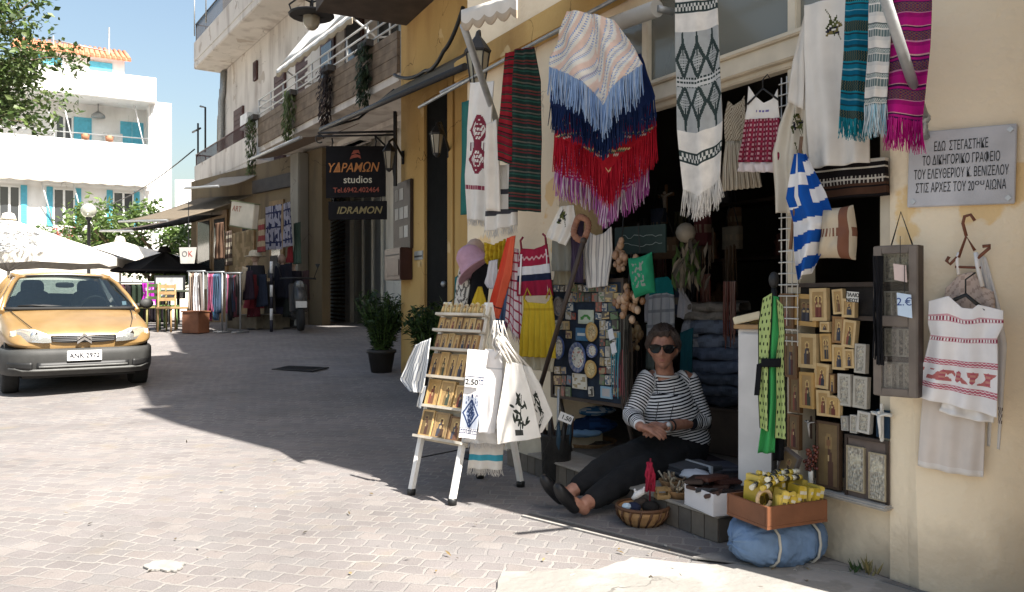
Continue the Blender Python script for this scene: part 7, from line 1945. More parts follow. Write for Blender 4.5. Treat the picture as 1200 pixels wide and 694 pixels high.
for k in range(9):
    m = MB(); a_ = R(g_.uniform(-30,30)); d = Vector((math.cos(a_) * .06,math.sin(a_) * .06 + .01,g_.uniform(-.015,.02)))
    for j in range(6): m.tube([-d + d * (j / 3),-d + d * ((j + 1) / 3)],.011,8,((.6,.57,.45),(.03,.03,.025),(.5,.36,.05))[(j + k) % 3])
    solo('striped_roll','small black, white and yellow roll lying on the packets in the wooden crate','roll',m,GLOSSP,cc_ + cxr * g_.uniform(.07,.26) + cyr * g_.uniform(.06,.17) + Vector((0,0,.352 + g_.uniform(0,.03))),yc_,'striped rolls on top of the crate')
m = MB(); m.tube([(.035 * math.cos(k * .4),0,.035 * math.sin(k * .4)) for k in range(16)],.008,6); solo('cord_roll','pale coil of tape at the corner of the wooden crate','tape',m,M('pale tape',(.5,.35,.2),.6),cc_ + cxr * .045 + cyr * .07 + Vector((0,0,.3)),yc_)
# little weeds at the wall foot
def weed(label,p,n,h,cols,seed):
    g2_ = random.Random(seed); t = thing('weed_plant',label,'weed',p); m = MB()
    for k in range(n):
        a_ = g2_.uniform(0,6.28); d = Vector((math.cos(a_) * .5,math.sin(a_) * .5,1)); L = h * g2_.uniform(.5,1)
        m.leaf(Vector((g2_.uniform(-.03,.03),g2_.uniform(-.02,.02),0)),d,Vector((math.cos(a_ + 1.5),math.sin(a_ + 1.5),0)),L,L * .16,g2_.choice(cols))
    m.build('leaves',LEAF,t)
weed('small green weed growing at the foot of the cream wall',ground(1006,674),16,.07,[(.05,.1,.03),(.09,.13,.04)],2)
weed('dry yellow grass tuft at the foot of the cream wall',ground(1020,678),12,.1,[(.35,.28,.12),(.25,.22,.1)],3)
# ================================================================ THE SEATED WOMAN
def skin_mesh(name,verts,edges,radii,root,sub=2):
    me = bpy.data.meshes.new(name); me.from_pydata([tuple(v) for v in verts],edges,[]); o = bpy.data.objects.new(name,me); C.objects.link(o)
    md = o.modifiers.new('skin','SKIN'); md.use_smooth_shade = True
    for i,r_ in enumerate(radii):
        s_ = me.skin_vertices[0].data[i]; s_.radius = (r_,r_) if not isinstance(r_,tuple) else r_; s_.use_root = i == root
    sb = o.modifiers.new('sub','SUBSURF'); sb.levels = sb.render_levels = sub
    dg = bpy.context.evaluated_depsgraph_get(); dg.update()
    out = bpy.data.meshes.new_from_object(o.evaluated_get(dg))
    bpy.data.objects.remove(o); bpy.data.meshes.remove(me)
    return out
WY = 4.6
pel = at(799,519,4.68); ches = at(783,466,4.62); neckb = at(779,446,4.6); headc = at(777,410,4.52)
Wt = thing('person','seated woman with dark sunglasses and black and white striped top on the shop step','person',(pel.x,pel.y,0))
off = Vector((pel.x,pel.y,0))
def L_(px,py,Y): return at(px,py,Y) - off
V = {}
V['pel'] = L_(799,520,4.68); V['waist'] = L_(792,494,4.66); V['chest'] = L_(784,468,4.62); V['neck0'] = L_(780,444,4.6); V['neck1'] = L_(778,428,4.575)
V['shR'] = L_(760,444,4.62); V['elR'] = L_(741,486,4.52); V['wrR'] = L_(751,501,4.32)
V['shL'] = L_(805,445,4.66); V['elL'] = L_(822,492,4.62); V['wrL'] = L_(781,500,4.4)
V['hipR'] = L_(786,524,4.6); V['knR'] = L_(726,541,4.37); V['anR'] = L_(668,577,4.22)
V['hipL'] = L_(812,526,4.66); V['knL'] = L_(745,554,4.3); V['anL'] = L_(684,592,4.07)
V['ftR'] = V['anR'] + Vector((-.07,-.02,.02)); V['ftL'] = V['anL'] + Vector((-.07,-.03,.03))
def chain(spec):
    """spec: list of (name or vector, radius, parent index)"""
    vs = [V[a] if isinstance(a,str) else a for a,_,_ in spec]
    return vs,[(p,i) for i,(_,_,p) in enumerate(spec) if p is not None],[r_ for _,r_,_ in spec]
def lp_(a,b,t): return V[a].lerp(V[b],t)
# hands: palm and five fingers in one skinned tree, appended to the forearms of the body
parts = []
def hand_verts(wr,fwd,palm_n,thumb_side,curl=.9):
    fwd,palm_n = fwd.normalized(),palm_n.normalized(); side = fwd.cross(palm_n).normalized() * thumb_side
    spec = [(wr,.021,None),(wr + fwd * .03,(.03,.017),0),(wr + fwd * .065,(.034,.016),1)]
    tips = []
    for k,(s_,ln) in enumerate(((.03,.07),(.011,.078),(-.009,.072),(-.028,.056))):
        b0 = wr + fwd * .078 + side * s_; i0 = len(spec); spec.append((b0,.0105,2))
        d1 = (fwd * math.cos(.55 * curl) + palm_n * math.sin(.55 * curl)); d2 = (fwd * math.cos(1.25 * curl) + palm_n * math.sin(1.25 * curl)); d3 = (fwd * math.cos(2.0 * curl) + palm_n * math.sin(2.0 * curl))
        p1 = b0 + d1 * ln * .45; p2 = p1 + d2 * ln * .33; p3 = p2 + d3 * ln * .22
        spec += [(p1,.0092,i0),(p2,.0085,i0 + 1),(p3,.007,i0 + 2)]
    i0 = len(spec); t0 = wr + fwd * .03 + side * .03; spec += [(t0,.0115,1),(t0 + (fwd * .6 + side * .7 + palm_n * .4).normalized() * .034,.0105,i0),(t0 + (fwd * .6 + side * .7 + palm_n * .4).normalized() * .034 + (fwd * .8 + side * .1 + palm_n * .5).normalized() * .028,.0085,i0 + 1)]
    return spec
meshes = []
hR = hand_verts(V['wrR'],Vector((.10,-.06,-.012)),Vector((.35,.35,-.9)),1,.8)
hL = hand_verts(V['wrL'],Vector((-.1,-.055,-.008)),Vector((-.35,.45,-.8)),-1,.75)
for sp__ in (hR,hL):
    vs,es,rs = chain(sp__); meshes.append(skin_mesh('hand',vs,es,rs,0,2))
side_ax = (V['shL'] - V['shR']); side_ax.z = 0; side_ax.normalize()
def swept(spec,n=24,sub=6,dome=True):
    """closed tapering tube through (point or name, radius or (wide, deep)); wide lies along the shoulders"""
    P = [V[a] if isinstance(a,str) else Vector(a) for a,_ in spec]; Rr = [r_ if isinstance(r_,tuple) else (r_,r_) for _,r_ in spec]
    pts,rad = [],[]
    def cr(a,b_,c,d,t): return (a * (-t ** 3 + 2 * t ** 2 - t) + b_ * (3 * t ** 3 - 5 * t ** 2 + 2) + c * (-3 * t ** 3 + 4 * t ** 2 + t) + d * (t ** 3 - t ** 2)) * .5
    for k in range(len(P) - 1):
        q = [P[max(0,k - 1)],P[k],P[k + 1],P[min(len(P) - 1,k + 2)]]; rr_ = [Rr[max(0,k - 1)],Rr[k],Rr[k + 1],Rr[min(len(P) - 1,k + 2)]]
        for j in range(sub):
            t = j / sub; pts.append(cr(*q,t)); rad.append(tuple(cr(*[x[i] for x in rr_],t) for i in (0,1)))
    pts.append(P[-1]); rad.append(Rr[-1])
    if dome:
        d0,d1 = (pts[0] - pts[1]).normalized(),(pts[-1] - pts[-2]).normalized(); r0,r1 = rad[0],rad[-1]
        pre = [(pts[0] + d0 * min(r0) * math.sin(a_) * .6,(r0[0] * math.cos(a_),r0[1] * math.cos(a_))) for a_ in (1.45,1.0,.5)]
        post = [(pts[-1] + d1 * min(r1) * math.sin(a_) * .6,(r1[0] * math.cos(a_),r1[1] * math.cos(a_))) for a_ in (.5,1.0,1.45)]
        pts = [p for p,_ in pre] + pts + [p for p,_ in post]; rad = [r_ for _,r_ in pre] + rad + [r_ for _,r_ in post]
    bm = bmesh.new(); rings = []
    for k,p in enumerate(pts):
        t = (pts[min(k + 1,len(pts) - 1)] - pts[max(k - 1,0)]).normalized(); u = side_ax - t * side_ax.dot(t)
        if u.length < .1: u = Vector((0,0,1)) - t * t.z
        u.normalize(); w = t.cross(u)
        rings.append([bm.verts.new(p + u * math.cos(2 * math.pi * j / n) * rad[k][0] + w * math.sin(2 * math.pi * j / n) * rad[k][1]) for j in range(n)])
    for a,b_ in zip(rings,rings[1:]):
        for j in range(n): bm.faces.new((a[j],a[(j + 1) % n],b_[(j + 1) % n],b_[j]))
    bm.faces.new(rings[0][::-1]); bm.faces.new(rings[-1])
    me = bpy.data.meshes.new('limb'); bm.to_mesh(me); bm.free(); return me
def fuse(name,ms,vox,it,only_largest=True):
    bmj = bmesh.new()
    for me in ms: bmj.from_mesh(me)
    me = bpy.data.meshes.new(name); bmj.to_mesh(me); bmj.free()
    tmp = bpy.data.objects.new('tmp',me); C.objects.link(tmp)
    rm = tmp.modifiers.new('r','REMESH'); rm.mode = 'VOXEL'; rm.voxel_size = vox; rm.use_smooth_shade = True
    sm_ = tmp.modifiers.new('s','SMOOTH'); sm_.iterations = it; sm_.factor = .5
    dg = bpy.context.evaluated_depsgraph_get(); dg.update()
    out = bpy.data.meshes.new_from_object(tmp.evaluated_get(dg)); bpy.data.objects.remove(tmp)
    bm = bmesh.new(); bm.from_mesh(out); seen,comps = set(),[]
    for v in bm.verts:
        if v in seen: continue
        st_k,comp = [v],[]; seen.add(v)
        while st_k:
            q = st_k.pop(); comp.append(q)
            for e in q.link_edges:
                w = e.other_vert(q)
                if w not in seen: seen.add(w); st_k.append(w)
        comps.append(comp)
    comps.sort(key=len)
    bmesh.ops.delete(bm,geom=[v for c_ in comps[:-1] for v in c_],context='VERTS')
    bm.to_mesh(out); bm.free()
    for p in out.polygons: p.use_smooth = True
    return out
HC = headc - off
meshes += [swept([('pel',(.14,.11)),('waist',(.13,.1)),('chest',(.13,.095)),(V['neck0'] + Vector((0,0,-.02)),(.07,.06)),('neck0',(.055,.055)),('neck1',.05),(HC + Vector((0,.02,0)),.045)]),
           swept([(lp_('chest','shR',.5),.05),('shR',.05),('elR',.038),(lp_('elR','wrR',.4),.037),('wrR',.024)],16),swept([(lp_('chest','shL',.5),.05),('shL',.05),('elL',.04),(lp_('elL','wrL',.4),.038),('wrL',.025)],16),
           swept([('hipR',.085),(lp_('hipR','knR',.5),.08),('knR',.058),(lp_('knR','anR',.35),.054),('anR',.036)],16),swept([('hipL',.085),(lp_('hipL','knL',.5),.08),('knL',.058),(lp_('knL','anL',.35),.054),('anL',.036)],16),
           swept([(V['anR'] + Vector((.01,0,-.02)),.034),('ftR',.03)],14),swept([(V['anL'] + Vector((.01,0,-.02)),.034),('ftL',.03)],14)]
# head: a shaped ball with brow, sockets, nose, mouth, chin and ears
yaw_h,pitch_h = R(-14),R(-2)
HM = Matrix.Translation(HC) @ Matrix.Rotation(yaw_h,4,'Z') @ Matrix.Rotation(pitch_h,4,'X') @ Matrix.Scale(.95,4)
def gau(x,y,x0,y0,sx_,sy_): return math.exp(-((x - x0) / sx_) ** 2 - ((y - y0) / sy_) ** 2)
def head_pt(lon,lat):
    """lon 0 = face (-y); unit head about .225 tall"""
    x = math.sin(lon) * math.cos(lat); y = -math.cos(lon) * math.cos(lat); z = math.sin(lat)
    fx_,fy_,fz_ = .073 * x,.092 * y,.115 * z
    front_ = max(0,math.cos(lon)) * max(0,math.cos(lat))
    if fz_ < 0:
        k = min(1,-fz_ / .115); fx_ *= 1 - .3 * k ** 1.3
        if y > 0: fy_ *= 1 - .35 * k
    if z < -.1 and y < 0: fy_ -= .006 * min(1,(-z - .1) * 2)
    u,v = fx_,fz_
    d = 0.0
    d += .024 * gau(u,v,0,-.022,.013,.02) + .010 * gau(u,v,0,.0,.010,.024)
    d += .007 * gau(u,v,.016,-.03,.009,.008) + .007 * gau(u,v,-.016,-.03,.009,.008)
    d -= .011 * gau(u,v,.031,.012,.017,.011) + .011 * gau(u,v,-.031,.012,.017,.011)
    d += .006 * gau(u,v,0,.034,.05,.012)
    d += .006 * gau(u,v,.042,-.02,.02,.018) + .006 * gau(u,v,-.042,-.02,.02,.018)
    d += .007 * gau(u,v,0,-.052,.022,.007) - .005 * gau(u,v,0,-.0585,.02,.003) + .007 * gau(u,v,0,-.066,.019,.006)
    d += .010 * gau(u,v,0,-.093,.02,.014) - .005 * gau(u,v,0,-.077,.022,.006)
    d -= .004 * gau(u,v,.034,-.052,.006,.022) + .004 * gau(u,v,-.034,-.052,.006,.022)
    if front_ > 0: fy_ -= d * min(1,front_ * 1.6)
    ear = math.exp(-((abs(lon) - 1.62) / .16) ** 2 - ((fz_ + .003) / .027) ** 2); fx_ += math.copysign(.02 * ear,x); fy_ += .006 * ear
    return Vector((fx_,fy_,fz_))
bmh = bmesh.new(); NU,NV = 96,72
rings = [[bmh.verts.new(HM @ head_pt(-math.pi + 2 * math.pi * i / NU,-math.pi / 2 + math.pi * j / NV)) for i in range(NU)] for j in range(1,NV)]
tp,bt = bmh.verts.new(HM @ head_pt(0,math.pi / 2)),bmh.verts.new(HM @ head_pt(0,-math.pi / 2))
for a,b_ in zip(rings,rings[1:]):
    for i in range(NU): bmh.faces.new((a[i],a[(i + 1) % NU],b_[(i + 1) % NU],b_[i]))
for i in range(NU): bmh.faces.new((bt,rings[0][(i + 1) % NU],rings[0][i])); bmh.faces.new((tp,rings[-1][i],rings[-1][(i + 1) % NU]))
hm_ = bpy.data.meshes.new('head'); bmh.to_mesh(hm_); bmh.free(); meshes.append(hm_)
bodym = fuse('body',meshes,.0042,2)
SKIN,n_,l_,b__ = nodes_of('skin',.5)
b__.inputs['Subsurface Weight'].default_value = .08; b__.inputs['Subsurface Radius'].default_value = (.01,.004,.002)
tc = n_.new('ShaderNodeTexCoord'); nz_ = n_.new('ShaderNodeTexNoise'); nz_.inputs['Scale'].default_value = 26; nz_.inputs['Detail'].default_value = 6; l_.new(tc.outputs['Object'],nz_.inputs['Vector'])
rp_ = n_.new('ShaderNodeValToRGB'); rp_.color_ramp.elements[0].position = .3; rp_.color_ramp.elements[0].color = (.27,.12,.075,1); rp_.color_ramp.elements[1].position = .7; rp_.color_ramp.elements[1].color = (.42,.21,.14,1)
at2 = n_.new('ShaderNodeAttribute'); at2.attribute_name = 'Lip'
mxx = n_.new('ShaderNodeMix'); mxx.data_type = 'RGBA'; l_.new(at2.outputs['Fac'],mxx.inputs[0]); mxx.inputs[7].default_value = (.25,.07,.06,1)
l_.new(nz_.outputs['Fac'],rp_.inputs[0]); l_.new(rp_.outputs[0],mxx.inputs[6]); l_.new(mxx.outputs[2],b__.inputs['Base Color'])
nz3 = n_.new('ShaderNodeTexNoise'); nz3.inputs['Scale'].default_value = 75; nz3.inputs['Detail'].default_value = 5; l_.new(tc.outputs['Object'],nz3.inputs['Vector']); bn_ = n_.new('ShaderNodeBump'); bn_.inputs['Strength'].default_value = .6; bn_.inputs['Distance'].default_value = .004; l_.new(nz3.outputs['Fac'],bn_.inputs['Height']); l_.new(bn_.outputs[0],b__.inputs['Normal'])
bodym.materials.clear(); bodym.materials.append(SKIN)
la = bodym.attributes.new('Lip','FLOAT','POINT'); HI = HM.inverted(); vals = []
for v in bodym.vertices:
    q = HI @ v.co; vals.append(.8 * gau(q.x,q.z,0,-.0585,.02,.009) if q.y < -.06 and q.length < .2 else 0.0)
la.data.foreach_set('value',vals)
bo = bpy.data.objects.new('body',bodym); C.objects.link(bo); bo.parent = Wt
# clothing: the striped top
def seg_d(p,a,b_):
    ab = b_ - a; t = max(0,min(1,(p - a).dot(ab) / ab.length_squared)); return (p - a - ab * t).length,t
def garment(name,chains,mat,vox,it,fold=.006):
    me = fuse(name,[swept(c_) for c_ in chains],vox,it)
    segs,run0 = [],(0.0,2.0,4.0)
    for ci,c_ in enumerate(chains):
        P = [V[a] if isinstance(a,str) else Vector(a) for a,_ in c_]; Rr = [sum(r_) / 2 if isinstance(r_,tuple) else r_ for _,r_ in c_]; L = run0[ci]
        for k in range(len(P) - 1): segs.append((P[k],P[k + 1],L,Rr[k],Rr[k + 1],ci)); L += (P[k + 1] - P[k]).length
    tax = ((V['neck0'] - V['pel']).normalized() + Vector((0,0,1))).normalized()
    sa = me.attributes.new('Run','FLOAT','POINT'); out = []
    for v in me.vertices:
        best = None
        for a,b_,L,ra,rb,ci in segs:
            d,t = seg_d(v.co,a,b_); q = d / (ra + (rb - ra) * t)
            if best is None or q < best[0]: best = (q,a,b_,L,t,ci)
        q,a,b_,L,t,ci = best
        out.append((v.co - V['pel']).dot(tax) if ci == 0 else L + t * (b_ - a).length)
    sa.data.foreach_set('value',out)
    nr = [Vector(v.normal) for v in me.vertices]
    for v,n__ in zip(me.vertices,nr):
        p = v.co; k = n3(p.x * 9,p.y * 9,p.z * 16) * fold + n3(p.x * 24,p.y * 24,p.z * 30) * fold * .5; v.co = p + n__ * k
    me.materials.clear(); me.materials.append(mat); o = bpy.data.objects.new(name,me); C.objects.link(o); o.parent = Wt
    return o
STR,n_,l_,b__ = nodes_of('striped jersey',.95); b__.inputs['Specular IOR Level'].default_value = .1
aa = n_.new('ShaderNodeAttribute'); aa.attribute_name = 'Run'
nzs = n_.new('ShaderNodeTexNoise'); nzs.inputs['Scale'].default_value = 14; tc = n_.new('ShaderNodeTexCoord'); l_.new(tc.outputs['Object'],nzs.inputs['Vector'])
w1 = n_.new('ShaderNodeMath'); w1.operation = 'MULTIPLY_ADD'; l_.new(nzs.outputs['Fac'],w1.inputs[0]); w1.inputs[1].default_value = .006; l_.new(aa.outputs['Fac'],w1.inputs[2])
w2 = n_.new('ShaderNodeMath'); w2.operation = 'MULTIPLY'; l_.new(w1.outputs[0],w2.inputs[0]); w2.inputs[1].default_value = 1 / .0165
w3 = n_.new('ShaderNodeMath'); w3.operation = 'FRACT'; l_.new(w2.outputs[0],w3.inputs[0])
w4 = n_.new('ShaderNodeMath'); w4.operation = 'GREATER_THAN'; w4.inputs[1].default_value = .52; l_.new(w3.outputs[0],w4.inputs[0])
mm = n_.new('ShaderNodeMix'); mm.data_type = 'RGBA'; mm.inputs[6].default_value = (.66,.65,.64,1); mm.inputs[7].default_value = (.014,.014,.018,1); l_.new(w4.outputs[0],mm.inputs[0]); l_.new(mm.outputs[2],b__.inputs['Base Color'])
bn_ = n_.new('ShaderNodeBump'); bn_.inputs['Strength'].default_value = .3; bn_.inputs['Distance'].default_value = .005; wv = n_.new('ShaderNodeTexNoise'); wv.inputs['Scale'].default_value = 160; l_.new(tc.outputs['Object'],wv.inputs['Vector']); l_.new(wv.outputs['Fac'],bn_.inputs['Height']); l_.new(bn_.outputs[0],b__.inputs['Normal'])
cuffR,cuffL = lp_('elR','wrR',.7),lp_('elL','wrL',.3)
bust = V['chest'] + Vector((-.01,-.03,-.07))
garment('jersey',[[(V['pel'] + Vector((0,0,-.0)),(.175,.14)),('waist',(.165,.135)),(bust,(.16,.135)),(V['chest'] + Vector((0,0,.02)),(.14,.108)),(V['neck0'] + Vector((0,0,-.012)),(.085,.072))],
                   [(lp_('chest','shR',.6),.06),('shR',.062),(lp_('shR','elR',.5),.058),('elR',.053),(lp_('elR','wrR',.45),.046),(lp_('elR','wrR',.82),.033)],
                   [(lp_('chest','shL',.6),.06),('shL',.064),(lp_('shL','elL',.5),.062),('elL',.058),(lp_('elL','wrL',.18),.052),(lp_('elL','wrL',.34),.048)]],STR,.0055,5,.005)
BT = M('black trousers',(.0085,.0085,.0095),.95,.25,12,.3,90)
garment('trousers',[[(V['pel'] + Vector((0,.01,-.06)),(.16,.12)),(V['pel'] + Vector((0,.01,.02)),(.16,.12))],
                     [('hipR',.1),(lp_('hipR','knR',.5),.098),('knR',.08),(lp_('knR','anR',.4),.074),(lp_('knR','anR',.84),.055)],
                     [('hipL',.1),(lp_('hipL','knL',.5),.098),('knL',.08),(lp_('knL','anL',.4),.074),(lp_('knL','anL',.84),.055)]],BT,.009,4,.01)
SHO = M('black shoe leather',(.01,.01,.011),.45,.25,20,.1)
for a,f in (('anR','ftR'),('anL','ftL')):
    d = (V[f] - V[a]); d.z = 0; d.normalize()
    # heel on the paving, toes up and away
    hl_ = V[a] + Vector((-.025,-.005,-.045)); hl_.z = max(.036,hl_.z - .0)
    b1 = hl_ + d * .06 + Vector((0,0,.045)); b2 = hl_ + d * .105 + Vector((0,0,.105)); tip = hl_ + d * .13 + Vector((0,0,.15))
    me = skin_mesh('shoe',[hl_,b1,b2,tip],[(0,1),(1,2),(2,3)],[(.036,.036),(.042,.04),(.046,.034),(.03,.022)],1,2)
    me.materials.clear(); me.materials.append(SHO); o = bpy.data.objects.new('shoe',me); C.objects.link(o); o.parent = Wt
# hair: short, brushed back, dark grey brown
HAIR = M('grey brown hair',(.045,.03,.024),.55,.4,30,.6,120,spec=.4)
m = MB().at(HM); NU,NV = 64,40
def hair_pt(i,j):
    lon = -math.pi + 2 * math.pi * i / NU
    f = math.cos(lon)
    low = ((.076 + .004 * math.sin(lon * 9)) if f > .55 else .076 - (.55 - f) / .75 * .105 if f > -.2 else -.03 - .03 * min(1,(-.2 - f) * 2))
    lat_lo = math.asin(max(-.95,min(.95,low / .115)))
    lat = math.pi / 2 - (math.pi / 2 - lat_lo) * (j / NV)
    q = head_pt(lon,lat); e = Vector((math.sin(lon) * math.cos(lat),-math.cos(lon) * math.cos(lat),math.sin(lat)))
    t = .026 + .012 * max(0,math.sin(lat)) + .008 * n3(lon * 2.5,lat * 3,2) + .005 * n3(lon * 9,lat * 7,5) + .003 * n3(lon * 26,lat * 6,1)
    t *= min(1,.15 + (NV - j) / NV * 6)
    p = Vector((.073 * e.x,.09 * e.y,.115 * e.z))
    return q.lerp(p,.7) + e * t
RR = [[m.vert(hair_pt(i,j)) for i in range(NU)] for j in range(0,NV + 1)]
for a,b_ in zip(RR,RR[1:]):
    for i in range(NU): m.face((a[i],b_[i],b_[(i + 1) % NU],a[(i + 1) % NU]),None,True)
hr = m.build('hair',HAIR,Wt)
m = MB().at(HM); g_ = random.Random(6)
for k in range(700):
    lon = g_.uniform(-math.pi,math.pi); j = g_.randint(1,NV - 3); i = int((lon + math.pi) / (2 * math.pi) * NU) % NU
    p = hair_pt(i,j); q = hair_pt((i + (1 if lon > 0 else -1)) % NU,min(NV,j + 7)); e = p.normalized()
    m.tube([p,p.lerp(q,.5) + e * g_.uniform(.003,.011),q + e * g_.uniform(-.002,.005)],[.0016,.0018,.0008],3,cap=False)
m.build('lock',HAIR,hr)
GL = M('black sunglass lens',(.004,.004,.0045),.15,.1,spec=.25)
m = MB().at(HM)
for s_ in (-1,1):
    pts = [(s_ * (.004 + a),b_) for a,b_ in ((0,.028),(.03,.034),(.062,.032),(.069,.02),(.063,-.008),(.044,-.02),(.016,-.017),(.002,.004))]
    if s_ < 0: pts = pts[::-1]
    y = -.104
    fr_ = [m.vert((x,y + abs(x) ** 2 * 5.2,z)) for x,z in pts]; bk = [m.vert((x,y + .006 + abs(x) ** 2 * 5.2,z)) for x,z in pts]
    m.face(fr_); m.face(bk[::-1]); n = len(pts)
    for k in range(n): m.face((fr_[k],bk[k],bk[(k + 1) % n],fr_[(k + 1) % n]))
sg = m.build('sunglasses',GL,Wt,.002)
m = MB().at(HM); m.tube([(-.012,-.108,.02),(0,-.112,.022),(.012,-.108,.02)],.004,6)
for s_ in (-1,1): m.tube([(s_ * .066,-.083,.018),(s_ * .077,-.04,.016),(s_ * .079,.012,.008)],[.006,.005,.003],6)
m.build('spectacle_frame',M('black acetate',(.008,.008,.008),.25),sg)
# watch, bracelet, neck chain
def band(name,c,ax,r_,w,mat):
    q = Vector((0,0,1)).rotation_difference(ax.normalized()); m = MB().at(Matrix.Translation(c) @ q.to_matrix().to_4x4()); m.lathe([(r_,-w),(r_ * 1.07,-w * .6),(r_ * 1.07,w * .6),(r_,w)],20); return m.build(name,mat,Wt)
ax = V['wrL'] - V['elL']; wt = band('watch',V['wrL'] - ax.normalized() * .012,ax,.0275,.009,M('steel watch',(.5,.5,.5),.3,.1,metal=.9))
m = MB().at(Matrix.Translation(V['wrL'] - ax.normalized() * .012 + Vector((.0,-.026,.014)))); m.ball((0,0,0),.013,12,sq=(1,.5,1)); m.build('dial',M('white dial',(.6,.6,.6),.2),wt)
band('bracelet',V['wrL'] - ax.normalized() * .045,ax,.031,.005,M('black bracelet',(.01,.01,.01),.4))
m = MB(); base = V['neck0'] + Vector((-.004,-.075,-.0))
nk = [V['neck0'] + Vector((math.sin(a_) * .06,-math.cos(a_) * .06 - .006,.02 - .0 * k)) for k,a_ in ((0,-1.4),)]
pts = [V['neck0'] + Vector((-.06,-.02,.005)),V['chest'] + Vector((-.085,-.135,-.0)),bust + Vector((-.1,-.155,-.02)),bust + Vector((-.075,-.165,-.055)),bust + Vector((-.03,-.17,-.045)),V['chest'] + Vector((-.005,-.15,-.01)),V['neck0'] + Vector((.045,-.035,.005))]
m.tube(pts,.0022,5); m.build('necklace',M('dark beads cord',(.02,.015,.012),.4),Wt)
m = MB(); m.tube([V['neck0'] + Vector((.066 * math.sin(a_),-.056 * math.cos(a_) - .012,.018 + .02 * (1 - math.cos(a_)) * .4)) for a_ in (-2 + .25 * k for k in range(17))],.006,6,cap=False); m.build('collar_binding',M('white jersey binding',(.62,.6,.58),.9),Wt)
# the cushion she sits on
m = MB(); m.sheet(lambda u,v: (-.2 + .4 * u,-.16 + .34 * v,.02 + .05 * (1 - (2 * u - 1) ** 4) * (1 - (2 * v - 1) ** 4)),14,12,flat((.05,.04,.045)),closed=False); m.box2((-.2,-.16,0),(.2,.18,.021),(.05,.04,.045))
solo('seat_cushion','flat dark cushion under the seated woman','cushion',m,CLOTH,(pel.x + .01,pel.y + .04,.129),R(-40))
# ================================================================ THE CAR
cg = ground(99,463); CYAW = R(35.5)
car = thing('parked_car','ochre gold hatchback with dark grey bumper parked facing the shop','car',cg,CYAW,tilt=None)
car.scale = (.9,.95,.97)
CARP,n_,l_,b__ = nodes_of('gold car paint',.34)
b__.inputs['Metallic'].default_value = .25; b__.inputs['Coat Weight'].default_value = .35; b__.inputs['Coat Roughness'].default_value = .12
tc = n_.new('ShaderNodeTexCoord'); nz_ = n_.new('ShaderNodeTexNoise'); nz_.inputs['Scale'].default_value = 3; nz_.inputs['Detail'].default_value = 7; l_.new(tc.outputs['Object'],nz_.inputs['Vector'])
rp_ = n_.new('ShaderNodeValToRGB'); rp_.color_ramp.elements[0].position = .35; rp_.color_ramp.elements[0].color = (.265,.16,.058,1); rp_.color_ramp.elements[1].position = .68; rp_.color_ramp.elements[1].color = (.335,.21,.088,1)
l_.new(nz_.outputs['Fac'],rp_.inputs[0]); l_.new(rp_.outputs[0],b__.inputs['Base Color'])
mr_ = n_.new('ShaderNodeMapRange'); mr_.inputs['To Min'].default_value = .28; mr_.inputs['To Max'].default_value = .5; l_.new(nz_.outputs['Fac'],mr_.inputs[0]); l_.new(mr_.outputs[0],b__.inputs['Roughness'])
BUMP = M('grey bumper plastic',(.042,.042,.04),.62,.25,5,.05,80)
def loft(mb,stations,col=None,close=True):
    rings = []
    for y,pts in stations:
        full = [(x,z) for x,z in pts] + [(-x,z) for x,z in pts[::-1] if abs(x) > 1e-6]
        rings.append([mb.vert((x,y,z)) for x,z in full])
    n = len(rings[0])
    for a,b_ in zip(rings,rings[1:]):
        for j in range(n): mb.face((a[j],a[(j + 1) % n],b_[(j + 1) % n],b_[j]),col,True)
    if close: mb.face(rings[0][::-1],col,True); mb.face(rings[-1],col,True)
def sec(w,zb,zs,zt,cr=.0): return [(0,zb),(w * .78,zb),(w * .94,zb + .05),(w,zb + (zs - zb) * .45),(w * .985,zs - .07),(w * .93,zs - .015),(w * .86,zs + .006),(w * .5,zt - .008),(0,zt)]
m = MB()
loft(m,[(.05,sec(.56,.49,.60,.61)),(.07,sec(.66,.49,.64,.67)),(.13,sec(.735,.49,.685,.72)),(.25,sec(.78,.49,.735,.765)),(.5,sec(.80,.48,.80,.83)),(.62,sec(.804,.50,.82,.85)),(.8,sec(.808,.30,.855,.885)),(1.06,sec(.812,.24,.905,.935)),(1.12,sec(.812,.24,.912,.93)),(2.4,sec(.815,.24,.93,.94)),(3.2,sec(.79,.28,.93,.94)),(3.55,sec(.74,.34,.9,.91)),(3.66,sec(.66,.42,.84,.86))])
m.build('body',CARP,car,sub=1)
# bonnet shut lines and the roof
m = MB()
for s_ in (-1,1): m.tube([(s_ * .52,.13,.733),(s_ * .60,.45,.815),(s_ * .655,.8,.876),(s_ * .68,1.05,.918)],.005,4)
m.build('bonnet_seam',INK,car)
m = MB()
m.sheet(lambda u,v: ((-1 + 2 * u) * (.525 + .03 * math.sin(math.pi * v)),1.74 + 1.45 * v,1.315 + .06 * (1 - (2 * u - 1) ** 2) * .6 + .045 * math.sin(math.pi * (v * .85 + .05))),14,12,None,.02)
for v_ in m.f[:0]: pass
rf = MB()
def roofpt(u,v,dz=0): return ((-1 + 2 * u) * (.53 + .03 * math.sin(math.pi * v)),1.72 + 1.5 * v,dz + 1.31 + .038 * (1 - (2 * u - 1) ** 2) + .045 * math.sin(math.pi * (v * .85 + .05)))
A = [[rf.vert(roofpt(i / 14,j / 12)) for i in range(15)] for j in range(13)]; B = [[rf.vert(roofpt(i / 14,j / 12,-.03)) for i in range(15)] for j in range(13)]
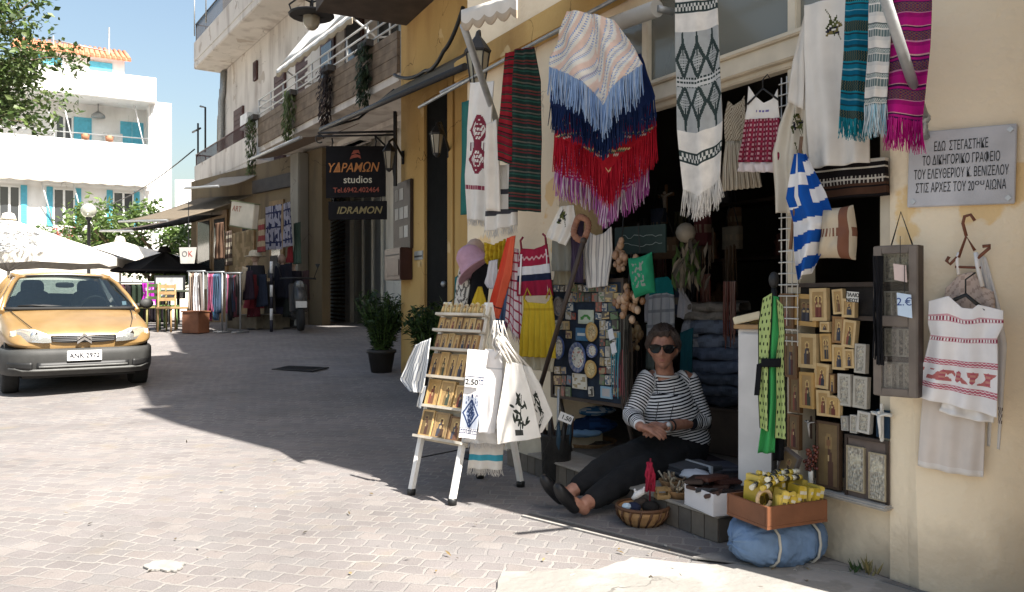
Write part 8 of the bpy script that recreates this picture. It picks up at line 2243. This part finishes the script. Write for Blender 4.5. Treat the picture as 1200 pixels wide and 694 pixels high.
for j in range(12):
    for i in range(14): rf.face((A[j][i],A[j][i + 1],A[j + 1][i + 1],A[j + 1][i]),None,True); rf.face((B[j][i],B[j + 1][i],B[j + 1][i + 1],B[j][i + 1]),None,True)
for i in range(14): rf.face((A[0][i],B[0][i],B[0][i + 1],A[0][i + 1]),None,True); rf.face((A[12][i],A[12][i + 1],B[12][i + 1],B[12][i]),None,True)
for j in range(12): rf.face((A[j][0],A[j + 1][0],B[j + 1][0],B[j][0]),None,True); rf.face((A[j][14],B[j][14],B[j + 1][14],A[j + 1][14]),None,True)
rf.build('roof',CARP,car)
for s_ in (-1,1):
    MB().tube([(s_ * .765,.98,.89),(s_ * .70,1.28,1.07),(s_ * .61,1.55,1.23),(s_ * .535,1.76,1.305)],[.03,.028,.027,.03],8).build('front_pillar',CARP,car)
    MB().tube([(s_ * .77,2.2,.93),(s_ * .62,2.25,1.2),(s_ * .55,2.3,1.335)],.03,6).build('middle_pillar',CARP,car)
    MB().tube([(s_ * .74,3.35,.93),(s_ * .62,3.2,1.2),(s_ * .54,3.1,1.32)],[.08,.06,.045],8).build('rear_pillar',CARP,car)
    MB().tube([(s_ * .54,1.74,1.312),(s_ * .565,2.4,1.35),(s_ * .535,3.2,1.325)],.028,6).build('roof_rail',CARP,car)
CG = glass('car glass',(.05,.08,.08),.02,.06,.09,(.4,.47,.47))
m = MB(); m.sheet(lambda u,v: ((-1 + 2 * u) * (.53 + .22 * v),1.755 - .73 * v - .07 * (1 - (2 * u - 1) ** 2) ,1.305 + .02 * (1 - (2 * u - 1) ** 2) - .385 * v),16,8,closed=False); m.build('windscreen',CG,car)
m = MB(); m.tube([((-1 + 2 * u) * .755,1.025 - .07 * (1 - (2 * u - 1) ** 2),.925) for u in (k / 12 for k in range(13))],.022,6); m.tube([((-1 + 2 * u) * .53,1.745 - .07 * (1 - (2 * u - 1) ** 2),1.312 + .02 * (1 - (2 * u - 1) ** 2)) for u in (k / 12 for k in range(13))],.012,5)
for s_ in (-1,1): m.tube([(s_ * .745,1.02,.925),(s_ * .53,1.74,1.305)],.013,5)
m.build('windscreen_seal',M('black rubber',(.012,.012,.012),.7),car)
for s_ in (-1,1):
    m = MB(); m.poly([(s_ * .775,1.12,.93),(s_ * .775,2.2,.935),(s_ * .57,2.28,1.32),(s_ * .56,1.75,1.3)]); m.poly([(s_ * .775,2.25,.935),(s_ * .75,3.28,.935),(s_ * .57,3.1,1.31),(s_ * .57,2.32,1.32)]); m.build('side_window',CG,car)
m = MB(); m.sheet(lambda u,v: ((-1 + 2 * u) * (.52 + .18 * v),3.2 + .32 * v,1.3 - .38 * v),8,4,closed=False); m.build('rear_window',CG,car)
# cabin
SEATC = M('dark seat cloth',(.02,.022,.026),.95,.3,20,.2,90)
for s_ in (-1,1):
    m = MB(); m.block((s_ * .34,2.05,.8),(.48,.16,.72),tilt=('X',R(-12))); m.block((s_ * .34,2.15,1.17),(.28,.1,.22)); m.block((s_ * .34,1.78,.56),(.48,.5,.16)); m.build('seat',SEATC,car)
MB().block((0,2.85,.8),(1.4,.2,.62)).build('rear_seat',SEATC,car)
m = MB(); m.box2((-.74,1.1,.74),(.74,1.5,.9)); m.build('dashboard',M('dark dashboard',(.03,.03,.03),.7),car)
m = MB(); m.tube([(.34 + .18 * math.cos(a_),1.58 - .06 * math.sin(a_),.9 + .17 * math.sin(a_)) for a_ in (k * math.pi / 10 for k in range(21))],.014,6,cap=False); m.tube([(.34,1.5,.82),(.34,1.58,.9)],.03,6); m.tube([(.17,1.58,.9),(.51,1.58,.9)],.014,6); m.build('steering_wheel',INK,car)
m = MB(); m.block((0,1.72,1.21),(.22,.03,.07)); m.build('rear_mirror',INK,car)
m = MB(); m.box2((-.76,1.06,.25),(.76,3.4,.28)); m.build('cabin_floor',INK,car)
# bumper, grille, lamps, plate
def bsec(w,z0,z1,y0): return w,z0,z1,y0
m = MB(); N = 30; rows = []
for z,dy,k in ((.22,.10,.97),(.235,.05,.985),(.29,.02,1.0),(.38,.0,1.0),(.44,-.005,1.0),(.485,.0,.998),(.508,.025,.985),(.513,.09,.96)):
    row = []
    for i in range(N + 1):
        t_ = -1 + 2 * i / N; a_ = t_ * 1.42
        x = .83 * k * (math.sin(a_) / math.sin(1.42)) ; y = dy + .0 + .55 * ((1 - math.cos(a_)) / (1 - math.cos(1.42))) ** 2.3
        row.append(m.vert((x,y,z)))
    rows.append(row)
for a,b_ in zip(rows,rows[1:]):
    for i in range(N): m.face((a[i],a[i + 1],b_[i + 1],b_[i]),None,True)
bu = m.build('front_bumper',BUMP,car)
m = MB()
def bx(x): 
    a_ = math.asin(max(-1,min(1,x / .83 * math.sin(1.42)))); return .55 * ((1 - math.cos(a_)) / (1 - math.cos(1.42))) ** 2.3
m.sheet(lambda u,v: ((-.48 + .96 * u),bx(-.48 + .96 * u) + .012 - .012,.365 - .085 * v - .0),20,2,None,.02)
m.build('air_intake',INK,bu)
m = MB()
for z in (.322,): m.tube([(-.46 + .92 * k / 16,bx(-.46 + .92 * k / 16) - .012,z) for k in range(17)],.012,5)
m.tube([(-.74 + 1.48 * k / 24,bx(-.74 + 1.48 * k / 24) - .008 + (.02 if abs(k - 12) > 8 else 0),.285 + (.02 if abs(k - 12) > 10 else 0)) for k in range(25)],.014,6); m.build('bumper_strip',M('lighter grey plastic',(.11,.11,.105),.55,.2),bu)
for s_ in (-1,1):
    m = MB(); m.sheet(lambda u,v,s_=s_: (s_ * (.52 + .24 * u),bx(.52 + .24 * u) - .004,.37 - .085 * v * (1 - .4 * u)),8,3,None,.015); m.build('lamp_recess',INK,bu)
m = MB(); out = [(-.33,.648),(.33,.648),(.36,.63),(.32,.585),(.2,.57),(-.2,.57),(-.32,.585),(-.36,.63)]
m.prism(out,.025,.06); gr = m.build('grille',INK,car)
m = MB()
for z in (.59,.608,.628): m.tube([(-.32,.028,z),(0,.012,z),(.32,.028,z)],.006,5)
m.build('grille_bar',M('grey grille bar',(.2,.2,.2),.35,.1,metal=.5),gr)
m = MB()
CH = M('bright chrome',(.6,.6,.6),.15,.05,metal=1.0)
for z in (.575,.615):
    for s_ in (-1,1): m.prism([(0,z + .055),(0,z + .027),(s_ * .075,z - .02),(s_ * .075,z + .006)][:: s_],-.008,.024)
m.build('emblem',CH,gr)
for s_ in (-1,1):
    out = [(.335,.575),(.42,.575),(.55,.585),(.67,.61),(.73,.65),(.725,.70),(.63,.725),(.50,.72),(.39,.675),(.34,.625)]
    def yy(x,z): return .02 + .15 * max(0,(x - .3) / .42) ** 2.2 + .55 * max(0,z - .635)
    m = MB(); cx,cz = .52,.645
    fr = [m.vert((s_ * x,yy(x,z) - .016,z)) for x,z in out]; cc_v = m.vert((s_ * cx,yy(cx,cz) - .035,cz)); n = len(out)
    for k in range(n): m.face((fr[k],fr[(k + 1) % n],cc_v) if s_ > 0 else (cc_v,fr[(k + 1) % n],fr[k]),None,True)
    hl_ = m.build('headlight',glass('lamp lens',(.75,.77,.75),.04,.18),car)
    m = MB(); fr = [m.vert((s_ * x,yy(x,z) - .004,z)) for x,z in out]; b0 = [m.vert((s_ * (cx + (x - cx) * .6),yy(x,z) + .0,cz + (z - cz) * .6)) for x,z in out]
    for k in range(n): m.face((fr[k],fr[(k + 1) % n],b0[(k + 1) % n],b0[k]),None,False)
    m.face(b0)
    m.build('reflector',M('lamp reflector',(.6,.6,.58),.2,.1,metal=.7),hl_)
    m = MB(); m.ball((s_ * .50,yy(.5,.645) - .008,.648),.045,12,sq=(1,.3,1)); m.build('lamp_bowl',CH,hl_)
    m = MB(); out2 = [(.67,.625),(.722,.655),(.72,.695),(.67,.71)]; fr = [m.vert((s_ * x,yy(x,z) - .02,z)) for x,z in out2]; m.face(fr if s_ > 0 else fr[::-1]); m.build('indicator',glass('clear indicator',(.7,.6,.4),.1,.6),hl_)

np_ = MB().box2((-.18,-.022,.375),(.18,-.01,.485)).build('number_plate',M('white plate',(.72,.72,.7),.45,.05),car,.004)
lettering(np_,'lettering','ANK·2972',(.0,-.024,.43),.072,M('plate ink',(.02,.02,.03),.5),.002,bold=.0015)
for s_ in (-1,1):
    m = MB(); m.ball((s_ * .91,1.16,.98),.085,12,sq=(1.05,.55,.75)); m.tube([(s_ * .78,1.2,.95),(s_ * .88,1.18,.965)],.03,6); mm_ = m.build('door_mirror',BUMP,car)
    m = MB(); m.tube([(s_ * .05 + .02,1.0 - .0,.94),(s_ * .05 - .38,1.0,.965),(s_ * .05 - .6 * .9,1.05,.955)],.011,5); m.build('wiper',INK,car)
for s_ in (-1,1):
    for y in (.68,3.02):
        m = MB().at(Matrix.Translation((s_ * .70,y,.275)) @ Matrix.Rotation(R(90),4,'Y')); m.lathe([(.19,-.085),(.255,-.085),(.275,-.06),(.278,.0),(.275,.06),(.255,.085),(.19,.085)],30); w_ = m.build('tyre',M('tyre rubber',(.015,.015,.015),.9,.2,30,.2),car)
        m = MB().at(Matrix.Translation((s_ * .715,y,.275)) @ Matrix.Rotation(R(90),4,'Y')); m.lathe([(.02,.07),(.185,.068),(.19,.05),(.19,-.05),(.02,-.05)],24); m.build('rim',STEEL,w_)
    m = MB(); m.box2((s_ * .55,.40,.26),(s_ * .765,1.0,.60)); m.build('wheel_arch',INK,car)
m = MB(); m.box2((-.6,.3,.18),(.6,3.3,.26)); m.build('underbody',INK,car)
m = MB(); m.box((.64,1.2,.985),(.05,.003,.05),tilt=('X',R(-28))); m.build('permit_sticker',M('pale sticker',(.4,.5,.6)),car)

# ================================================================ RACKS, RUGS AND SCOOTERS BEFORE THE FAR SHOPS
def rack(label,pxa,pxb,pyb,pyt,cols,seed,yaw=R(-24),sh=.92):
    a,b_ = ground(pxa,pyb),ground(pxb,pyb); c = (a + b_) / 2; L = abs(pxb - pxa) * c.y / FPX
    t = thing('clothes_rack',label,'clothes rack',c,yaw); h = (pyb - pyt) * c.y / FPX
    m = MB()
    for s_ in (-1,1): m.tube([(s_ * L / 2,0,.03),(s_ * L / 2,0,h)],.015,6); m.tube([(s_ * L / 2,-.22,.03),(s_ * L / 2,.22,.03)],.015,6)
    m.tube([(-L / 2 - .05,0,h),(L / 2 + .05,0,h)],.015,6); m.build('frame',STEEL,t)
    g_ = random.Random(seed); n = len(cols)
    for k,col in enumerate(cols):
        x = -L / 2 + .05 + (L - .1) * k / (n - 1); w = (L / n) * 1.25; ln = g_.uniform(.72,.95) * sh * h * .9
        m = MB(); m.sheet(lambda u,v: (x + (u - .5) * w * (.55 + .45 * min(1,v * 3)) + .015 * math.sin(v * 5 + k),-.02 + .03 * math.sin(u * 9 + k) + g_.uniform(-.001,.001),h - .03 - v * ln - (.06 * abs(u - .5) if v == 0 else 0)),8,12,flat(col),.03)
        o = solo('hung_garment','narrow garment hanging on the ' + label.split(' outside')[0].replace('clothes rack','rack'),'garment',m,CLOTH,c,yaw,'garments on ' + label.split(' outside')[0])
    return t
rack('clothes rack of white and brown garments outside the far tan shop',219,241,389,318,[(.3,.24,.19),(.12,.08,.06),(.62,.62,.63),(.55,.55,.56),(.14,.12,.11)],1)
rack('clothes rack of pink and blue garments outside the far tan shop',241,263,390,319,[(.3,.06,.14),(.14,.03,.06),(.34,.1,.17),(.05,.12,.2),(.07,.1,.16),(.06,.1,.15),(.04,.06,.1)],2)
rack('clothes rack of black and dark red garments outside the far tan shop',263,284,391,320,[(.32,.1,.16),(.014,.014,.016),(.02,.018,.02),(.02,.03,.05),(.1,.03,.04),(.03,.025,.025)],3)
p = ground(232,390); m = MB(); 
t = thing('wooden_tub','reddish brown square tub standing before the clothes racks','tub',(p.x,p.y - .1,gz(p.y)),R(-20)); MB().box2((-.19,-.15,0),(.19,.15,.38)).build('body',M('reddish tub',(.17,.07,.035),.7,.2,8,.1),t,.01); MB().box2((-.205,-.165,.381),(.205,.165,.41)).build('rim',M('reddish tub'),t,.005)
def far_hang(name,label,cat,Y,curves,colf,yaw=R(-30),**k):
    xs = [p_[0] for c_ in curves for p_ in c_]; ys__ = [p_[1] for c_ in curves for p_ in c_]
    pl = PL(at(sum(xs) / len(xs),min(ys__),Y),yaw); return hung(name,label,cat,pl,curves,colf,**k)
far_hang('hanging_rug','tan fringed rug hanging on the far shop wall','rug',17.2,[[(272,274),(297,268)],[(273,312),(296,308)],[(276,338),(296,336)]],lambda u,v: (.16,.12,.07) if v < .22 and int(u * 9) % 2 else (.27,.2,.12) if n3(u * 5,v * 7,3) > 0 else (.2,.15,.085),fringe=(.12,[(.25,.19,.12)],24,.012),nu=18,nv=24,amp=.03)
def navy_w(u,v):
    k = n3(u * 5.5,v * 7.5,8)
    return (.03,.035,.08) if (k > .02 and (int(u * 20) % 4 > 0)) or abs(v * 3 % 1 - .5) < .06 else (.3,.29,.34)
far_hang('woven_blanket','white and navy patterned blanket hanging outside the far shop','blanket',15.6,[[(311,243),(330,239)],[(311,270),(329,268)],[(311,293),(330,292)]],navy_w,nu=40,nv=56,amp=.03)
far_hang('woven_blanket','narrow white and navy cloth beside the patterned blanket','blanket',15.4,[[(332,239),(340,236)],[(332,290),(342,288)]],navy_w,nu=24,nv=56,amp=.03)
q = at(285,252,15.8); pl = PL(q,R(-38))
t = thing('shop_sign','tilted cream light box sign above the far tan shop','sign',q,R(-38),tilt=('Y',R(9)))
a = pl.loc(270,244); b_ = pl.loc(304,269); MB().box2((a[0] * .8,-.06,-.24),(b_[0] * .8,.06,.24)).build('panel',M('cream sign panel',(.52,.47,.38),.5,.15,4),t,.01)
m = MB(); 
for z in (-.255,.242): m.box2((a[0] * .8 - .015,-.07,z),(b_[0] * .8 + .015,.07,z + .013))
m.build('frame',M('green frame',(.12,.14,.06),.5),t)
lettering(t,'lettering','ART',(a[0] * .8 + .2,-.062,.1),.16,M('faded red lettering',(.3,.12,.08),.6),.002,shear=.2)
# mannequins and scooters
def mann(label,px,py,pyt,tops,seed):
    p = ground(px,py); h = (py - pyt) * p.y / FPX; t = thing('mannequin',label,'mannequin',p,R(-20)); g_ = random.Random(seed)
    m = MB(); m.tube([(0,0,0),(0,0,h * .7)],.02,6); m.lathe([(.16,0),(.16,.02),(.03,.04)],14); m.build('stand',IRON,t)
    m = MB(); m.lathe([(.09,h * .42),(.15,h * .48),(.13,h * .6),(.17,h * .74),(.16,h * .8),(.05,h * .86),(.045,h * .9)],14,sy=.62); m.build('torso',M('mannequin skin',(.4,.28,.22),.6),t)
    m = MB(); m.ball((0,0,h * .955),h * .06,12,sq=(.85,1,1.15)); m.build('head',M('mannequin skin'),t)
    for k,(col,z0,z1) in enumerate(tops):
        m = MB(); m.sheet(lambda u,v: ((.19 + .05 * v) * math.sin(2 * math.pi * u) * (1 + .06 * n3(u * 8,v * 4,k)),-(.13 + .05 * v) * math.cos(2 * math.pi * u) * (1 + .08 * n3(u * 6,v * 4,k)),h * (z1 + (z0 - z1) * v)),22,10,flat(col),closed=False); m.build('garment',CLOTH,t)
    return t,h,p
t,h,p = mann('mannequin with pale straw hat, dark jacket and red skirt outside the far shop',299,386,298,[((.02,.02,.025),.55,.85),((.2,.03,.04),.28,.56)],4)
m = MB(); m.lathe([(.2,0),(.21,.01),(.12,.03),(.11,.1),(.06,.13),(.01,.135)],18); solo('straw_hat','pale straw hat on the far mannequin','hat',m,M('pale straw',(.42,.37,.28),.9,.2,30,.4,90),p + Vector((0,0,h * .965)))
mann('mannequin in black coat beside the striped pole outside the far shop',330,385,300,[((.012,.012,.016),.3,.85),((.03,.03,.05),.2,.4)],5)
mann('headless looking mannequin in dark patterned dress near the shutter',343,384,305,[((.02,.018,.025),.2,.84)],6)
far_hang('long_coat','pale beige coat hanging slantwise beside the straw hat mannequin','coat',15.0,[[(284,312),(290,314)],[(278,340),(286,342)],[(275,352),(284,358)]],flat((.4,.33,.24)),nu=10,nv=14,amp=.03)
far_hang('bag_cluster','dark red shoulder bag hanging among dark clothes outside the far shop','bag',15.2,[[(288,322),(297,322)],[(286,350),(298,350)]],flat((.13,.025,.03)),nu=10,nv=12,amp=.03,thick=.08)
far_hang('red_jumper','dull red jumper hanging high beside the blankets','jumper',15.6,[[(337,290),(343,288)],[(335,308),(343,308)]],flat((.22,.03,.035)),nu=10,nv=10,amp=.03)
far_hang('dark_jacket','black jacket hanging beside the pale column','jacket',15.3,[[(322,312),(342,308)],[(318,350),(344,350)]],flat((.014,.014,.02)),nu=14,nv=14,amp=.05)
for k,(px,w_,col) in enumerate(((288,.8,(.13,.11,.08)),(311,.75,(.1,.085,.06)))):
    p = ground(px,386); t = thing('goods_crate',('low brown crate under the straw hat mannequin','low brown crate beside the parked scooter')[k],'crate',(p.x,p.y + .2,gz(p.y)),R(-28)); MB().box2((-w_ / 2,-.2,0),(w_ / 2,.2,.26)).build('body',M('brown crate board %d' % k,col,.8,.3,8,.15),t,.01)
    MB().box2((-w_ / 2 - .01,-.21,.261),(w_ / 2 + .01,.21,.28)).build('rim',M('brown crate board %d' % k),t)
def scooter(label,px,py,yaw,col,seed):
    p = ground(px,py); t = thing('motor_scooter',label,'scooter',p,yaw)
    for y in (-.62,.62):
        m = MB().at(Matrix.Translation((0,y,.22)) @ Matrix.Rotation(R(90),4,'Y')); m.lathe([(.13,-.05),(.2,-.05),(.22,0),(.2,.05),(.13,.05)],20); w_ = m.build('tyre',M('tyre rubber'),t)
        m = MB().at(Matrix.Translation((0,y,.22)) @ Matrix.Rotation(R(90),4,'Y')); m.lathe([(.02,.04),(.13,.03),(.13,-.03),(.02,-.04)],16); m.build('rim',STEEL,w_)
    P_ = M('scooter paint ' + label[:5],col,.3,.1,spec=.5)
    m = MB(); m.tube([(0,-.62,.42),(0,-.55,.62),(0,-.42,.92)],[.1,.13,.09],10); m.box((0,-.36,.62),(.34,.06,.55),tilt=('X',R(-14))); m.build('front_shield',P_,t,.02)
    m = MB(); m.tube([(0,-.36,.33),(0,.1,.3),(0,.3,.5),(0,.75,.62)],[.1,.12,.17,.1],10); m.build('rear_body',P_,t)
    m = MB(); m.tube([(0,.05,.74),(0,.35,.78),(0,.72,.8)],[.1,.13,.09],10); m.build('saddle',INK,t)
    m = MB(); m.tube([(-.33,-.3,.98),(-.12,-.42,.99),(.12,-.42,.99),(.33,-.3,.98)],.018,6); m.build('handlebar',IRON,t)
    m = MB(); m.ball((0,-.53,.86),.085,12,sq=(1,.6,1)); m.build('headlight',glass('lamp lens'),t)
    m = MB(); m.box((0,-.7,.5),(.2,.01,.12),(.55,.55,.53)); m.build('number_plate',PAPER,t)
    for s_ in (-1,1): MB().tube([(s_ * .3,-.32,1.0),(s_ * .36,-.34,1.18),(s_ * .36,-.34,1.26)],[.008,.008,.05],8).build('mirror',IRON,t)
    return t
scooter('dark scooter parked before the grey shutter',346,387,R(24),(.03,.03,.032),1)
m = MB(); p = ground(318,389)
for k in range(6): m.tube([(0,0,k * .22),(0,0,k * .22 + .22)],.03,8,(.6,.6,.6) if k % 2 else (.02,.02,.03))
solo('striped_pole','thin black and white striped pole outside the far shop','pole',m,PAINT,p)
# cafe furniture and cloth in the square
def cafe_chair(label,px,py,yaw,col):
    p = ground(px,py); t = thing('cafe_chair',label,'chair',p,yaw); W_ = M('cafe chair ' + str(col),col,.6,.2,10)
    for sx_ in (-1,1):
        for sy_ in (-1,1): MB().tube([(sx_ * .19,sy_ * .19,0),(sx_ * .18,sy_ * .18,.45 if sy_ < 0 else .9)],.018,6).build('leg',W_,t)
    MB().box2((-.22,-.22,.43),(.22,.22,.47)).build('seat',W_,t,.01)
    m = MB()
    for z in (.58,.7,.82): m.box2((-.18,.165,z),(.18,.185,z + .06))
    m.build('backrest',W_,t)
    return t
cafe_chair('light wooden cafe chair beside the clothes racks',203,389,R(60),(.3,.19,.09)); cafe_chair('second wooden cafe chair under the dark parasol',178,388,R(-40),(.18,.16,.06)); cafe_chair('green painted cafe chair under the dark parasol',190,386,R(150),(.1,.16,.05))
p = ground(186,387); t = thing('cafe_table','small square cafe table with glass edge under the dark parasol','table',(p.x,p.y + .9,gz(p.y + .9)),R(20))
MB().box2((-.4,-.4,.7),(.4,.4,.74)).build('table_top',M('dark table top',(.05,.06,.04),.5),t,.006); MB().tube([(0,0,0),(0,0,.7)],.03,8).build('leg',IRON,t); MB().lathe([(.25,0),(.25,.03),(.04,.06)],16).build('foot',IRON,t)
p = at(199,337,16.6); t = thing('menu_stand','black framed menu board with white sheet between the parasol and racks','menu board',(p.x,p.y,gz(p.y)),R(-6))
MB().box2((-.3,-.01,p.z - gz(p.y) - .2),(.3,.01,p.z - gz(p.y) + .22)).build('sheet',M('grey menu paper',(.42,.42,.42),.6,.2),t); m = MB()
for a,b_ in (((-.33,-.02,p.z - gz(p.y) - .23),(-.301,.02,p.z - gz(p.y) + .25)),((.301,-.02,p.z - gz(p.y) - .23),(.33,.02,p.z - gz(p.y) + .25)),((-.3,-.02,p.z - gz(p.y) - .23),(.3,.02,p.z - gz(p.y) - .201)),((-.3,-.02,p.z - gz(p.y) + .221),(.3,.02,p.z - gz(p.y) + .25))): m.box2(a,b_)
m.build('frame',IRON,t); m = MB(); m.tube([(0,.0,0),(0,.0,p.z - gz(p.y) - .23)],.02,6); m.lathe([(.2,0),(.2,.03),(.03,.05)],14); m.build('stand',IRON,t)
far_hang('hung_dress','magenta flowered dress hanging behind the car','dress',17.5,[[(166,332),(184,332)],[(168,345),(182,345)],[(164,360),(187,360)]],lambda u,v: (.45,.3,.45) if n3(u * 6,v * 6,1) > .25 else (.3,.02,.28),yaw=0,nu=16,nv=16,amp=.04)
t = thing('clothes_rail','long rail of black garments behind the car near the magenta dress','clothes rail',at(165,332,17.8),R(-5)); m = MB(); gzz = gz(17.8) - at(165,332,17.8).z
for x in (-.65,.65): m.tube([(x,0,gzz),(x,0,.02)],.02,6)
m.tube([(-.7,0,.02),(.7,0,.02)],.02,6); m.build('frame',STEEL,t)
g_ = random.Random(4)
for k in range(9):
    m = MB(); x0 = -.6 + k * .15; col = g_.choice(((.015,.012,.015),(.03,.02,.025),(.05,.02,.03),(.02,.03,.02)))
    m.sheet(lambda u,v: (x0 + (u - .5) * .13,.03 * math.sin(u * 7 + k),-.02 - v * .85),6,8,flat(col),.03); solo('hung_garment','black garment on the long rail behind the car','garment',m,CLOTH,at(165,332,17.8),R(-5),'black garments on the long rail')
p = at(221,298,16.8); t = thing('shop_sign','white tapering sign with letters OK hanging over the clothes racks','sign',p,R(-14)); s_ = 16.8 / FPX
m = MB(); m.prism([(-10 * s_,-11 * s_),(7 * s_,-11 * s_),(10 * s_,8 * s_),(-12 * s_,8 * s_)],-.02,.02); m.build('board',M('white board',(.5,.48,.44),.6,.1),t)
lettering(t,'lettering','O',(-.08,-.022,0),.17,M('grey ink',(.12,.12,.12)),.002); lettering(t,'lettering','K',(.055,-.022,0),.17,M('red ink',(.35,.05,.04)),.002); m = MB(); m.tube([(0,0,8 * s_),(0,0,8 * s_ + 1.0)],.008,4); m.build('chain',IRON,t)

# small goods hanging in the dim depth of the shop
g_ = random.Random(77)
for k in range(26):
    px,py = g_.uniform(700,862),g_.uniform(232,345); off_ = -g_.uniform(.55,1.6); p = front(px,py,off_)
    if k % 2:
        w,h = g_.uniform(.05,.1),g_.uniform(.1,.2); col = g_.choice(((.16,.1,.06),(.1,.03,.03),(.05,.06,.09),(.2,.17,.13),(.03,.03,.03)))
        t = thing('hanging_bag','small woven bag hanging in the dim depth of the shop','bag',p,FYAW + R(g_.uniform(-20,20)),'woven bags in the dim shop')
        m = MB(); m.sheet(lambda u,v: ((u - .5) * 2 * w,-.03 * math.sin(math.pi * u) * math.sin(math.pi * min(1,v + .1)),-v * 2 * h * .7),8,8,lambda u,v: mixc(col,(.3,.24,.16),.5) if .4 < v < .6 and int(u * 8) % 2 else col,.04); m.build('pouch',KNIT,t)
        m = MB(); m.tube([(-w * .8,.01,0),(-w * .3,.01,.12),(0,.01,.2),(w * .3,.01,.12),(w * .8,.01,0)],.004,5); m.build('shoulder_strap',INK,t)
    else:
        t = thing('bead_strings','cluster of dark bead strings hanging in the dim depth of the shop','bead strings',p,FYAW,'bead strings in the dim shop'); m = MB(); c1 = g_.choice(((.1,.06,.035),(.05,.05,.06),(.16,.05,.04),(.1,.1,.05)))
        m.strands([(-.05,0,0),(.05,0,0)],g_.uniform(.2,.4),.005,(c1,mixc(c1,(.3,.25,.2),.3)),16,g_,.015,.02); m.build('string',GLOSSP,t); m = MB(); m.tube([(-.055,0,.004),(.055,0,.004)],.004,5); m.build('hanger_bar',INK,t)

for k,(x0,y0,x1,y1,col,lab) in enumerate(((287,318,296,352,(.03,.02,.03),'plum coloured coat hanging among dark clothes'),(303,322,312,360,(.02,.025,.04),'midnight blue dress hanging beside the straw hat mannequin'),(312,330,321,368,(.05,.045,.04),'grey brown jacket hanging before the far shop'),(334,330,345,372,(.018,.02,.018),'dark green black coat near the pale column'),(292,336,303,372,(.1,.022,.03),'dull red skirt hanging among dark clothes'),(316,300,325,326,(.09,.085,.08),'grey cloth bag hanging under the blankets'))):
    far_hang('dark_garment',lab,'garment',14.9 + .12 * k,[[(x0,y0),(x1,y0 - 1)],[(x0 - 1,(y0 + y1) / 2),(x1 + 1,(y0 + y1) / 2)],[(x0 - 2,y1),(x1 + 1,y1 - 1)]],flat(col),nu=10,nv=12,amp=.05)
g_ = random.Random(15); m = MB()
for k in range(70):
    px,py = g_.choice(((g_.uniform(20,560),g_.uniform(470,690)),(g_.uniform(560,1000),g_.uniform(640,690)))); p = ground(px,py,.008)
    m.leaf(p,Vector((g_.uniform(-1,1),g_.uniform(-1,1),.15)),Vector((g_.uniform(-.4,.4),g_.uniform(-.4,.4),1)),g_.uniform(.012,.045),g_.uniform(.006,.018),g_.choice(((.2,.14,.06),(.12,.09,.05),(.3,.24,.12),(.07,.06,.045),(.4,.38,.34))))
o = m.build('fallen_leaves',LEAF); o['kind'] = 'stuff'

for k,(x0,y0,x1,y1,colf_,lab) in enumerate(((302,258,310,296,lambda u,v: (.2,.05,.05) if int(v * 6) % 2 else (.3,.24,.16),'red and tan striped rug hanging between the shop sign and the blankets'),(344,262,352,310,flat((.06,.09,.07)),'dull green shawl hanging beside the pale column'),(252,262,262,304,flat((.1,.06,.04)),'brown cloth hanging above the clothes racks'),(264,272,271,312,lambda u,v: (.28,.25,.2) if int(v * 9) % 2 else (.08,.06,.05),'striped cloth hanging beside the tan rug'),(354,318,362,352,flat((.05,.03,.03)),'dark brown bag hanging at the pale column'))):
    far_hang('hung_textile',lab,'textile',15.3 + .25 * (k % 2),[[(x0,y0),(x1,y0 - 2)],[(x0,y1),(x1,y1 - 1)]],colf_,nu=10,nv=24,amp=.04)
